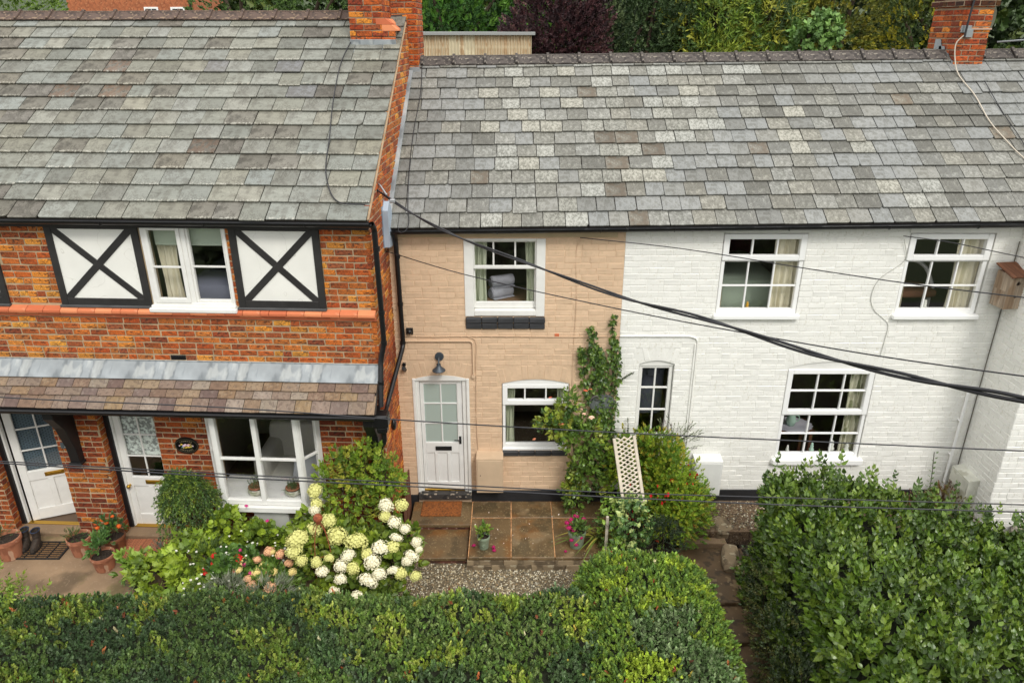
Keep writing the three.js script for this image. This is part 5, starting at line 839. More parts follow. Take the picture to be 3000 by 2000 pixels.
const hawT = { a: [[66, 90, 40], [76, 98, 44], [58, 80, 42], [84, 104, 52]], b: [[52, 74, 40], [62, 84, 48], [46, 66, 36], [72, 90, 56]], hi: [[104, 124, 44], [92, 116, 40], [120, 132, 52]], odd: [[150, 88, 44], [176, 160, 60], [196, 186, 140], [128, 70, 44]] };
hedge('clipped_hedge', 'long dark clipped hawthorn hedge along the concrete terrace', { x0: -9, x1: -2.05, y0: -0.6, y1: 0.68, z0: 3.0, z1: 5.5, r: 0.3 }, 0.2, 311, 36000, [hawA, hawB], hawT);
const hawM = { a: [[84, 112, 44], [98, 122, 52], [76, 100, 48], [112, 130, 70]], b: [[66, 92, 48], [80, 104, 56], [92, 112, 76], [60, 84, 44]], hi: [[132, 150, 48], [118, 142, 46], [150, 160, 72]], odd: [[168, 92, 50], [190, 170, 70], [206, 200, 160], [120, 72, 48], [150, 60, 44]] };
hedge('clipped_hedge', 'mixed green clipped hedge in front of the gravel bed', { x0: -2.3, x1: 1.1, y0: -0.6, y1: 0.66, z0: 2.98, z1: 5.5, r: 0.32 }, 0.3, 313, 20000, [hawA, hawB], hawM);
hedge('clipped_hedge', 'rounded bright green hedge end beside the stepped path', { x0: 0.72, x1: 2.42, y0: -0.7, y1: 0.74, z0: 2.3, z1: 5.6, r: 0.48 }, 0.26, 317, 20000, [hawA, hawB], { a: [[112, 140, 44], [98, 128, 48], [124, 146, 56], [88, 116, 50]], b: [[110, 130, 84], [92, 118, 66], [124, 142, 98], [80, 106, 56]], hi: [[150, 168, 50], [138, 160, 48]], odd: hawM.odd });
// big-leaved shrub: upright shoots with opposite leaves
{
  reseed(331);
  const t = thing('leafy_shrub', 'large leafy shrub with upright shoots of big green leaves in front of the white wall', 'shrub');
  const b = { x0: 3.3, x1: 8.6, y0: -0.7, y1: 1.3, z0: 1.45, z1: 5.8, r: 0.4 }, amp = 0.5, s = 333, drop = x => -0.19 * Math.max(0, x - 4.5) ;
  const back = (x, z) => z + 0.42 * Math.max(0, x - 4.3) * (b.z1 - z) / (b.z1 - b.z0);
  const core = coreBox(t, { ...b, y1: 1.1 }, amp, s, 0.14); { const p = core.geometry.attributes.position; for (let i = 0; i < p.count; i++) { if (p.getY(i) > 0) p.setY(i, p.getY(i) + drop(p.getX(i))); p.setZ(i, back(p.getX(i), p.getZ(i))); } core.geometry.computeVertexNormals(); }
  const OV = [[0, 0.15], [0.18, 0.8], [0.42, 1], [0.7, 0.6], [0.88, 0.24], [1, 0]];
  const G1 = [0, 1, 2, 3].map(i => sprig(8, 0.115, 0.076, OV, { pairs: true, len: 0.17, tilt: 1.3, rise: 0.6, curl: 0.3, stem: 0.004, taper: true }));
  const tn = [[90, 118, 36], [76, 102, 34], [104, 130, 42], [64, 88, 32], [114, 136, 46]], list = [];
  for (let i = 0; i < 7000; i++) { const q = onBox(b, amp, s); if (q.p.y > 0) q.p.y += drop(q.p.x); q.p.z = back(q.p.x, q.p.z); q.p.addScaledVector(q.d, -0.2 * rnd() ** 1.5); const up = q.d.y > 0.5; list.push({ p: q.p, d: jitDir(q.d, up ? 1.0 : 0.9, 0.35), s: R(0.7, 1.2), k: RI(4), w: up ? R(0.5, 1) + 1 / (10.2 - q.p.z) : 0 }); }
  for (let i = 0; i < 60; i++) { const x = R(3.2, 6.6), z = back(x, R(1.5, 2.2)), h = R(0.1, 0.34); for (let j = 0; j < 2; j++) { const q = rbox(b, V(x, b.y1, Math.min(z, 5)), amp, s); list.push({ p: V(x, q.p.y + drop(x) + h * j, z), d: jitDir(UP, 1, 0.12), s: R(0.7, 1), k: RI(4), w: 1.8 }); } }
  list.sort((p, q) => q.w - p.w);
  const mats = tn.map(c => leafy({ color: col(...c), roughness: 0.55, transmission: 0.22 }));
  list.slice(0, 300).forEach((q, i) => { const o = M(i ? 'leafy_shoot_' + String(i).padStart(3, '0') : 'leafy_shoot', G1[q.k], mats[i % 5], t); o.position.copy(q.p); o.quaternion.setFromUnitVectors(UP, q.d).multiply(new THREE.Quaternion().setFromAxisAngle(UP, R(0, 6.28))); o.scale.setScalar(q.s); });
  const rest = list.slice(300); for (let k = 0; k < 4; k++) { const l = rest.filter(q => q.k === k); copies(t, 'more_leafy_shoots', G1[k], glossLeaf, l.length, i => ({ p: l[i].p, d: l[i].d, s: l[i].s, c: tint(pick(tn)) })); }
}
// general bush: ellipsoids of sprigs on a few stems
function bush(name, label, cat, els, geos, tints, N, o = {}) {
  const t = thing(name, label, cat, [0, 0, 0], 0, o.group), w = els.map(e => e[3] * e[4] + e[4] * e[5] + e[3] * e[5]), W = w.reduce((a, c) => a + c, 0);
  const parts = geos.length, mat = o.mat || leafM, sd = RI(9999);
  geos.forEach((g, gi) => copies(t, o.part || 'foliage', g, mat, Math.round(N / parts), () => { let u = rnd() * W, k = 0; while (k < els.length - 1 && (u -= w[k]) > 0) k++; const e = els[k]; let d; do { d = V(R(-1, 1), R(-1, 1), R(-1, 1)); } while (d.lengthSq() > 1 || d.lengthSq() < 0.05); d.normalize(); if (d.y < (o.low ?? -0.5)) d.y = -d.y; const lump = 1 + (o.lump ?? 0.25) * (fbm(d.x * 2.2 + k * 7 + 30, d.y * 2.2 + d.z * 1.9 + 30, sd, 3) - 0.5) * 2, f = lump * (1 - (o.thick ?? 0.35) * rnd() ** 2); const p = V(e[0] + d.x * e[3] * f, e[1] + d.y * e[4] * f, e[2] + d.z * e[5] * f); const c = fbm(p.x * (o.pf ?? 3) + 9, p.y * (o.pf ?? 3) + p.z * 2, sd + 5, 2) > 0.52 && tints.b ? pick(tints.b) : pick(tints.a || tints); return { p, d: jitDir(d, o.up ?? 0.4, o.jit ?? 0.5), s: R(0.7, 1.25) * (o.size ?? 1), c: tint(c) }; }));
  const st = new G(); els.forEach(e => { for (let i = 0; i < (o.stems ?? 3); i++) st.tube([[e[0] + R(-0.3, 0.3) * e[3] * 0.3, o.base ?? e[1] - e[4], e[2] + R(-0.3, 0.3) * e[5] * 0.3], [e[0] + R(-0.3, 0.3) * e[3], e[1] - e[4] * 0.2, e[2] + R(-0.3, 0.3) * e[5]], [e[0] + R(-0.6, 0.6) * e[3], e[1] + e[4] * 0.6, e[2] + R(-0.6, 0.6) * e[5]]], o.stemR ?? 0.008, 8, 5); }); if (st.l.length) st.build(cat === 'tree' ? 'trunk' : 'stem', bark, t);
  return t;
}
const place = (parent, name, list, geos, mats) => list.forEach((q, i) => { const o = M(i ? name + '_' + String(i).padStart(3, '0') : name, geos[i % geos.length], Array.isArray(mats) ? mats[q[4] ?? i % mats.length] : mats, parent); o.position.set(q[0], q[1], q[2]); o.rotation.set(R(-0.5, 0.5), R(0, 6.28), R(-0.5, 0.5)); o.scale.set(q[3] * R(0.78, 1.05), q[3] * R(0.74, 1.0), q[3] * R(0.78, 1.05)); });
// flower head of many four-petalled florets on a dome of radius 1
function mophead(n, flat = 0.9, fl = 0.2) { const g = new G(); for (let i = 0; i < n; i++) { const y = 1 - 1.75 * (i + 0.5) / n, r = Math.sqrt(Math.max(0, 1 - y * y)), a = i * 2.399963, d = V(r * Math.cos(a), y, r * Math.sin(a)), q = new THREE.Quaternion().setFromUnitVectors(V(0, 0, 1), d).multiply(new THREE.Quaternion().setFromAxisAngle(V(0, 0, 1), R(0, 6))); const rr = R(0.8, 1.1) * (1 + 0.14 * Math.sin(d.x * 4 + n) * Math.cos(d.z * 5)); for (let k = 0; k < 4; k++) { const l = leafGeo(fl * R(0.85, 1.1), fl * 0.95, -0.2, -0.15, TINY); l.rotateX(R(0.0, 0.35)); l.rotateZ(k * 1.5708); l.applyQuaternion(q); l.translate(d.x * rr, d.y * flat * rr, d.z * rr); g.l.push(l); } } const core = new THREE.IcosahedronGeometry(0.8, 1); core.scale(1, flat, 1); metreUV(core); g.l.push(core); return mergeGeometries(g.l); }
{
  reseed(351);
  const big = [[-2.67, 1.06, 1.55, 0.111, 1], [-2.63, 0.94, 1.69, 0.092, 1], [-2.64, 0.89, 1.76, 0.082, 0], [-2.44, 0.8, 1.87, 0.1, 1], [-2.62, 0.73, 1.97, 0.127, 1], [-2.79, 0.66, 2.07, 0.153, 1], [-2.83, 0.57, 2.2, 0.107, 1], [-2.3, 0.68, 2.04, 0.135, 1], [-2.03, 0.64, 2.1, 0.143, 1], [-1.71, 0.59, 2.17, 0.116, 0], [-1.56, 0.79, 1.89, 0.095, 0], [-1.69, 0.93, 1.71, 0.11, 0], [-1.48, 0.93, 1.71, 0.092, 1], [-1.41, 0.74, 1.96, 0.076, 0], [-1.25, 0.64, 2.11, 0.081, 0], [-1.21, 0.58, 2.18, 0.062, 0], [-1.3, 0.53, 2.25, 0.089, 0], [-1.35, 0.5, 2.31, 0.071, 0], [-1.55, 0.6, 2.15, 0.089, 1], [-1.52, 0.67, 2.06, 0.081, 0], [-2.12, 0.54, 2.25, 0.089, 0], [-2.2, 0.46, 2.36, 0.097, 0], [-2.43, 0.42, 2.42, 0.088, 0], [-2.04, 0.45, 2.39, 0.097, 1], [-1.8, 0.49, 2.32, 0.115, 0], [-1.83, 0.36, 2.52, 0.122, 0], [-1.69, 0.41, 2.45, 0.079, 0], [-1.52, 0.43, 2.41, 0.079, 0], [-1.42, 0.41, 2.44, 0.074, 1], [-1.23, 0.39, 2.47, 0.073, 1], [-2.18, 0.37, 2.51, 0.078, 0], [-2.24, 0.29, 2.63, 0.069, 0], [-2.52, 0.49, 2.32, 0.079, 1], [-2.71, 0.5, 2.31, 0.08, 1], [-2.66, 0.29, 2.63, 0.052, 1], [-2.36, 0.52, 2.28, 0.062, 1], [-1.88, 0.55, 2.23, 0.08, 1], [-1.95, 0.26, 2.69, 0.086, 0], [-1.69, 0.84, 1.83, 0.082, 1]];
  const heads = [mophead(80, 0.85, 0.27), mophead(72, 0.75, 0.29), mophead(90, 0.9, 0.25)], petal = c => std({ color: c, roughness: 0.8, side: THREE.DoubleSide });
  const OVb = [[0, 0.3], [0.15, 0.85], [0.4, 1], [0.7, 0.7], [0.9, 0.25], [1, 0]], hl = [0, 1, 2].map(() => sprig(4, 0.095, 0.072, OVb, { len: 0.05, tilt: 1.1, rise: 0.3, stem: 0.004 }));
  const hy = bush('hydrangea', 'big hydrangea with white and lime flower heads beside the gravel', 'hydrangea', [[-2.15, 0.2, 1.9, 0.68, 0.44, 0.42], [-1.58, 0.25, 1.9, 0.36, 0.42, 0.36], [-2.65, 0.35, 1.75, 0.32, 0.45, 0.32], [-2.0, -0.1, 2.35, 0.6, 0.32, 0.3]], hl, { a: [[134, 154, 40], [116, 138, 38], [150, 168, 50]], b: [[94, 118, 36], [122, 142, 40]] }, 900, { thick: 0.5, base: -0.4 });
  place(hy, 'flower_head', big, heads, [petal([228, 222, 192]), petal([206, 204, 128])]);
  const pk = [[-3.26, 0.36, 1.95, 0.064, 1], [-3.1, 0.35, 1.99, 0.064, 1], [-3.38, 0.33, 2.08, 0.055, 1], [-3.56, 0.31, 2.14, 0.069, 0], [-3.58, 0.29, 2.24, 0.05, 0], [-3.33, 0.28, 2.28, 0.068, 0], [-3.27, 0.3, 2.18, 0.069, 0], [-3.2, 0.27, 2.29, 0.068, 1], [-3.23, 0.26, 2.38, 0.057, 0], [-3.42, 0.26, 2.37, 0.057, 1], [-3.34, 0.24, 2.48, 0.07, 1], [-3.29, 0.22, 2.6, 0.061, 0], [-3.09, 0.23, 2.51, 0.088, 1], [-3.1, 0.22, 2.6, 0.069, 1], [-2.87, 0.28, 2.26, 0.065, 0], [-2.95, 0.31, 2.13, 0.054, 1], [-3.11, 0.28, 2.26, 0.047, 0], [-3.21, 0.36, 1.96, 0.04, 0]];
  const hp = bush('hydrangea', 'small hydrangea with faded cream and pink flower heads', 'hydrangea', [[-3.2, 0.0, 2.25, 0.4, 0.26, 0.36]], [sprig(6, 0.075, 0.04, undefined, { len: 0.05, tilt: 1.0 })], { a: [[104, 136, 50], [88, 120, 46], [120, 150, 60]] }, 330, { thick: 0.5, base: -0.4 });
  place(hp, 'flower_head', pk, heads, [petal([226, 206, 134]), petal([222, 172, 130])]);
}
{
  reseed(361);
  const sm = sprig(7, 0.05, 0.028, undefined, { len: 0.06 }), ov = sprig(6, 0.06, 0.036, undefined, { len: 0.06, tilt: 1.0 });
  bush('wall_shrub', 'yellowish green leafy shrub climbing the brick wall end by the bay window', 'shrub', [[-2.25, 0.95, 1.38, 0.42, 0.62, 0.22], [-2.0, 1.25, 1.34, 0.34, 0.4, 0.2], [-1.72, 0.95, 1.4, 0.22, 0.5, 0.18]], [ov, sm], { a: [[138, 166, 48], [120, 150, 46], [158, 174, 56]], b: [[104, 134, 44], [168, 168, 62]] }, 900, { base: -0.4, thick: 0.6, low: -0.9 });
  // cascading cotoneaster by the door
  const t = thing('weeping_shrub', 'weeping small leaved shrub cascading in front of the lace curtained door', 'shrub'), c0 = onRed(-2.86, 1.12, 0.34), lst = []; const trail = sprig(11, 0.034, 0.02, TINY, { len: 0.12, tilt: 1.25, stem: 0.0015 }), st = new G();
  for (let i = 0; i < 150; i++) { const a = R(-2.6, 2.6), r = R(0.12, 0.46), x0 = c0[0] + R(-0.12, 0.12), z0 = c0[2] + R(-0.08, 0.08), x1 = c0[0] + 0.06 + r * Math.sin(a), z1 = c0[2] + 0.1 + r * 0.55 * Math.cos(a), y1 = R(-0.2, 0.6) - (x1 < c0[0] - 0.2 ? R(0, 0.1) : 0), ym = 1.14 + R(-0.05, 0.08) - 0.5 * r; const cv = new THREE.CatmullRomCurve3([V(x0, 0.98, z0), V((x0 + x1) / 2, ym, (z0 + z1) / 2), V(x1, ym - 0.2, z1), V(x1 + R(-0.12, 0.1), y1, z1 + R(-0.03, 0.05))]); for (let k = 0.1; k < 1; k += 0.085) { const p = cv.getPoint(k), d = cv.getTangent(k); lst.push({ p, d }); } if (i % 3 === 0) st.add(new THREE.TubeGeometry(cv, 8, 0.0025, 4)); }
  copies(t, 'foliage', trail, leafM, lst.length, i => ({ p: lst[i].p, d: jitDir(lst[i].d, 0, 0.7), s: R(0.8, 1.25), c: tint(pick([[78, 108, 42], [98, 128, 48], [64, 92, 44], [130, 150, 52]])) }));
  st.tube([[c0[0], -0.3, c0[2]], [c0[0] + 0.03, 0.4, c0[2]], [c0[0], 1.0, c0[2]]], 0.02, 10, 6).build('stem', bark, t);
}
// small bedding plants and potted plants
{
  reseed(371);
  const round = sprig(6, 0.06, 0.062, ROUND, { len: 0.07, tilt: 1.15, rise: 0.4, stem: 0.003 }), maple = sprig(5, 0.1, 0.085, [[0, 0.3], [0.15, 1], [0.3, 0.6], [0.5, 0.95], [0.65, 0.45], [1, 0]], { len: 0.06, tilt: 1.2, rise: 0.2, stem: 0.003 }), grassy = sprig(8, 0.13, 0.008, TINY, { len: 0.02, tilt: 0.5, rise: 0 }), needle = sprig(10, 0.05, 0.006, TINY, { len: 0.06, tilt: 0.7 }), lance = sprig(6, 0.11, 0.04, undefined, { len: 0.04, tilt: 0.75, rise: 0 }), spoon = sprig(7, 0.075, 0.032, undefined, { len: 0.06, tilt: 1.0 });
  const lime = { a: [[138, 162, 42], [154, 176, 50], [120, 146, 40]], b: [[104, 130, 38], [144, 166, 46]] };
  bush('geranium', 'lime green scented geranium against the wall under the bay window', 'geranium', [[-4.0, 0.12, 1.42, 0.32, 0.42, 0.22], [-3.6, 0.1, 1.5, 0.3, 0.36, 0.22], [-3.05, 0.08, 1.45, 0.35, 0.26, 0.2]], [round], lime, 330, { base: -0.3, thick: 0.5 });
  bush('geranium', 'dark tub geranium foliage carrying red and magenta flowers', 'geranium', [[-3.72, 0.14, 2.0, 0.3, 0.2, 0.26]], [round], { a: [[84, 118, 42], [70, 104, 40], [98, 132, 48]] }, 190, { base: -0.05, thick: 0.5 });
  bush('leafy_perennial', 'bright green maple leaved perennial at the terrace edge', 'plant', [[-4.75, -0.02, 1.95, 0.4, 0.32, 0.36], [-4.4, 0.05, 1.7, 0.34, 0.34, 0.3], [-4.3, -0.08, 2.3, 0.4, 0.26, 0.25]], [maple], lime, 300, { base: -0.35, thick: 0.5 });
  bush('hedge_seedling', 'yellow green pinnate leaved shrub rising behind the long hedge', 'shrub', [[-6.35, 0.62, 3.1, 0.42, 0.24, 0.3], [-6.0, 0.45, 3.05, 0.3, 0.16, 0.25]], [sprig(11, 0.05, 0.026, undefined, { pairs: true, len: 0.16, tilt: 1.35, rise: 0.2, stem: 0.002 })], { a: [[132, 158, 46], [116, 146, 44], [150, 170, 60]], b: [[96, 128, 42], [128, 150, 44]] }, 110, { base: -0.3, thick: 0.6 });
  bush('grey_lavender', 'silvery lavender clump flopping over the hedge by the hydrangea', 'lavender', [[-2.95, 0.45, 2.9, 0.3, 0.16, 0.2], [-3.6, 0.2, 2.6, 0.24, 0.2, 0.2]], [grassy], { a: [[134, 142, 118], [116, 126, 98], [150, 152, 132]] }, 130, { base: -0.3 });
  bush('daisy_clump', 'wispy clump of tiny white daisies round the dark tub', 'daisies', [[-3.85, 0.0, 2.4, 0.4, 0.22, 0.25], [-4.1, 0.1, 1.85, 0.25, 0.25, 0.2]], [grassy], { a: [[96, 120, 52], [84, 108, 50]] }, 160, { base: -0.35 });
  { const d = thing('daisy_flowers', 'tiny white daisy flowers dotted above the dark tub', 'flowers'); const fl = mophead(10, 0.4, 0.8); copies(d, 'flower', fl, std({ color: [255, 255, 255], roughness: 0.8, side: THREE.DoubleSide }), 110, i => ({ p: i < 60 ? V(R(-4.25, -3.5), R(0.0, 0.28), R(2.2, 2.62)) : V(R(-4.5, -3.0), R(0.1, 0.45), R(1.5, 2.1)), d: jitDir(UP, 1, 0.4), s: R(0.008, 0.014), c: tint([240, 238, 226], 0.9, 1.05) })); d.userData.kind = 'stuff'; }
  const clus = (list, colr, name, label) => { const t = thing('flower_cluster', label, 'flowers', [0, 0, 0], 0, name); place(t, 'bloom', list, [mophead(26, 0.8, 0.34)], std({ color: colr, roughness: 0.75, side: THREE.DoubleSide })); };
  clus([[-3.95, 0.3, 2.12, 0.045], [-3.93, 0.24, 2.18, 0.04], [-3.96, 0.37, 2.05, 0.035], [-3.62, 0.36, 2.1, 0.062], [-3.64, 0.26, 2.22, 0.035], [-4.05, 0.2, 2.2, 0.03], [-4.1, 0.2, 2.12, 0.025]], [206, 30, 28], 'geranium blooms', 'scarlet geranium blooms over the dark tub');
  clus([[-3.4, 0.26, 2.28, 0.05], [-3.42, 0.2, 2.33, 0.035], [-3.52, 0.33, 2.18, 0.03], [-3.62, 0.42, 2.0, 0.022], [-3.1, 0.32, 2.02, 0.03], [-3.4, 0.52, 1.5, 0.03], [-3.72, 0.66, 1.35, 0.025]], [214, 44, 132], 'geranium blooms', 'magenta geranium blooms between tub and hydrangea');
  const potted = (label, x, y, z, r, h, geo, tn, n, o = {}) => bush(o.name || 'potted_plant', label, 'plant', [[x, y, z, r, h, r]], [geo], { a: tn }, n, { base: y - h, thick: 0.9, stems: 2, ...o });
  const grn = [[74, 106, 46], [90, 124, 54], [62, 92, 44]];
  potted('low thyme tuft in the large terracotta pot', -6.36, 0.02, 1.22, 0.1, 0.09, needle, grn, 50);
  potted('leafy young plant in the tagged terracotta pot', -5.82, 0.1, 1.52, 0.16, 0.16, spoon, [[92, 130, 60], [80, 118, 56], [110, 146, 72]], 45);
  potted('green foliage under the orange flowers', -5.84, 0.1, 1.14, 0.18, 0.14, spoon, grn, 50);
  clus([[-6.02, 0.22, 1.16, 0.035], [-5.95, 0.25, 1.12, 0.035], [-5.86, 0.24, 1.18, 0.03], [-5.98, 0.19, 1.22, 0.03], [-5.68, 0.2, 1.2, 0.035], [-5.8, 0.3, 1.1, 0.03], [-5.92, 0.17, 1.24, 0.025], [-6.05, 0.1, 1.26, 0.025]], [226, 104, 34], 'geranium blooms', 'orange marigold blooms against the brick pier');
  potted('tuft of green leaves in the pot by the boots', -7.35, 0.1, 1.27, 0.14, 0.14, needle, grn, 40);
  potted('grey lavender tuft in the small pot beside the woven mat', -5.02, -0.06, 1.42, 0.09, 0.1, needle, [[120, 134, 120], [104, 118, 106]], 45);
  potted('striped yellow green leaves in the terrace edge pot', -5.22, 0.02, 1.82, 0.2, 0.16, lance, [[130, 158, 60], [110, 144, 54], [152, 174, 80]], 40);
  potted('grey green curry plant beside the terrace pots', -5.0, -0.08, 2.02, 0.13, 0.12, needle, [[104, 120, 104], [90, 108, 90]], 60);
  potted('leafy seedling in the small sage green pot', -0.415, 0.07, 1.17, 0.085, 0.09, sprig(6, 0.05, 0.034, undefined, { len: 0.04 }), [[120, 146, 50], [96, 128, 46], [136, 158, 60]], 34);
  potted('petunia foliage in the larger sage green pot', 0.96, 0.13, 1.13, 0.12, 0.1, sprig(6, 0.05, 0.03, undefined, { len: 0.05 }), [[100, 130, 48], [82, 112, 44]], 44);
  clus([[0.86, 0.24, 1.1, 0.04], [0.8, 0.2, 1.12, 0.04], [0.83, 0.15, 1.17, 0.04], [0.93, 0.27, 1.06, 0.045], [0.89, 0.13, 1.2, 0.035], [1.04, 0.24, 1.08, 0.04], [1.0, 0.03, 1.24, 0.03], [0.86, -0.0, 1.26, 0.03], [0.93, -0.07, 1.27, 0.03], [0.78, -0.18, 1.28, 0.025], [-0.56, -0.17, 1.16, 0.03], [-0.27, -0.17, 1.2, 0.03], [-0.26, -0.18, 1.26, 0.03], [1.18, -0.3, 2.0, 0.045]], [178, 20, 96], 'petunia blooms', 'purple petunia blooms in and around the patio pots');
}
// climbers and the fuchsia corner
{
  reseed(381);
  const ivyL = [0, 1].map(() => sprig(4, 0.052, 0.05, IVY, { len: 0.05, tilt: 1.5, rise: 0.2 })), ivyT = [[98, 126, 52], [78, 106, 46], [116, 142, 62], [66, 92, 44]];
  const vine = thing('ivy', 'green ivy climbing the join of tan and white walls', 'ivy'), strands = [[[1.4, -0.1], [1.36, 1.0], [1.3, 1.9], [1.2, 2.6], [1.12, 2.82]], [[1.5, 0.2], [1.45, 1.2], [1.5, 2.0], [1.46, 2.5], [1.47, 3.0]], [[1.2, 0.4], [1.25, 1.2], [1.1, 1.9], [1.05, 2.3], [1.02, 2.5]], [[1.55, 0.6], [1.53, 1.5], [1.55, 2.2], [1.52, 2.6]], [[1.35, 1.3], [1.2, 1.9], [1.22, 2.3], [1.14, 2.5]], [[1.5, 1.0], [1.4, 1.7], [1.35, 2.2], [1.3, 2.45]]].map(s => new THREE.CatmullRomCurve3(s.map(p => V(p[0], p[1], 0.02))));
  const st = new G(); strands.forEach(s => st.add(new THREE.TubeGeometry(s, 24, 0.006, 5))); st.build('stem', bark, vine);
  for (const g of ivyL) copies(vine, 'foliage', g, glossLeaf, 470, () => { const s = pick(strands), k = rnd() ** 1.2, p = s.getPoint(k), w = 0.12 * (1 - k * 0.8) + 0.012; return { p: V(p.x + R(-w, w), p.y + R(-0.06, 0.06), 0.02 + R(0.005, 0.05)), d: V(R(-0.5, 0.5), R(-0.6, 0.4), 1).normalize(), s: R(0.6, 1.1), c: tint(pick(ivyT)) }; });
  const sprout = (pts, label) => { const t = thing('ivy_runner', label, 'ivy', [0, 0, 0], 0, 'loose ivy runners'); const c = new THREE.CatmullRomCurve3(pts.map(p => V(...p))); new G().add(new THREE.TubeGeometry(c, 10, 0.004, 4)).build('stem', bark, t); copies(t, 'foliage', ivyL[0], leafM, 14, i => ({ p: c.getPoint(i / 14), d: V(R(-1, 1), R(-0.5, 1), 0.8).normalize(), s: R(0.35, 0.55), c: tint([70, 84, 50]) })); };
  sprout([[1.55, 1.95, 0.03], [1.68, 2.02, 0.04], [1.82, 2.12, 0.05]], 'ivy runner reaching over the white wall above the plaque'); sprout([[1.75, 0.9, 0.05], [1.78, 1.1, 0.06], [1.77, 1.35, 0.05]], 'upright ivy runner beside the narrow window');
  // rose
  const rl = [0, 1].map(() => sprig(5, 0.066, 0.042, undefined, { len: 0.07, tilt: 1.1, rise: 0.4, stem: 0.002 }));
  const rose = bush('climbing_rose', 'climbing rose with apricot blooms against the tan wall', 'rose', [[0.78, 1.36, 0.3, 0.3, 0.24, 0.2], [1.1, 1.12, 0.3, 0.34, 0.3, 0.22], [0.55, 1.42, 0.36, 0.18, 0.13, 0.14], [0.85, 1.68, 0.26, 0.16, 0.18, 0.12], [1.15, 0.5, 0.32, 0.28, 0.42, 0.2], [0.98, 0.1, 0.26, 0.14, 0.4, 0.14]], rl, { a: [[104, 134, 52], [88, 116, 50], [122, 150, 62]], b: [[76, 106, 48], [140, 158, 56], [158, 164, 66]] }, 560, { base: -0.2, thick: 0.7, low: -0.9, stems: 0, mat: glossLeaf });
  for (const q of [[[1.05, -0.2, 0.2], [0.98, 0.5, 0.24], [0.9, 1.1, 0.28], [0.7, 1.4, 0.3]], [[1.08, -0.2, 0.22], [1.12, 0.5, 0.26], [1.2, 1.1, 0.28]]]) new G().tube(q, 0.014, 14, 6).build('stem', bark, rose);
  const bloom = (() => { const g = new G(); for (let i = 0; i < 18; i++) { const l = leafGeo(0.7, 0.8, -0.3, -0.5, ROUND), k = i / 18; l.scale(0.5 + 0.6 * k, 0.5 + 0.6 * k, 1); l.rotateX(0.1 + k * 1.2); l.rotateY(i * 2.4); g.l.push(l); } return mergeGeometries(g.l); })();
  const rb = thing('rose_blooms', 'apricot and pale pink rose blooms on the climbing rose', 'roses'); const rm = [std({ color: [240, 168, 128], roughness: 0.7, side: THREE.DoubleSide }), std({ color: [244, 206, 182], roughness: 0.7, side: THREE.DoubleSide }), std({ color: [236, 116, 84], roughness: 0.7, side: THREE.DoubleSide })];
  place(rb, 'bloom', [[1.15, 1.94, 0.28, 0.055, 0], [1.08, 1.92, 0.28, 0.045, 2], [0.72, 1.46, 0.46, 0.065, 0], [1.17, 1.55, 0.42, 0.06, 1], [1.06, 1.6, 0.4, 0.045, 1], [1.02, 1.66, 0.36, 0.03, 1], [0.33, 1.22, 0.48, 0.05, 0], [0.56, 1.86, 0.38, 0.035, 2]], [bloom], rm);
  // fuchsia
  const fu = sprig(8, 0.042, 0.022, undefined, { len: 0.06, stem: 0.002 });
  const fx = bush('fuchsia', 'fuchsia bush with small red hanging flowers in front of the narrow window', 'fuchsia', [[2.3, 0.45, 0.55, 0.42, 0.72, 0.38], [2.05, 0.7, 0.35, 0.36, 0.55, 0.28], [2.45, 0.15, 0.85, 0.36, 0.5, 0.34], [2.7, 0.15, 0.5, 0.3, 0.36, 0.26], [1.75, 0.55, 0.3, 0.28, 0.5, 0.2]], [fu, fu], { a: [[148, 176, 48], [128, 160, 46], [168, 180, 54]], b: [[104, 140, 42], [178, 170, 58], [120, 154, 46]] }, 5200, { base: -0.4, low: -0.8, lump: 0.75, thick: 0.7 });
  function sm2() { return sprig(6, 0.03, 0.015, TINY, { len: 0.08, stem: 0.002 }); }
  copies(fx, 'hanging_flower', leafGeo(0.07, 0.045, 0.5, 0.1, TINY), std({ color: [255, 255, 255], roughness: 0.7, side: THREE.DoubleSide }), 70, () => { const a = R(-2.2, 2.2); return { p: V(2.25 + 0.42 * Math.sin(a) + R(-0.15, 0.1), R(-0.25, 0.95), 0.62 + 0.34 * Math.cos(a) + R(0, 0.12)), d: V(R(-0.3, 0.3), -1, R(-0.3, 0.3)).normalize(), s: R(0.7, 1.2), c: tint([204, 24, 34]) }; });
  bush('buddleia_spray', 'thin arching sprays of pale lilac flowers by the white meter box', 'shrub', [[2.45, 1.05, 0.3, 0.3, 0.28, 0.2]], [sprig(8, 0.045, 0.014, TINY, { len: 0.16, stem: 0.002 })], { a: [[110, 118, 78], [92, 104, 66], [140, 124, 130]] }, 60, { base: 0.4, thick: 0.8 });
  // dark dense shrub under the fuchsia and variegated ivy column
  bush('dark_shrub', 'dark small leaved evergreen under the fuchsia', 'shrub', [[2.15, -0.08, 1.2, 0.34, 0.34, 0.22]], [sm2()], { a: [[58, 76, 46], [48, 66, 42], [72, 88, 58]] }, 420, { base: -0.5 });
  bush('variegated_ivy', 'variegated ivy mounded over the frame below the trellis', 'ivy', [[1.68, 0.22, 1.28, 0.3, 0.5, 0.26], [1.62, -0.12, 1.5, 0.3, 0.32, 0.28], [1.45, 0.1, 1.1, 0.2, 0.45, 0.2], [1.72, 0.5, 1.1, 0.2, 0.14, 0.16]], ivyL, { a: [[96, 130, 60], [78, 110, 56], [170, 184, 110]], b: [[132, 166, 60], [150, 180, 76], [88, 120, 56]] }, 620, { base: -0.4, low: -0.8, mat: glossLeaf });
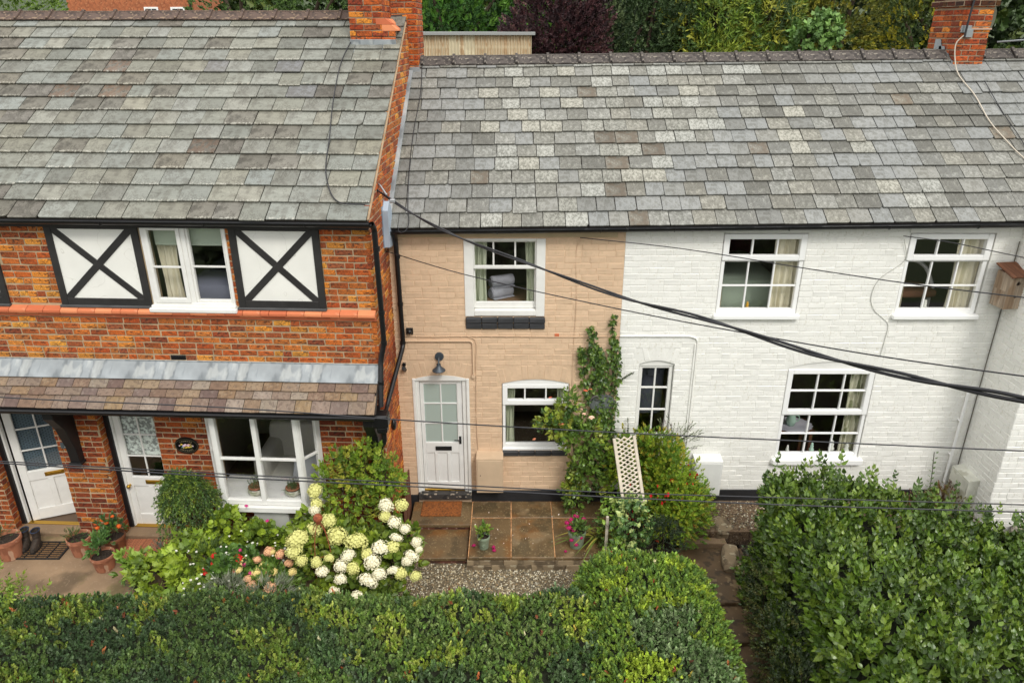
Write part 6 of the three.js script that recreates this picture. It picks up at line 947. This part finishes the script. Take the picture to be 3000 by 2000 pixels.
  // strap leaves
  const strap = thing('strap_leaf_plant', 'arching yellow green strap leaves at the patio end', 'plant'); const sl = [0, 1, 2].map(i => { const g = new THREE.PlaneGeometry(0.05, 1, 2, 10), p = g.attributes.position; for (let k = 0; k < p.count; k++) { const t = p.getY(k) + 0.5, w = 1 - t ** 2.5; p.setXYZ(k, p.getX(k) * w, t * 0.75 - 0.55 * t * t * (0.6 + 0.3 * i), 0.6 * t * t * (0.7 + 0.3 * i) + Math.abs(p.getX(k)) * 0.3); } g.computeVertexNormals(); return g.toNonIndexed(); });
  for (let i = 0; i < 22; i++) { const o = M(i ? 'strap_leaf_' + String(i).padStart(3, '0') : 'strap_leaf', sl[i % 3], [leafy({ color: col(150, 150, 60) }), leafy({ color: col(170, 160, 70) }), leafy({ color: col(112, 132, 54) })][i % 3], strap); o.position.set(1.28 + R(-0.08, 0.08), -0.25, 1.0 + R(-0.1, 0.1)); o.rotation.y = R(-1.6, 1.2); o.scale.setScalar(R(0.7, 1.05)); }
  // ivy on the flank of the path
  bush('dark_ivy', 'dark ivy and small leaves hanging over the stepped path', 'ivy', [[3.46, -0.05, 2.0, 0.28, 0.5, 0.45], [3.3, 0.05, 2.7, 0.3, 0.6, 0.5], [3.2, 0.05, 3.4, 0.3, 0.65, 0.5], [3.12, 0.0, 4.1, 0.3, 0.7, 0.5], [3.08, 0.0, 4.8, 0.32, 0.7, 0.5]], [sprig(5, 0.035, 0.026, IVY, { len: 0.05, tilt: 1.3 }), sm2()], { a: [[54, 72, 36], [64, 84, 40], [46, 62, 34]], b: [[92, 108, 46], [70, 88, 44], [110, 112, 52]] }, 4200, { base: -0.8, low: -0.9, thick: 0.4 });
  // right corner planting
  bush('herb_robert', 'reddish brown low ground cover at the foot of the wing', 'ground cover', [[6.2, -0.05, 0.5, 0.5, 0.16, 0.4], [6.75, 0.0, 0.45, 0.26, 0.3, 0.36], [6.6, -0.1, 1.0, 0.4, 0.18, 0.3]], [sprig(6, 0.034, 0.022, LOBED, { len: 0.06, stem: 0.002 })], { a: [[128, 92, 44], [108, 104, 44], [140, 84, 48]], b: [[96, 62, 40], [120, 116, 50]] }, 620, { base: -0.3 });
  const tall = thing('tall_stem_plant', 'single tall thin stem with paired leaves against the white wall', 'plant'); new G().tube([[6.32, -0.3, 0.55], [6.36, 0.4, 0.5], [6.3, 1.0, 0.48]], 0.006, 12, 5).build('stem', bark, tall); for (let i = 0; i < 22; i++) { const y = 0.05 + i * 0.045, o = M(i ? 'leaf_' + String(i).padStart(3, '0') : 'leaf', leafGeo(0.085 - i * 0.0018, 0.05 - i * 0.001), mats0(), tall); o.position.set(6.34 - 0.03 * i / 22, y, 0.5); o.rotation.set(1.2, (i % 2 ? 1.57 : -1.57) + R(-0.4, 0.4), 0, 'YXZ'); } function mats0() { return mats0.m ??= leafy({ color: col(86, 112, 56) }); }
  bush('orange_shrub', 'orange tinged shrub beside the pebble planter', 'shrub', [[7.75, 0.3, 1.9, 0.4, 0.55, 0.45]], [sprig(6, 0.055, 0.036, undefined, { len: 0.06, stem: 0.002 })], { a: [[150, 130, 52], [120, 120, 48], [168, 112, 50]], b: [[104, 112, 46], [140, 94, 46]] }, 320, { base: -0.4 });
  bush('wall_ivy', 'dark ivy patch climbing the front of the wing', 'ivy', [[7.9, 0.75, 0.93, 0.22, 0.5, 0.06]], ivyL, { a: [[54, 78, 38], [66, 92, 44]] }, 130, { base: -0.2, low: -0.9 });
}
// trees and shrubs on the bank behind the roofs, and the growth across the lane that the windows mirror
{
  reseed(401);
  const lau = sprig(8, 0.13, 0.045, undefined, { len: 0.14, tilt: 0.8, stem: 0.004 }), sml = sprig(9, 0.07, 0.045, undefined, { len: 0.12, tilt: 1.0, stem: 0.003 }), wil = sprig(9, 0.13, 0.03, undefined, { len: 0.2, tilt: 1.2, stem: 0.003 }), big = sprig(6, 0.17, 0.17, [[0, 0.3], [0.15, 1], [0.3, 0.6], [0.5, 0.95], [0.65, 0.45], [1, 0]], { len: 0.16, tilt: 1.2, stem: 0.004 });
  const T = (name, label, els, geo, tn, n, o) => bush(name, label, 'tree', els, geo, tn, n, { mat: leafS, base: 3.9, stems: 2, stemR: 0.05, thick: 0.3, low: -0.8, pf: 1.2, part: 'crown', lump: 0.6, group: 'trees on the bank behind the houses', ...o });
  T('laurel_tree', 'glossy bright green laurel behind the corrugated shed', [[-1.3, 6.7, -11.2, 1.5, 1.5, 1.0], [-2.6, 6.9, -11.8, 1.3, 1.5, 1.0], [0.3, 6.8, -11.8, 0.9, 1.4, 0.9]], [lau], { a: [[70, 116, 36], [88, 134, 44], [56, 96, 34]], b: [[48, 84, 32], [102, 146, 52]] }, 3600, { mat: leafS });
  T('copper_tree', 'dark purple leaved shrub tree behind the tan cottage roof', [[0.9, 6.5, -9.4, 1.15, 1.3, 0.8], [0.2, 6.1, -9.0, 0.7, 0.8, 0.5], [1.6, 6.3, -9.4, 0.8, 1.2, 0.7]], [sml], { a: [[66, 38, 42], [52, 32, 36], [84, 50, 52]], b: [[104, 74, 70], [58, 36, 38]] }, 3600, {});
  T('evergreen_tree', 'dense mid green evergreen behind the white cottage ridge', [[3.1, 6.5, -10.5, 1.3, 1.6, 1.0], [2.3, 6.6, -10.2, 0.8, 1.4, 0.8], [4.2, 6.6, -10.8, 0.9, 1.5, 0.9]], [sml], { a: [[64, 86, 46], [54, 76, 40], [84, 104, 62]], b: [[46, 66, 36], [104, 120, 80]] }, 4200, {});
  T('willow_leaved_tree', 'yellow green narrow leaved tree behind the white cottage ridge', [[5.2, 6.6, -10.8, 1.2, 1.7, 1.0], [6.4, 6.7, -11.0, 1.1, 1.6, 1.0], [5.0, 6.0, -10.0, 0.7, 0.7, 0.5]], [wil], { a: [[96, 120, 34], [76, 104, 32], [132, 146, 44]], b: [[58, 84, 32], [150, 152, 48]] }, 3600, {});
  T('sycamore_sapling', 'fresh green lobed leaved sapling above the white cottage ridge', [[7.2, 6.35, -9.3, 0.45, 0.55, 0.4], [7.6, 6.75, -9.4, 0.35, 0.35, 0.35]], [sprig(6, 0.12, 0.12, [[0, 0.3], [0.15, 1], [0.3, 0.6], [0.5, 0.95], [0.65, 0.45], [1, 0]], { len: 0.12, tilt: 1.2, stem: 0.003 })], { a: [[92, 126, 56], [108, 142, 66], [80, 112, 52]] }, 300, {});
  T('golden_tree', 'golden green tree beside the white cottage chimney', [[8.6, 6.7, -11.2, 1.0, 1.7, 0.9], [7.7, 6.4, -11.4, 0.8, 1.4, 0.8]], [sml], { a: [[128, 128, 42], [104, 112, 40], [150, 144, 50]], b: [[88, 96, 40], [116, 120, 44]] }, 2800, {});
  T('flowering_tree', 'dark green shrub with yellow flowers beyond the white cottage chimney', [[10.9, 6.4, -10.8, 1.4, 1.4, 0.9]], [sml], { a: [[76, 92, 38], [60, 76, 34]], b: [[176, 168, 50], [90, 104, 40]] }, 2400, {});
  T('ash_tree', 'green tree behind the red brick ridge beside its chimney', [[-7.2, 7.0, -12, 1.5, 1.6, 1], [-5.2, 7.0, -12, 1.3, 1.6, 1], [-3.4, 6.9, -12.4, 1.2, 1.6, 1]], [sml], { a: [[66, 92, 40], [84, 112, 46]] }, 2000, {});
  T('garden_tree', 'bright green hedge tree behind the far end of the red brick ridge', [[-14.0, 7.1, -12, 1.6, 1.5, 1], [-16.6, 7.1, -12, 1.8, 1.5, 1]], [sml], { a: [[92, 120, 40], [112, 140, 46]] }, 2600, {});
  for (const [x, r] of [[-6.5, 2.8], [-2.5, 2.6], [1.5, 2.8], [6, 2.6], [10.5, 2.8], [15, 3]]) T('wood_tree', ['tall dark tree at the back of the bank', 0][0], [[x, 7.2, -16, r, 3, 1.6]], [big], { a: [[58, 78, 36], [72, 94, 40], [50, 68, 34]], b: [[90, 104, 44], [62, 84, 38]] }, 1500, { size: 1.4, group: 'tall trees at the back of the bank' });
  // across the lane (out of view; mirrored in the window panes)
  for (const [x, z, r, k] of [[-9, 13.6, 2.2, 0], [-5, 14.2, 2.3, 1], [-1.2, 13.9, 2.1, 2], [2.8, 14.3, 2.3, 0], [6.6, 13.8, 2.2, 1], [10.4, 14.2, 2.3, 2]]) bush('lane_tree', 'broad dense green tree across the lane', 'tree', [[x, 1.4, z, r, 1.9, 1.1], [x + 0.9, 2.6, z + 0.3, r * 0.6, 1.3, 0.9]], [big], { a: [[60, 84, 36], [72, 98, 42], [50, 72, 34]] }, 900, { mat: leafS, base: -0.6, stemR: 0.08, low: -0.9, part: 'crown', group: 'trees across the lane', size: 1.3 });
  // corrugated shed
  const sh = thing('corrugated_shed', 'old cream corrugated shed with a flat metal edge behind the tan cottage', 'shed', [-1.15, 0, -8.3]);
  const rusty = std({ map: tex(256, 256, (u, v) => { let c = mul([200, 188, 158], 0.9 + 0.15 * fbm(u * 4, v * 4, 240, 4, 4)); c = mix(c, [150, 108, 70], ss(0.56, 0.74, fbm(u * 9, v * 4, 241, 5, 9)) * 0.55); return mix(c, [226, 214, 184], ss(0.6, 0.72, fbm(u * 8, v * 6, 242, 4, 8)) * 0.4); }), roughness: 0.9 });
  const cg = new THREE.PlaneGeometry(3.2, 3.2, 168, 1), cp = cg.attributes.position; for (let i = 0; i < cp.count; i++) cp.setZ(i, 0.018 * Math.cos(cp.getX(i) * 6.283 / 0.076)); cg.computeVertexNormals(); M('corrugated_sheet', metreUV(cg), rusty, sh).position.set(0, 5.08, 0); new G().span(-1.6, 1.6, 3.6, 6.66, -2.5, -0.03).build('body', rusty, sh); new G().span(-1.68, 1.68, 6.67, 6.74, -2.5, 0.1).build('roof_edge', std({ color: [150, 152, 150], metalness: 0.3, roughness: 0.6 }), sh);
  // brick house far behind
  const fh = thing('far_house', 'distant red brick house with white windows beyond the red brick ridge', 'house', [-15, 0, -22]); new G().span(-2.6, 2.4, 3, 9.5, -4, 0).build('wall', std({ map: speckTex([168, 100, 66], [130, 74, 50], [196, 140, 100], 243, 12), roughness: 0.95 }), fh); for (const x of [0.7, 1.75]) { const w = grp('window', fh); light(w, 'frame', upvc, x - 0.28, x + 0.28, 6.2, 7.6, 0.03, 0.07, [x], [6.9], { fd: 0.05, glass: std({ color: [60, 66, 70], roughness: 0.2 }) }); } new G().add(new THREE.CylinderGeometry(0.05, 0.05, 6, 8), 2.3, 6, 0.06).build('drain_pipe', blackPlastic, fh);
}

// ---------------------------------------------------------------- overhead wires and roof cables
{
  const wire = (label, pts, r, seg = 60, mat = wireMat, name = 'overhead_wire', cat = 'wire', group) => { const o = new G().tube(pts, r, seg, 6).build(name, mat, scene); return tag(o, label, cat, group); };
  const main = [[-1.76, 4.9, 0.42], [-1.28, 4.69, 0.8], [-0.66, 4.63, 1.7], [0.2, 4.64, 2.88], [0.95, 4.71, 4.05], [1.45, 4.86, 4.97], [1.88, 4.96, 5.79], [2.12, 5.13, 6.48], [2.27, 5.29, 7.01], [2.42, 5.48, 7.64], [2.8, 5.95, 9.2], [3.4, 6.7, 11.5]].map(p => V(...p));
  const curve = new THREE.CatmullRomCurve3(main, false, 'centripetal'), tw = thing('service_cable', 'thick twisted black service cable running from the brick gable to the street pole', 'cable');
  for (const ph of [0, Math.PI]) { const q = []; for (let i = 0; i <= 240; i++) { const t = i / 240, p = curve.getPoint(t), L = t * 13, a = L * 2.6 + ph; q.push([p.x, p.y + 0.011 * Math.sin(a), p.z + 0.011 * Math.cos(a)]); } new G().add(new THREE.TubeGeometry(new THREE.CatmullRomCurve3(q.map(p => V(...p))), 500, 0.0098, 8)).build('strand', wireMat, tw); }
  const steel = std({ color: [166, 168, 170], roughness: 0.45, metalness: 0.5 });
  new G().poly([[-1.76, 4.96, 0.3], [-1.7, 4.95, 0.42], [-1.6, 4.85, 0.55]], 0.012).box(0.07, 0.05, 0.05, -1.52, 4.79, 0.62, 0.008).build('clamp', steel, tw);
  wire('thin wire from the brick corner sagging across both painted cottages', [[-1.73, 4.02, 0.22], [-0.64, 3.98, 1.1], [1.2, 4.05, 2.59], [2.53, 4.15, 3.64], [3.17, 4.25, 4.25], [3.93, 4.36, 4.85], [4.88, 4.46, 5.46], [6.5, 4.9, 7.5]], 0.0065);
  wire('thin wire from the eaves board of the tan cottage over the white wall', [[0.94, 4.16, 0.05], [2.09, 4.32, 1.17], [3.27, 4.44, 2.43], [3.96, 4.52, 3.15], [4.57, 4.61, 3.77], [5.47, 4.75, 4.69], [7.5, 5.3, 7]], 0.006);
  wire('thin wire anchored beside the window above the white wall end', [[5.39, 4.18, 0.04], [5.6, 4.29, 0.75], [6.04, 4.33, 1.6], [6.7, 4.47, 3.07], [8, 4.9, 5.5]], 0.006);
  wire('single street wire hanging just below the tiled canopy', [[-7, 4.33, 4.6], [-4.69, 4.27, 4.89], [-3.84, 4.26, 5.0], [-2.01, 4.23, 5.12], [-0.75, 4.15, 5.16], [0.74, 4.12, 5.28], [2.22, 4.06, 5.31], [3.65, 4.05, 5.42], [4.6, 4.02, 5.43], [7, 4.1, 5.6]], 0.0055);
  wire('upper one of two parallel street wires crossing the front doors', [[-7, 3.86, 4.8], [-4.69, 3.8, 5.09], [-3.84, 3.82, 5.19], [-2.01, 3.78, 5.31], [-0.75, 3.73, 5.34], [0.74, 3.72, 5.45], [1.97, 3.69, 5.47], [3.65, 3.7, 5.57], [4.6, 3.67, 5.58], [7, 3.7, 5.7]], 0.005);
  wire('lower one of two parallel street wires crossing the front doors', [[-7, 3.92, 4.95], [-4.56, 3.87, 5.23], [-3.77, 3.86, 5.28], [-1.97, 3.82, 5.41], [-0.74, 3.76, 5.43], [0.73, 3.75, 5.55], [1.93, 3.7, 5.57], [3.58, 3.71, 5.67], [4.51, 3.68, 5.68], [7, 3.7, 5.8]], 0.0055);
  const onL = (x, s) => { const p = 34 * Math.PI / 180; return onRed(x, 4.665 + s * Math.sin(p) + 0.04, 0.1 - s * Math.cos(p) + 0.025); };
  const onR = (x, s) => [x, 4.345 + s * Math.sin(ROOF) + TILT * x + 0.035, 0.13 - s * Math.cos(ROOF) + 0.022];
  wire('black aerial cable lying down the slates of the red brick house', [onL(-0.72, 3.55), onL(-0.8, 3.0), onL(-0.78, 2.2), onL(-0.7, 1.4), onL(-0.62, 0.7), onL(-0.4, 0.25), onL(-0.05, 0.2)], 0.008, 60, wireMat, 'roof_cable', 'cable');
  wire('black cable lying down the slates of the tan cottage', [onR(-1.42, 3.3), onR(-1.4, 2.6), onR(-1.45, 1.8), onR(-1.46, 0.9), onR(-1.43, 0.3), onR(-1.4, 0.02), [-1.44, 4.3, 0.26], [-1.52, 4.28, 0.24], [-1.53, 4.34, 0.22]], 0.006, 70, wireMat, 'roof_cable', 'cable');
  const pale = std({ color: [190, 180, 164], roughness: 0.6 });
  wire('pale cable snaking from the white cottage chimney down its slates', [[6.95, 6.72, -2.3], [6.86, 6.6, -2.32], [6.88, 6.3, -2.25], onR(6.9, 2.85), onR(7.0, 2.4), onR(7.05, 1.8), onR(7.2, 1.3), onR(7.35, 0.85), onR(7.2, 0.4), onR(7.1, 0.0), [7.06, 4.2, 0.2]], 0.009, 90, pale, 'roof_cable', 'cable');
  wire('thin black cable lying down the slates beside the white chimney', [onR(7.25, 2.7), onR(7.3, 2.0), onR(7.38, 1.3), onR(7.25, 0.7), onR(7.08, 0.05)], 0.006, 50, wireMat, 'roof_cable', 'cable');
  wire('thin pale cable looping down the white wall beside the upper window', [[5.417, 4.13, 0.03], [5.5, 3.84, 0.012], [5.189, 3.535, 0.01], [5.132, 3.28, 0.01], [5.2, 3.098, 0.01], [5.38, 2.94, 0.01], [5.455, 2.86, 0.01], [5.458, 2.6, 0.01], [5.44, 2.35, 0.01]], 0.004, 60, std({ color: [176, 176, 168], roughness: 0.7 }), 'loose_cable', 'cable');
}

// ---------------------------------------------------------------- things seen through the windows
{
  reseed(501);
  const cur = (label, x0, x1, y0, y1, z, mat, folds, red_) => { const t = thing('curtain', label, 'curtain', red_ ? onRed(0, 0, 0) : [0, 0, 0], red_ ? -0.045 : 0); curtain(t, 'cloth', x0, x1, y0, y1, z, mat, folds); return t; };
  const sage = std({ color: [190, 196, 172], roughness: 0.95, side: THREE.DoubleSide }), cream = std({ color: [216, 210, 186], roughness: 0.95, side: THREE.DoubleSide }), patt = std({ map: tex(256, 256, (u, v) => mix([206, 204, 180], [120, 126, 92], ss(0.55, 0.62, fbm(u * 9, v * 9, 250, 3, 9)) * 0.7)), roughness: 0.95, side: THREE.DoubleSide });
  cur('sage curtain hanging beside the rolled towels', -0.56, -0.36, 3.05, 4.12, -0.17, sage, 2.5); cur('sage curtain hanging on the bare side of the sash window', 0.2, 0.36, 3.05, 4.12, -0.17, sage, 2);
  cur('pale curtain inside the tan cottage ground floor window', -0.1, 0.04, 0.75, 1.9, -0.16, sage, 2); cur('pale curtain behind the rose at the tan cottage window', 0.7, 0.84, 0.75, 1.9, -0.16, sage, 2);
  cur('cream curtain drawn aside in the red brick upper window', -2.84, -2.6, 3.5, 4.36, -0.2, cream, 3, true);
  cur('wide cream curtain in the upper window above the white meter box', 3.72, 4.08, 3.0, 4.2, -0.16, cream, 4); cur('narrow cream curtain in the upper window above the white meter box', 2.96, 3.04, 3.0, 4.2, -0.16, cream, 1.5);
  cur('wide cream curtain in the upper window beside the bird box', 6.3, 6.66, 3.0, 4.2, -0.16, cream, 4); cur('narrow cream curtain in the upper window beside the bird box', 5.55, 5.66, 3.0, 4.2, -0.16, cream, 1.5);
  cur('patterned curtain in the large white cottage window', 5.16, 5.42, 0.58, 2.12, -0.16, patt, 3); cur('thin patterned curtain edge in the large white cottage window', 4.14, 4.21, 0.58, 2.12, -0.16, patt, 1);
  const bl = thing('roman_blind', 'pale green folded blind at the top of the red brick upper window', 'blind', onRed(0, 0, 0), -0.045); for (const [a, b] of [[-2.83, -2.42], [-2.36, -1.87]]) { new G().span(a, b, 4.28, 4.54, -0.13, -0.12, 0.003).build('cloth', std({ color: [178, 190, 172], roughness: 0.95 }), bl); new G().span(a, b, 4.25, 4.285, -0.14, -0.11, 0.01).build('fold', std({ color: [178, 190, 172], roughness: 0.95 }), bl); }
  const soft = (w, h, d, r) => { const g = new THREE.BoxGeometry(w, h, d, 10, 6, 10), p = g.attributes.position, b = { x0: -w / 2, x1: w / 2, y0: -h / 2, y1: h / 2, z0: -d / 2, z1: d / 2, r }; for (let i = 0; i < p.count; i++) { const q = rbox(b, V(p.getX(i), p.getY(i), p.getZ(i)), 0.03, 77); p.setXYZ(i, q.p.x, q.p.y, q.p.z); } g.computeVertexNormals(); return g; };
  const linen = std({ color: [206, 204, 194], roughness: 0.95 }), bedGrey = std({ color: [120, 124, 140], roughness: 0.7 });
  const b1 = thing('bed', 'bed with a slate blue cover inside the red brick upper window', 'bed', onRed(-2.1, 3.2, -1.1), -0.045); M('cover', soft(1.3, 0.5, 1.5, 0.14), bedGrey, b1).position.y = 0.22; M('base', soft(1.2, 0.6, 1.45, 0.05), woodBrown, b1).position.y = -0.36;
  const desk = thing('window_table', 'brown table top inside the sash window', 'table', [-0.1, 3.1, -0.62]); new G().box(0.86, 0.03, 0.72, 0, 0, 0).build('top', std({ color: [132, 104, 78], roughness: 0.6 }), desk); for (const [x, z] of [[-0.38, -0.3], [0.38, -0.3], [-0.38, 0.3], [0.38, 0.3]]) new G().box(0.05, 0.54, 0.05, x, -0.28, z).build('leg', woodBrown, desk);
  const towel = std({ color: [190, 191, 200], map: noiseTex(251, 200, 255, 128, 16), roughness: 1 }); [[-0.16, 3.205, -0.46, 0.55, 'lower grey rolled towel on the table in the sash window'], [-0.15, 3.36, -0.5, 0.42, 'upper grey rolled towel on the table in the sash window']].forEach(([x, y, z, r, l]) => { const t = thing('rolled_towel', l, 'towel', [x, y, z], r, 'rolled towels'); const prof = [[0.001, -0.18], [0.05, -0.182], [0.078, -0.176], [0.086, -0.16], [0.084, 0], [0.087, 0.16], [0.078, 0.176], [0.05, 0.182], [0.001, 0.18]].map(q => new THREE.Vector2(...q)); const g = new THREE.LatheGeometry(prof, 22); g.rotateZ(Math.PI / 2); const sp = []; for (let i = 0; i <= 50; i++) { const a = i / 50 * 17, rr = 0.012 + 0.068 * i / 50; sp.push([-0.183, rr * Math.cos(a), rr * Math.sin(a)]); } new G().tube(sp, 0.006, 120, 5).build('rolled_edge', towel, t); new G().box(0.35, 0.012, 0.07, 0, -0.075, 0.07, 0.005).build('loose_end', towel, t); M('roll', metreUV(g), towel, t); });
  const sofa = thing('sofa', 'off white sofa with loose throw inside the bay window', 'sofa', onRed(-1.55, -0.2, -1.15), -0.045); M('seat', soft(1.5, 0.5, 0.8, 0.1), linen, sofa).position.set(0, 0.3, 0); M('back', soft(1.5, 0.75, 0.25, 0.1), linen, sofa).position.set(0, 0.75, -0.4); M('arm', soft(0.26, 0.5, 0.85, 0.1), linen, sofa).position.set(-0.65, 0.62, 0); M('throw', soft(0.7, 0.16, 0.5, 0.07), std({ color: [164, 160, 150], roughness: 1 }), sofa).position.set(0.4, 1.12, -0.36); 
  const ch = thing('cushion', 'pale square cushion propped on the sofa in the bay window', 'cushion', onRed(-1.4, 0.5, -0.72), -0.045); M('pad', soft(0.52, 0.5, 0.16, 0.07), std({ color: [196, 200, 204], roughness: 0.95 }), ch).rotation.x = -0.6;
  const pattern = std({ map: tex(128, 128, (u, v) => mix([206, 204, 190], [142, 146, 120], ss(0.5, 0.56, fbm(u * 10, v * 10, 252, 3, 10)) * 0.8)), roughness: 0.6 });
  for (const [x, l] of [[-1.92, 'patterned bowl with trailing rosemary beside the bay mullion'], [-1.38, 'patterned bowl with spiky rosemary near the bay corner']]) { const p0 = onRed(x, 0.645, 0.1), t = thing('sill_pot', l, 'plant pot', p0, 0, 'rosemary bowls on the bay sill'); new G().lathe([[0.001, 0], [0.085, 0], [0.12, 0.05], [0.118, 0.1], [0.105, 0.1], [0.1, 0.08]], 0, 0, 0, 24).build('bowl', pattern, t); new G().lathe([[0.001, 0.1], [0.1, 0.1], [0.108, 0.125], [0.095, 0.125]], 0, 0, 0, 24).build('liner', terracotta, t); copies(t, 'rosemary', sprig(10, 0.035, 0.005, TINY, { len: 0.1, tilt: 0.7 }), leafM, 46, () => ({ p: V(R(-0.07, 0.07), 0.11, R(-0.07, 0.07)), d: jitDir(UP, 0.4, 0.9), s: R(0.7, 1.4), c: tint([84, 108, 60]) })); }
  const b2 = thing('bed', 'bed with pale green cover and plum headboard in the white cottage', 'bed', [3.5, 2.7, -1.3]); M('cover', soft(1.1, 0.7, 1.6, 0.2), std({ color: [170, 184, 166], roughness: 0.9 }), b2).position.y = 0.35; M('headboard', soft(1.3, 1.3, 0.1, 0.04), std({ color: [110, 40, 58], roughness: 0.8 }), b2).position.set(0, 0.75, -1.1);
  const chair = thing('curved_chair', 'white curved back chair inside the upper window beside the bird box', 'chair', [6.05, 2.6, -0.85]); new G().tube([[-0.4, 0.55, 0.1], [-0.3, 0.85, -0.1], [0, 0.95, -0.2], [0.3, 0.85, -0.1], [0.4, 0.55, 0.1]], 0.03).build('back_rail', upvc, chair); M('seat', soft(0.8, 0.14, 0.5, 0.06), std({ color: [126, 84, 60], roughness: 0.8 }), chair).position.y = 0.5; for (const x of [-0.36, 0.36]) new G().box(0.05, 0.5, 0.05, x, 0.25, 0.1).build('leg', upvc, chair);
  const fig = (label, x, y, z, m, s) => { const t = thing('figurine', label, 'figurine', [x, y, z], R(0, 3), 'ornaments on the window sills'); new G().lathe([[0.001, 0], [0.035, 0], [0.04, 0.03], [0.022, 0.06], [0.03, 0.09], [0.015, 0.115], [0.022, 0.13], [0.001, 0.15]].map(([a, b]) => [a * s, b * s]), 0, 0, 0, 16).build('body', m, t); };
  const china = phys({ color: [222, 224, 214], roughness: 0.25 }), mint = phys({ color: [176, 206, 188], roughness: 0.25 });
  fig('small yellow ornament on the sill below the plum headboard', 3.42, 3.05, -0.12, phys({ color: [210, 160, 50], roughness: 0.4 }), 0.8); fig('white figurine on the sill beside the curved chair', 6.0, 3.05, -0.12, china, 1); fig('white vase at the curtain end of the large window sill', 5.28, 0.66, -0.1, china, 1.1); fig('mint vase in the middle of the large window sill', 4.74, 0.66, -0.12, mint, 1.0); fig('white china dish near the corner of the large window sill', 4.36, 0.66, -0.12, china, 0.7); fig('white china figure before the patterned curtain', 5.06, 0.66, -0.14, china, 1.2);
  const tb = thing('lace_table', 'small wooden table with scalloped lace cloth inside the large window', 'table', [4.58, 0.2, -0.62]); new G().box(0.62, 0.04, 0.46, 0, 0.62, 0).build('top', woodBrown, tb); for (const [x, z] of [[-0.26, -0.18], [0.26, -0.18], [-0.26, 0.18], [0.26, 0.18]]) new G().box(0.045, 0.6, 0.045, x, 0.3, z).build('leg', woodBrown, tb); { const g = new THREE.CircleGeometry(0.33, 72), p = g.attributes.position; for (let i = 1; i < p.count; i++) { const a = Math.atan2(p.getY(i), p.getX(i)), k = 1 + 0.04 * Math.sin(a * 18); p.setXY(i, p.getX(i) * k, p.getY(i) * k * 0.78); } g.rotateX(-Math.PI / 2); g.translate(0, 0.65, 0); M('lace_cloth', g, std({ color: [206, 204, 214], roughness: 0.9, side: THREE.DoubleSide }), tb); }
  const jug = thing('jug', 'pale mint jug with green base on the lace table', 'jug', [4.55, 0.855, -0.6]); new G().lathe([[0.001, 0], [0.06, 0], [0.08, 0.08], [0.06, 0.17], [0.07, 0.21], [0.062, 0.21], [0.05, 0.17]], 0, 0, 0, 20).build('body', mint, jug); new G().tube([[0.06, 0.18, 0], [0.12, 0.16, 0], [0.12, 0.08, 0], [0.075, 0.06, 0]], 0.01).build('handle', mint, jug);
  const coat = thing('hanging_coat', 'dark grey coat hanging inside the narrow white cottage window', 'coat', [2.16, 1.2, -0.42]); M('coat', soft(0.42, 0.95, 0.16, 0.08), std({ color: [70, 74, 86], roughness: 0.95 }), coat).position.y = 0.45; M('collar', soft(0.2, 0.26, 0.2, 0.08), std({ color: [88, 92, 102], roughness: 0.95 }), coat).position.set(0.02, 0.78, 0.04);
}

renderer.render(scene, camera);
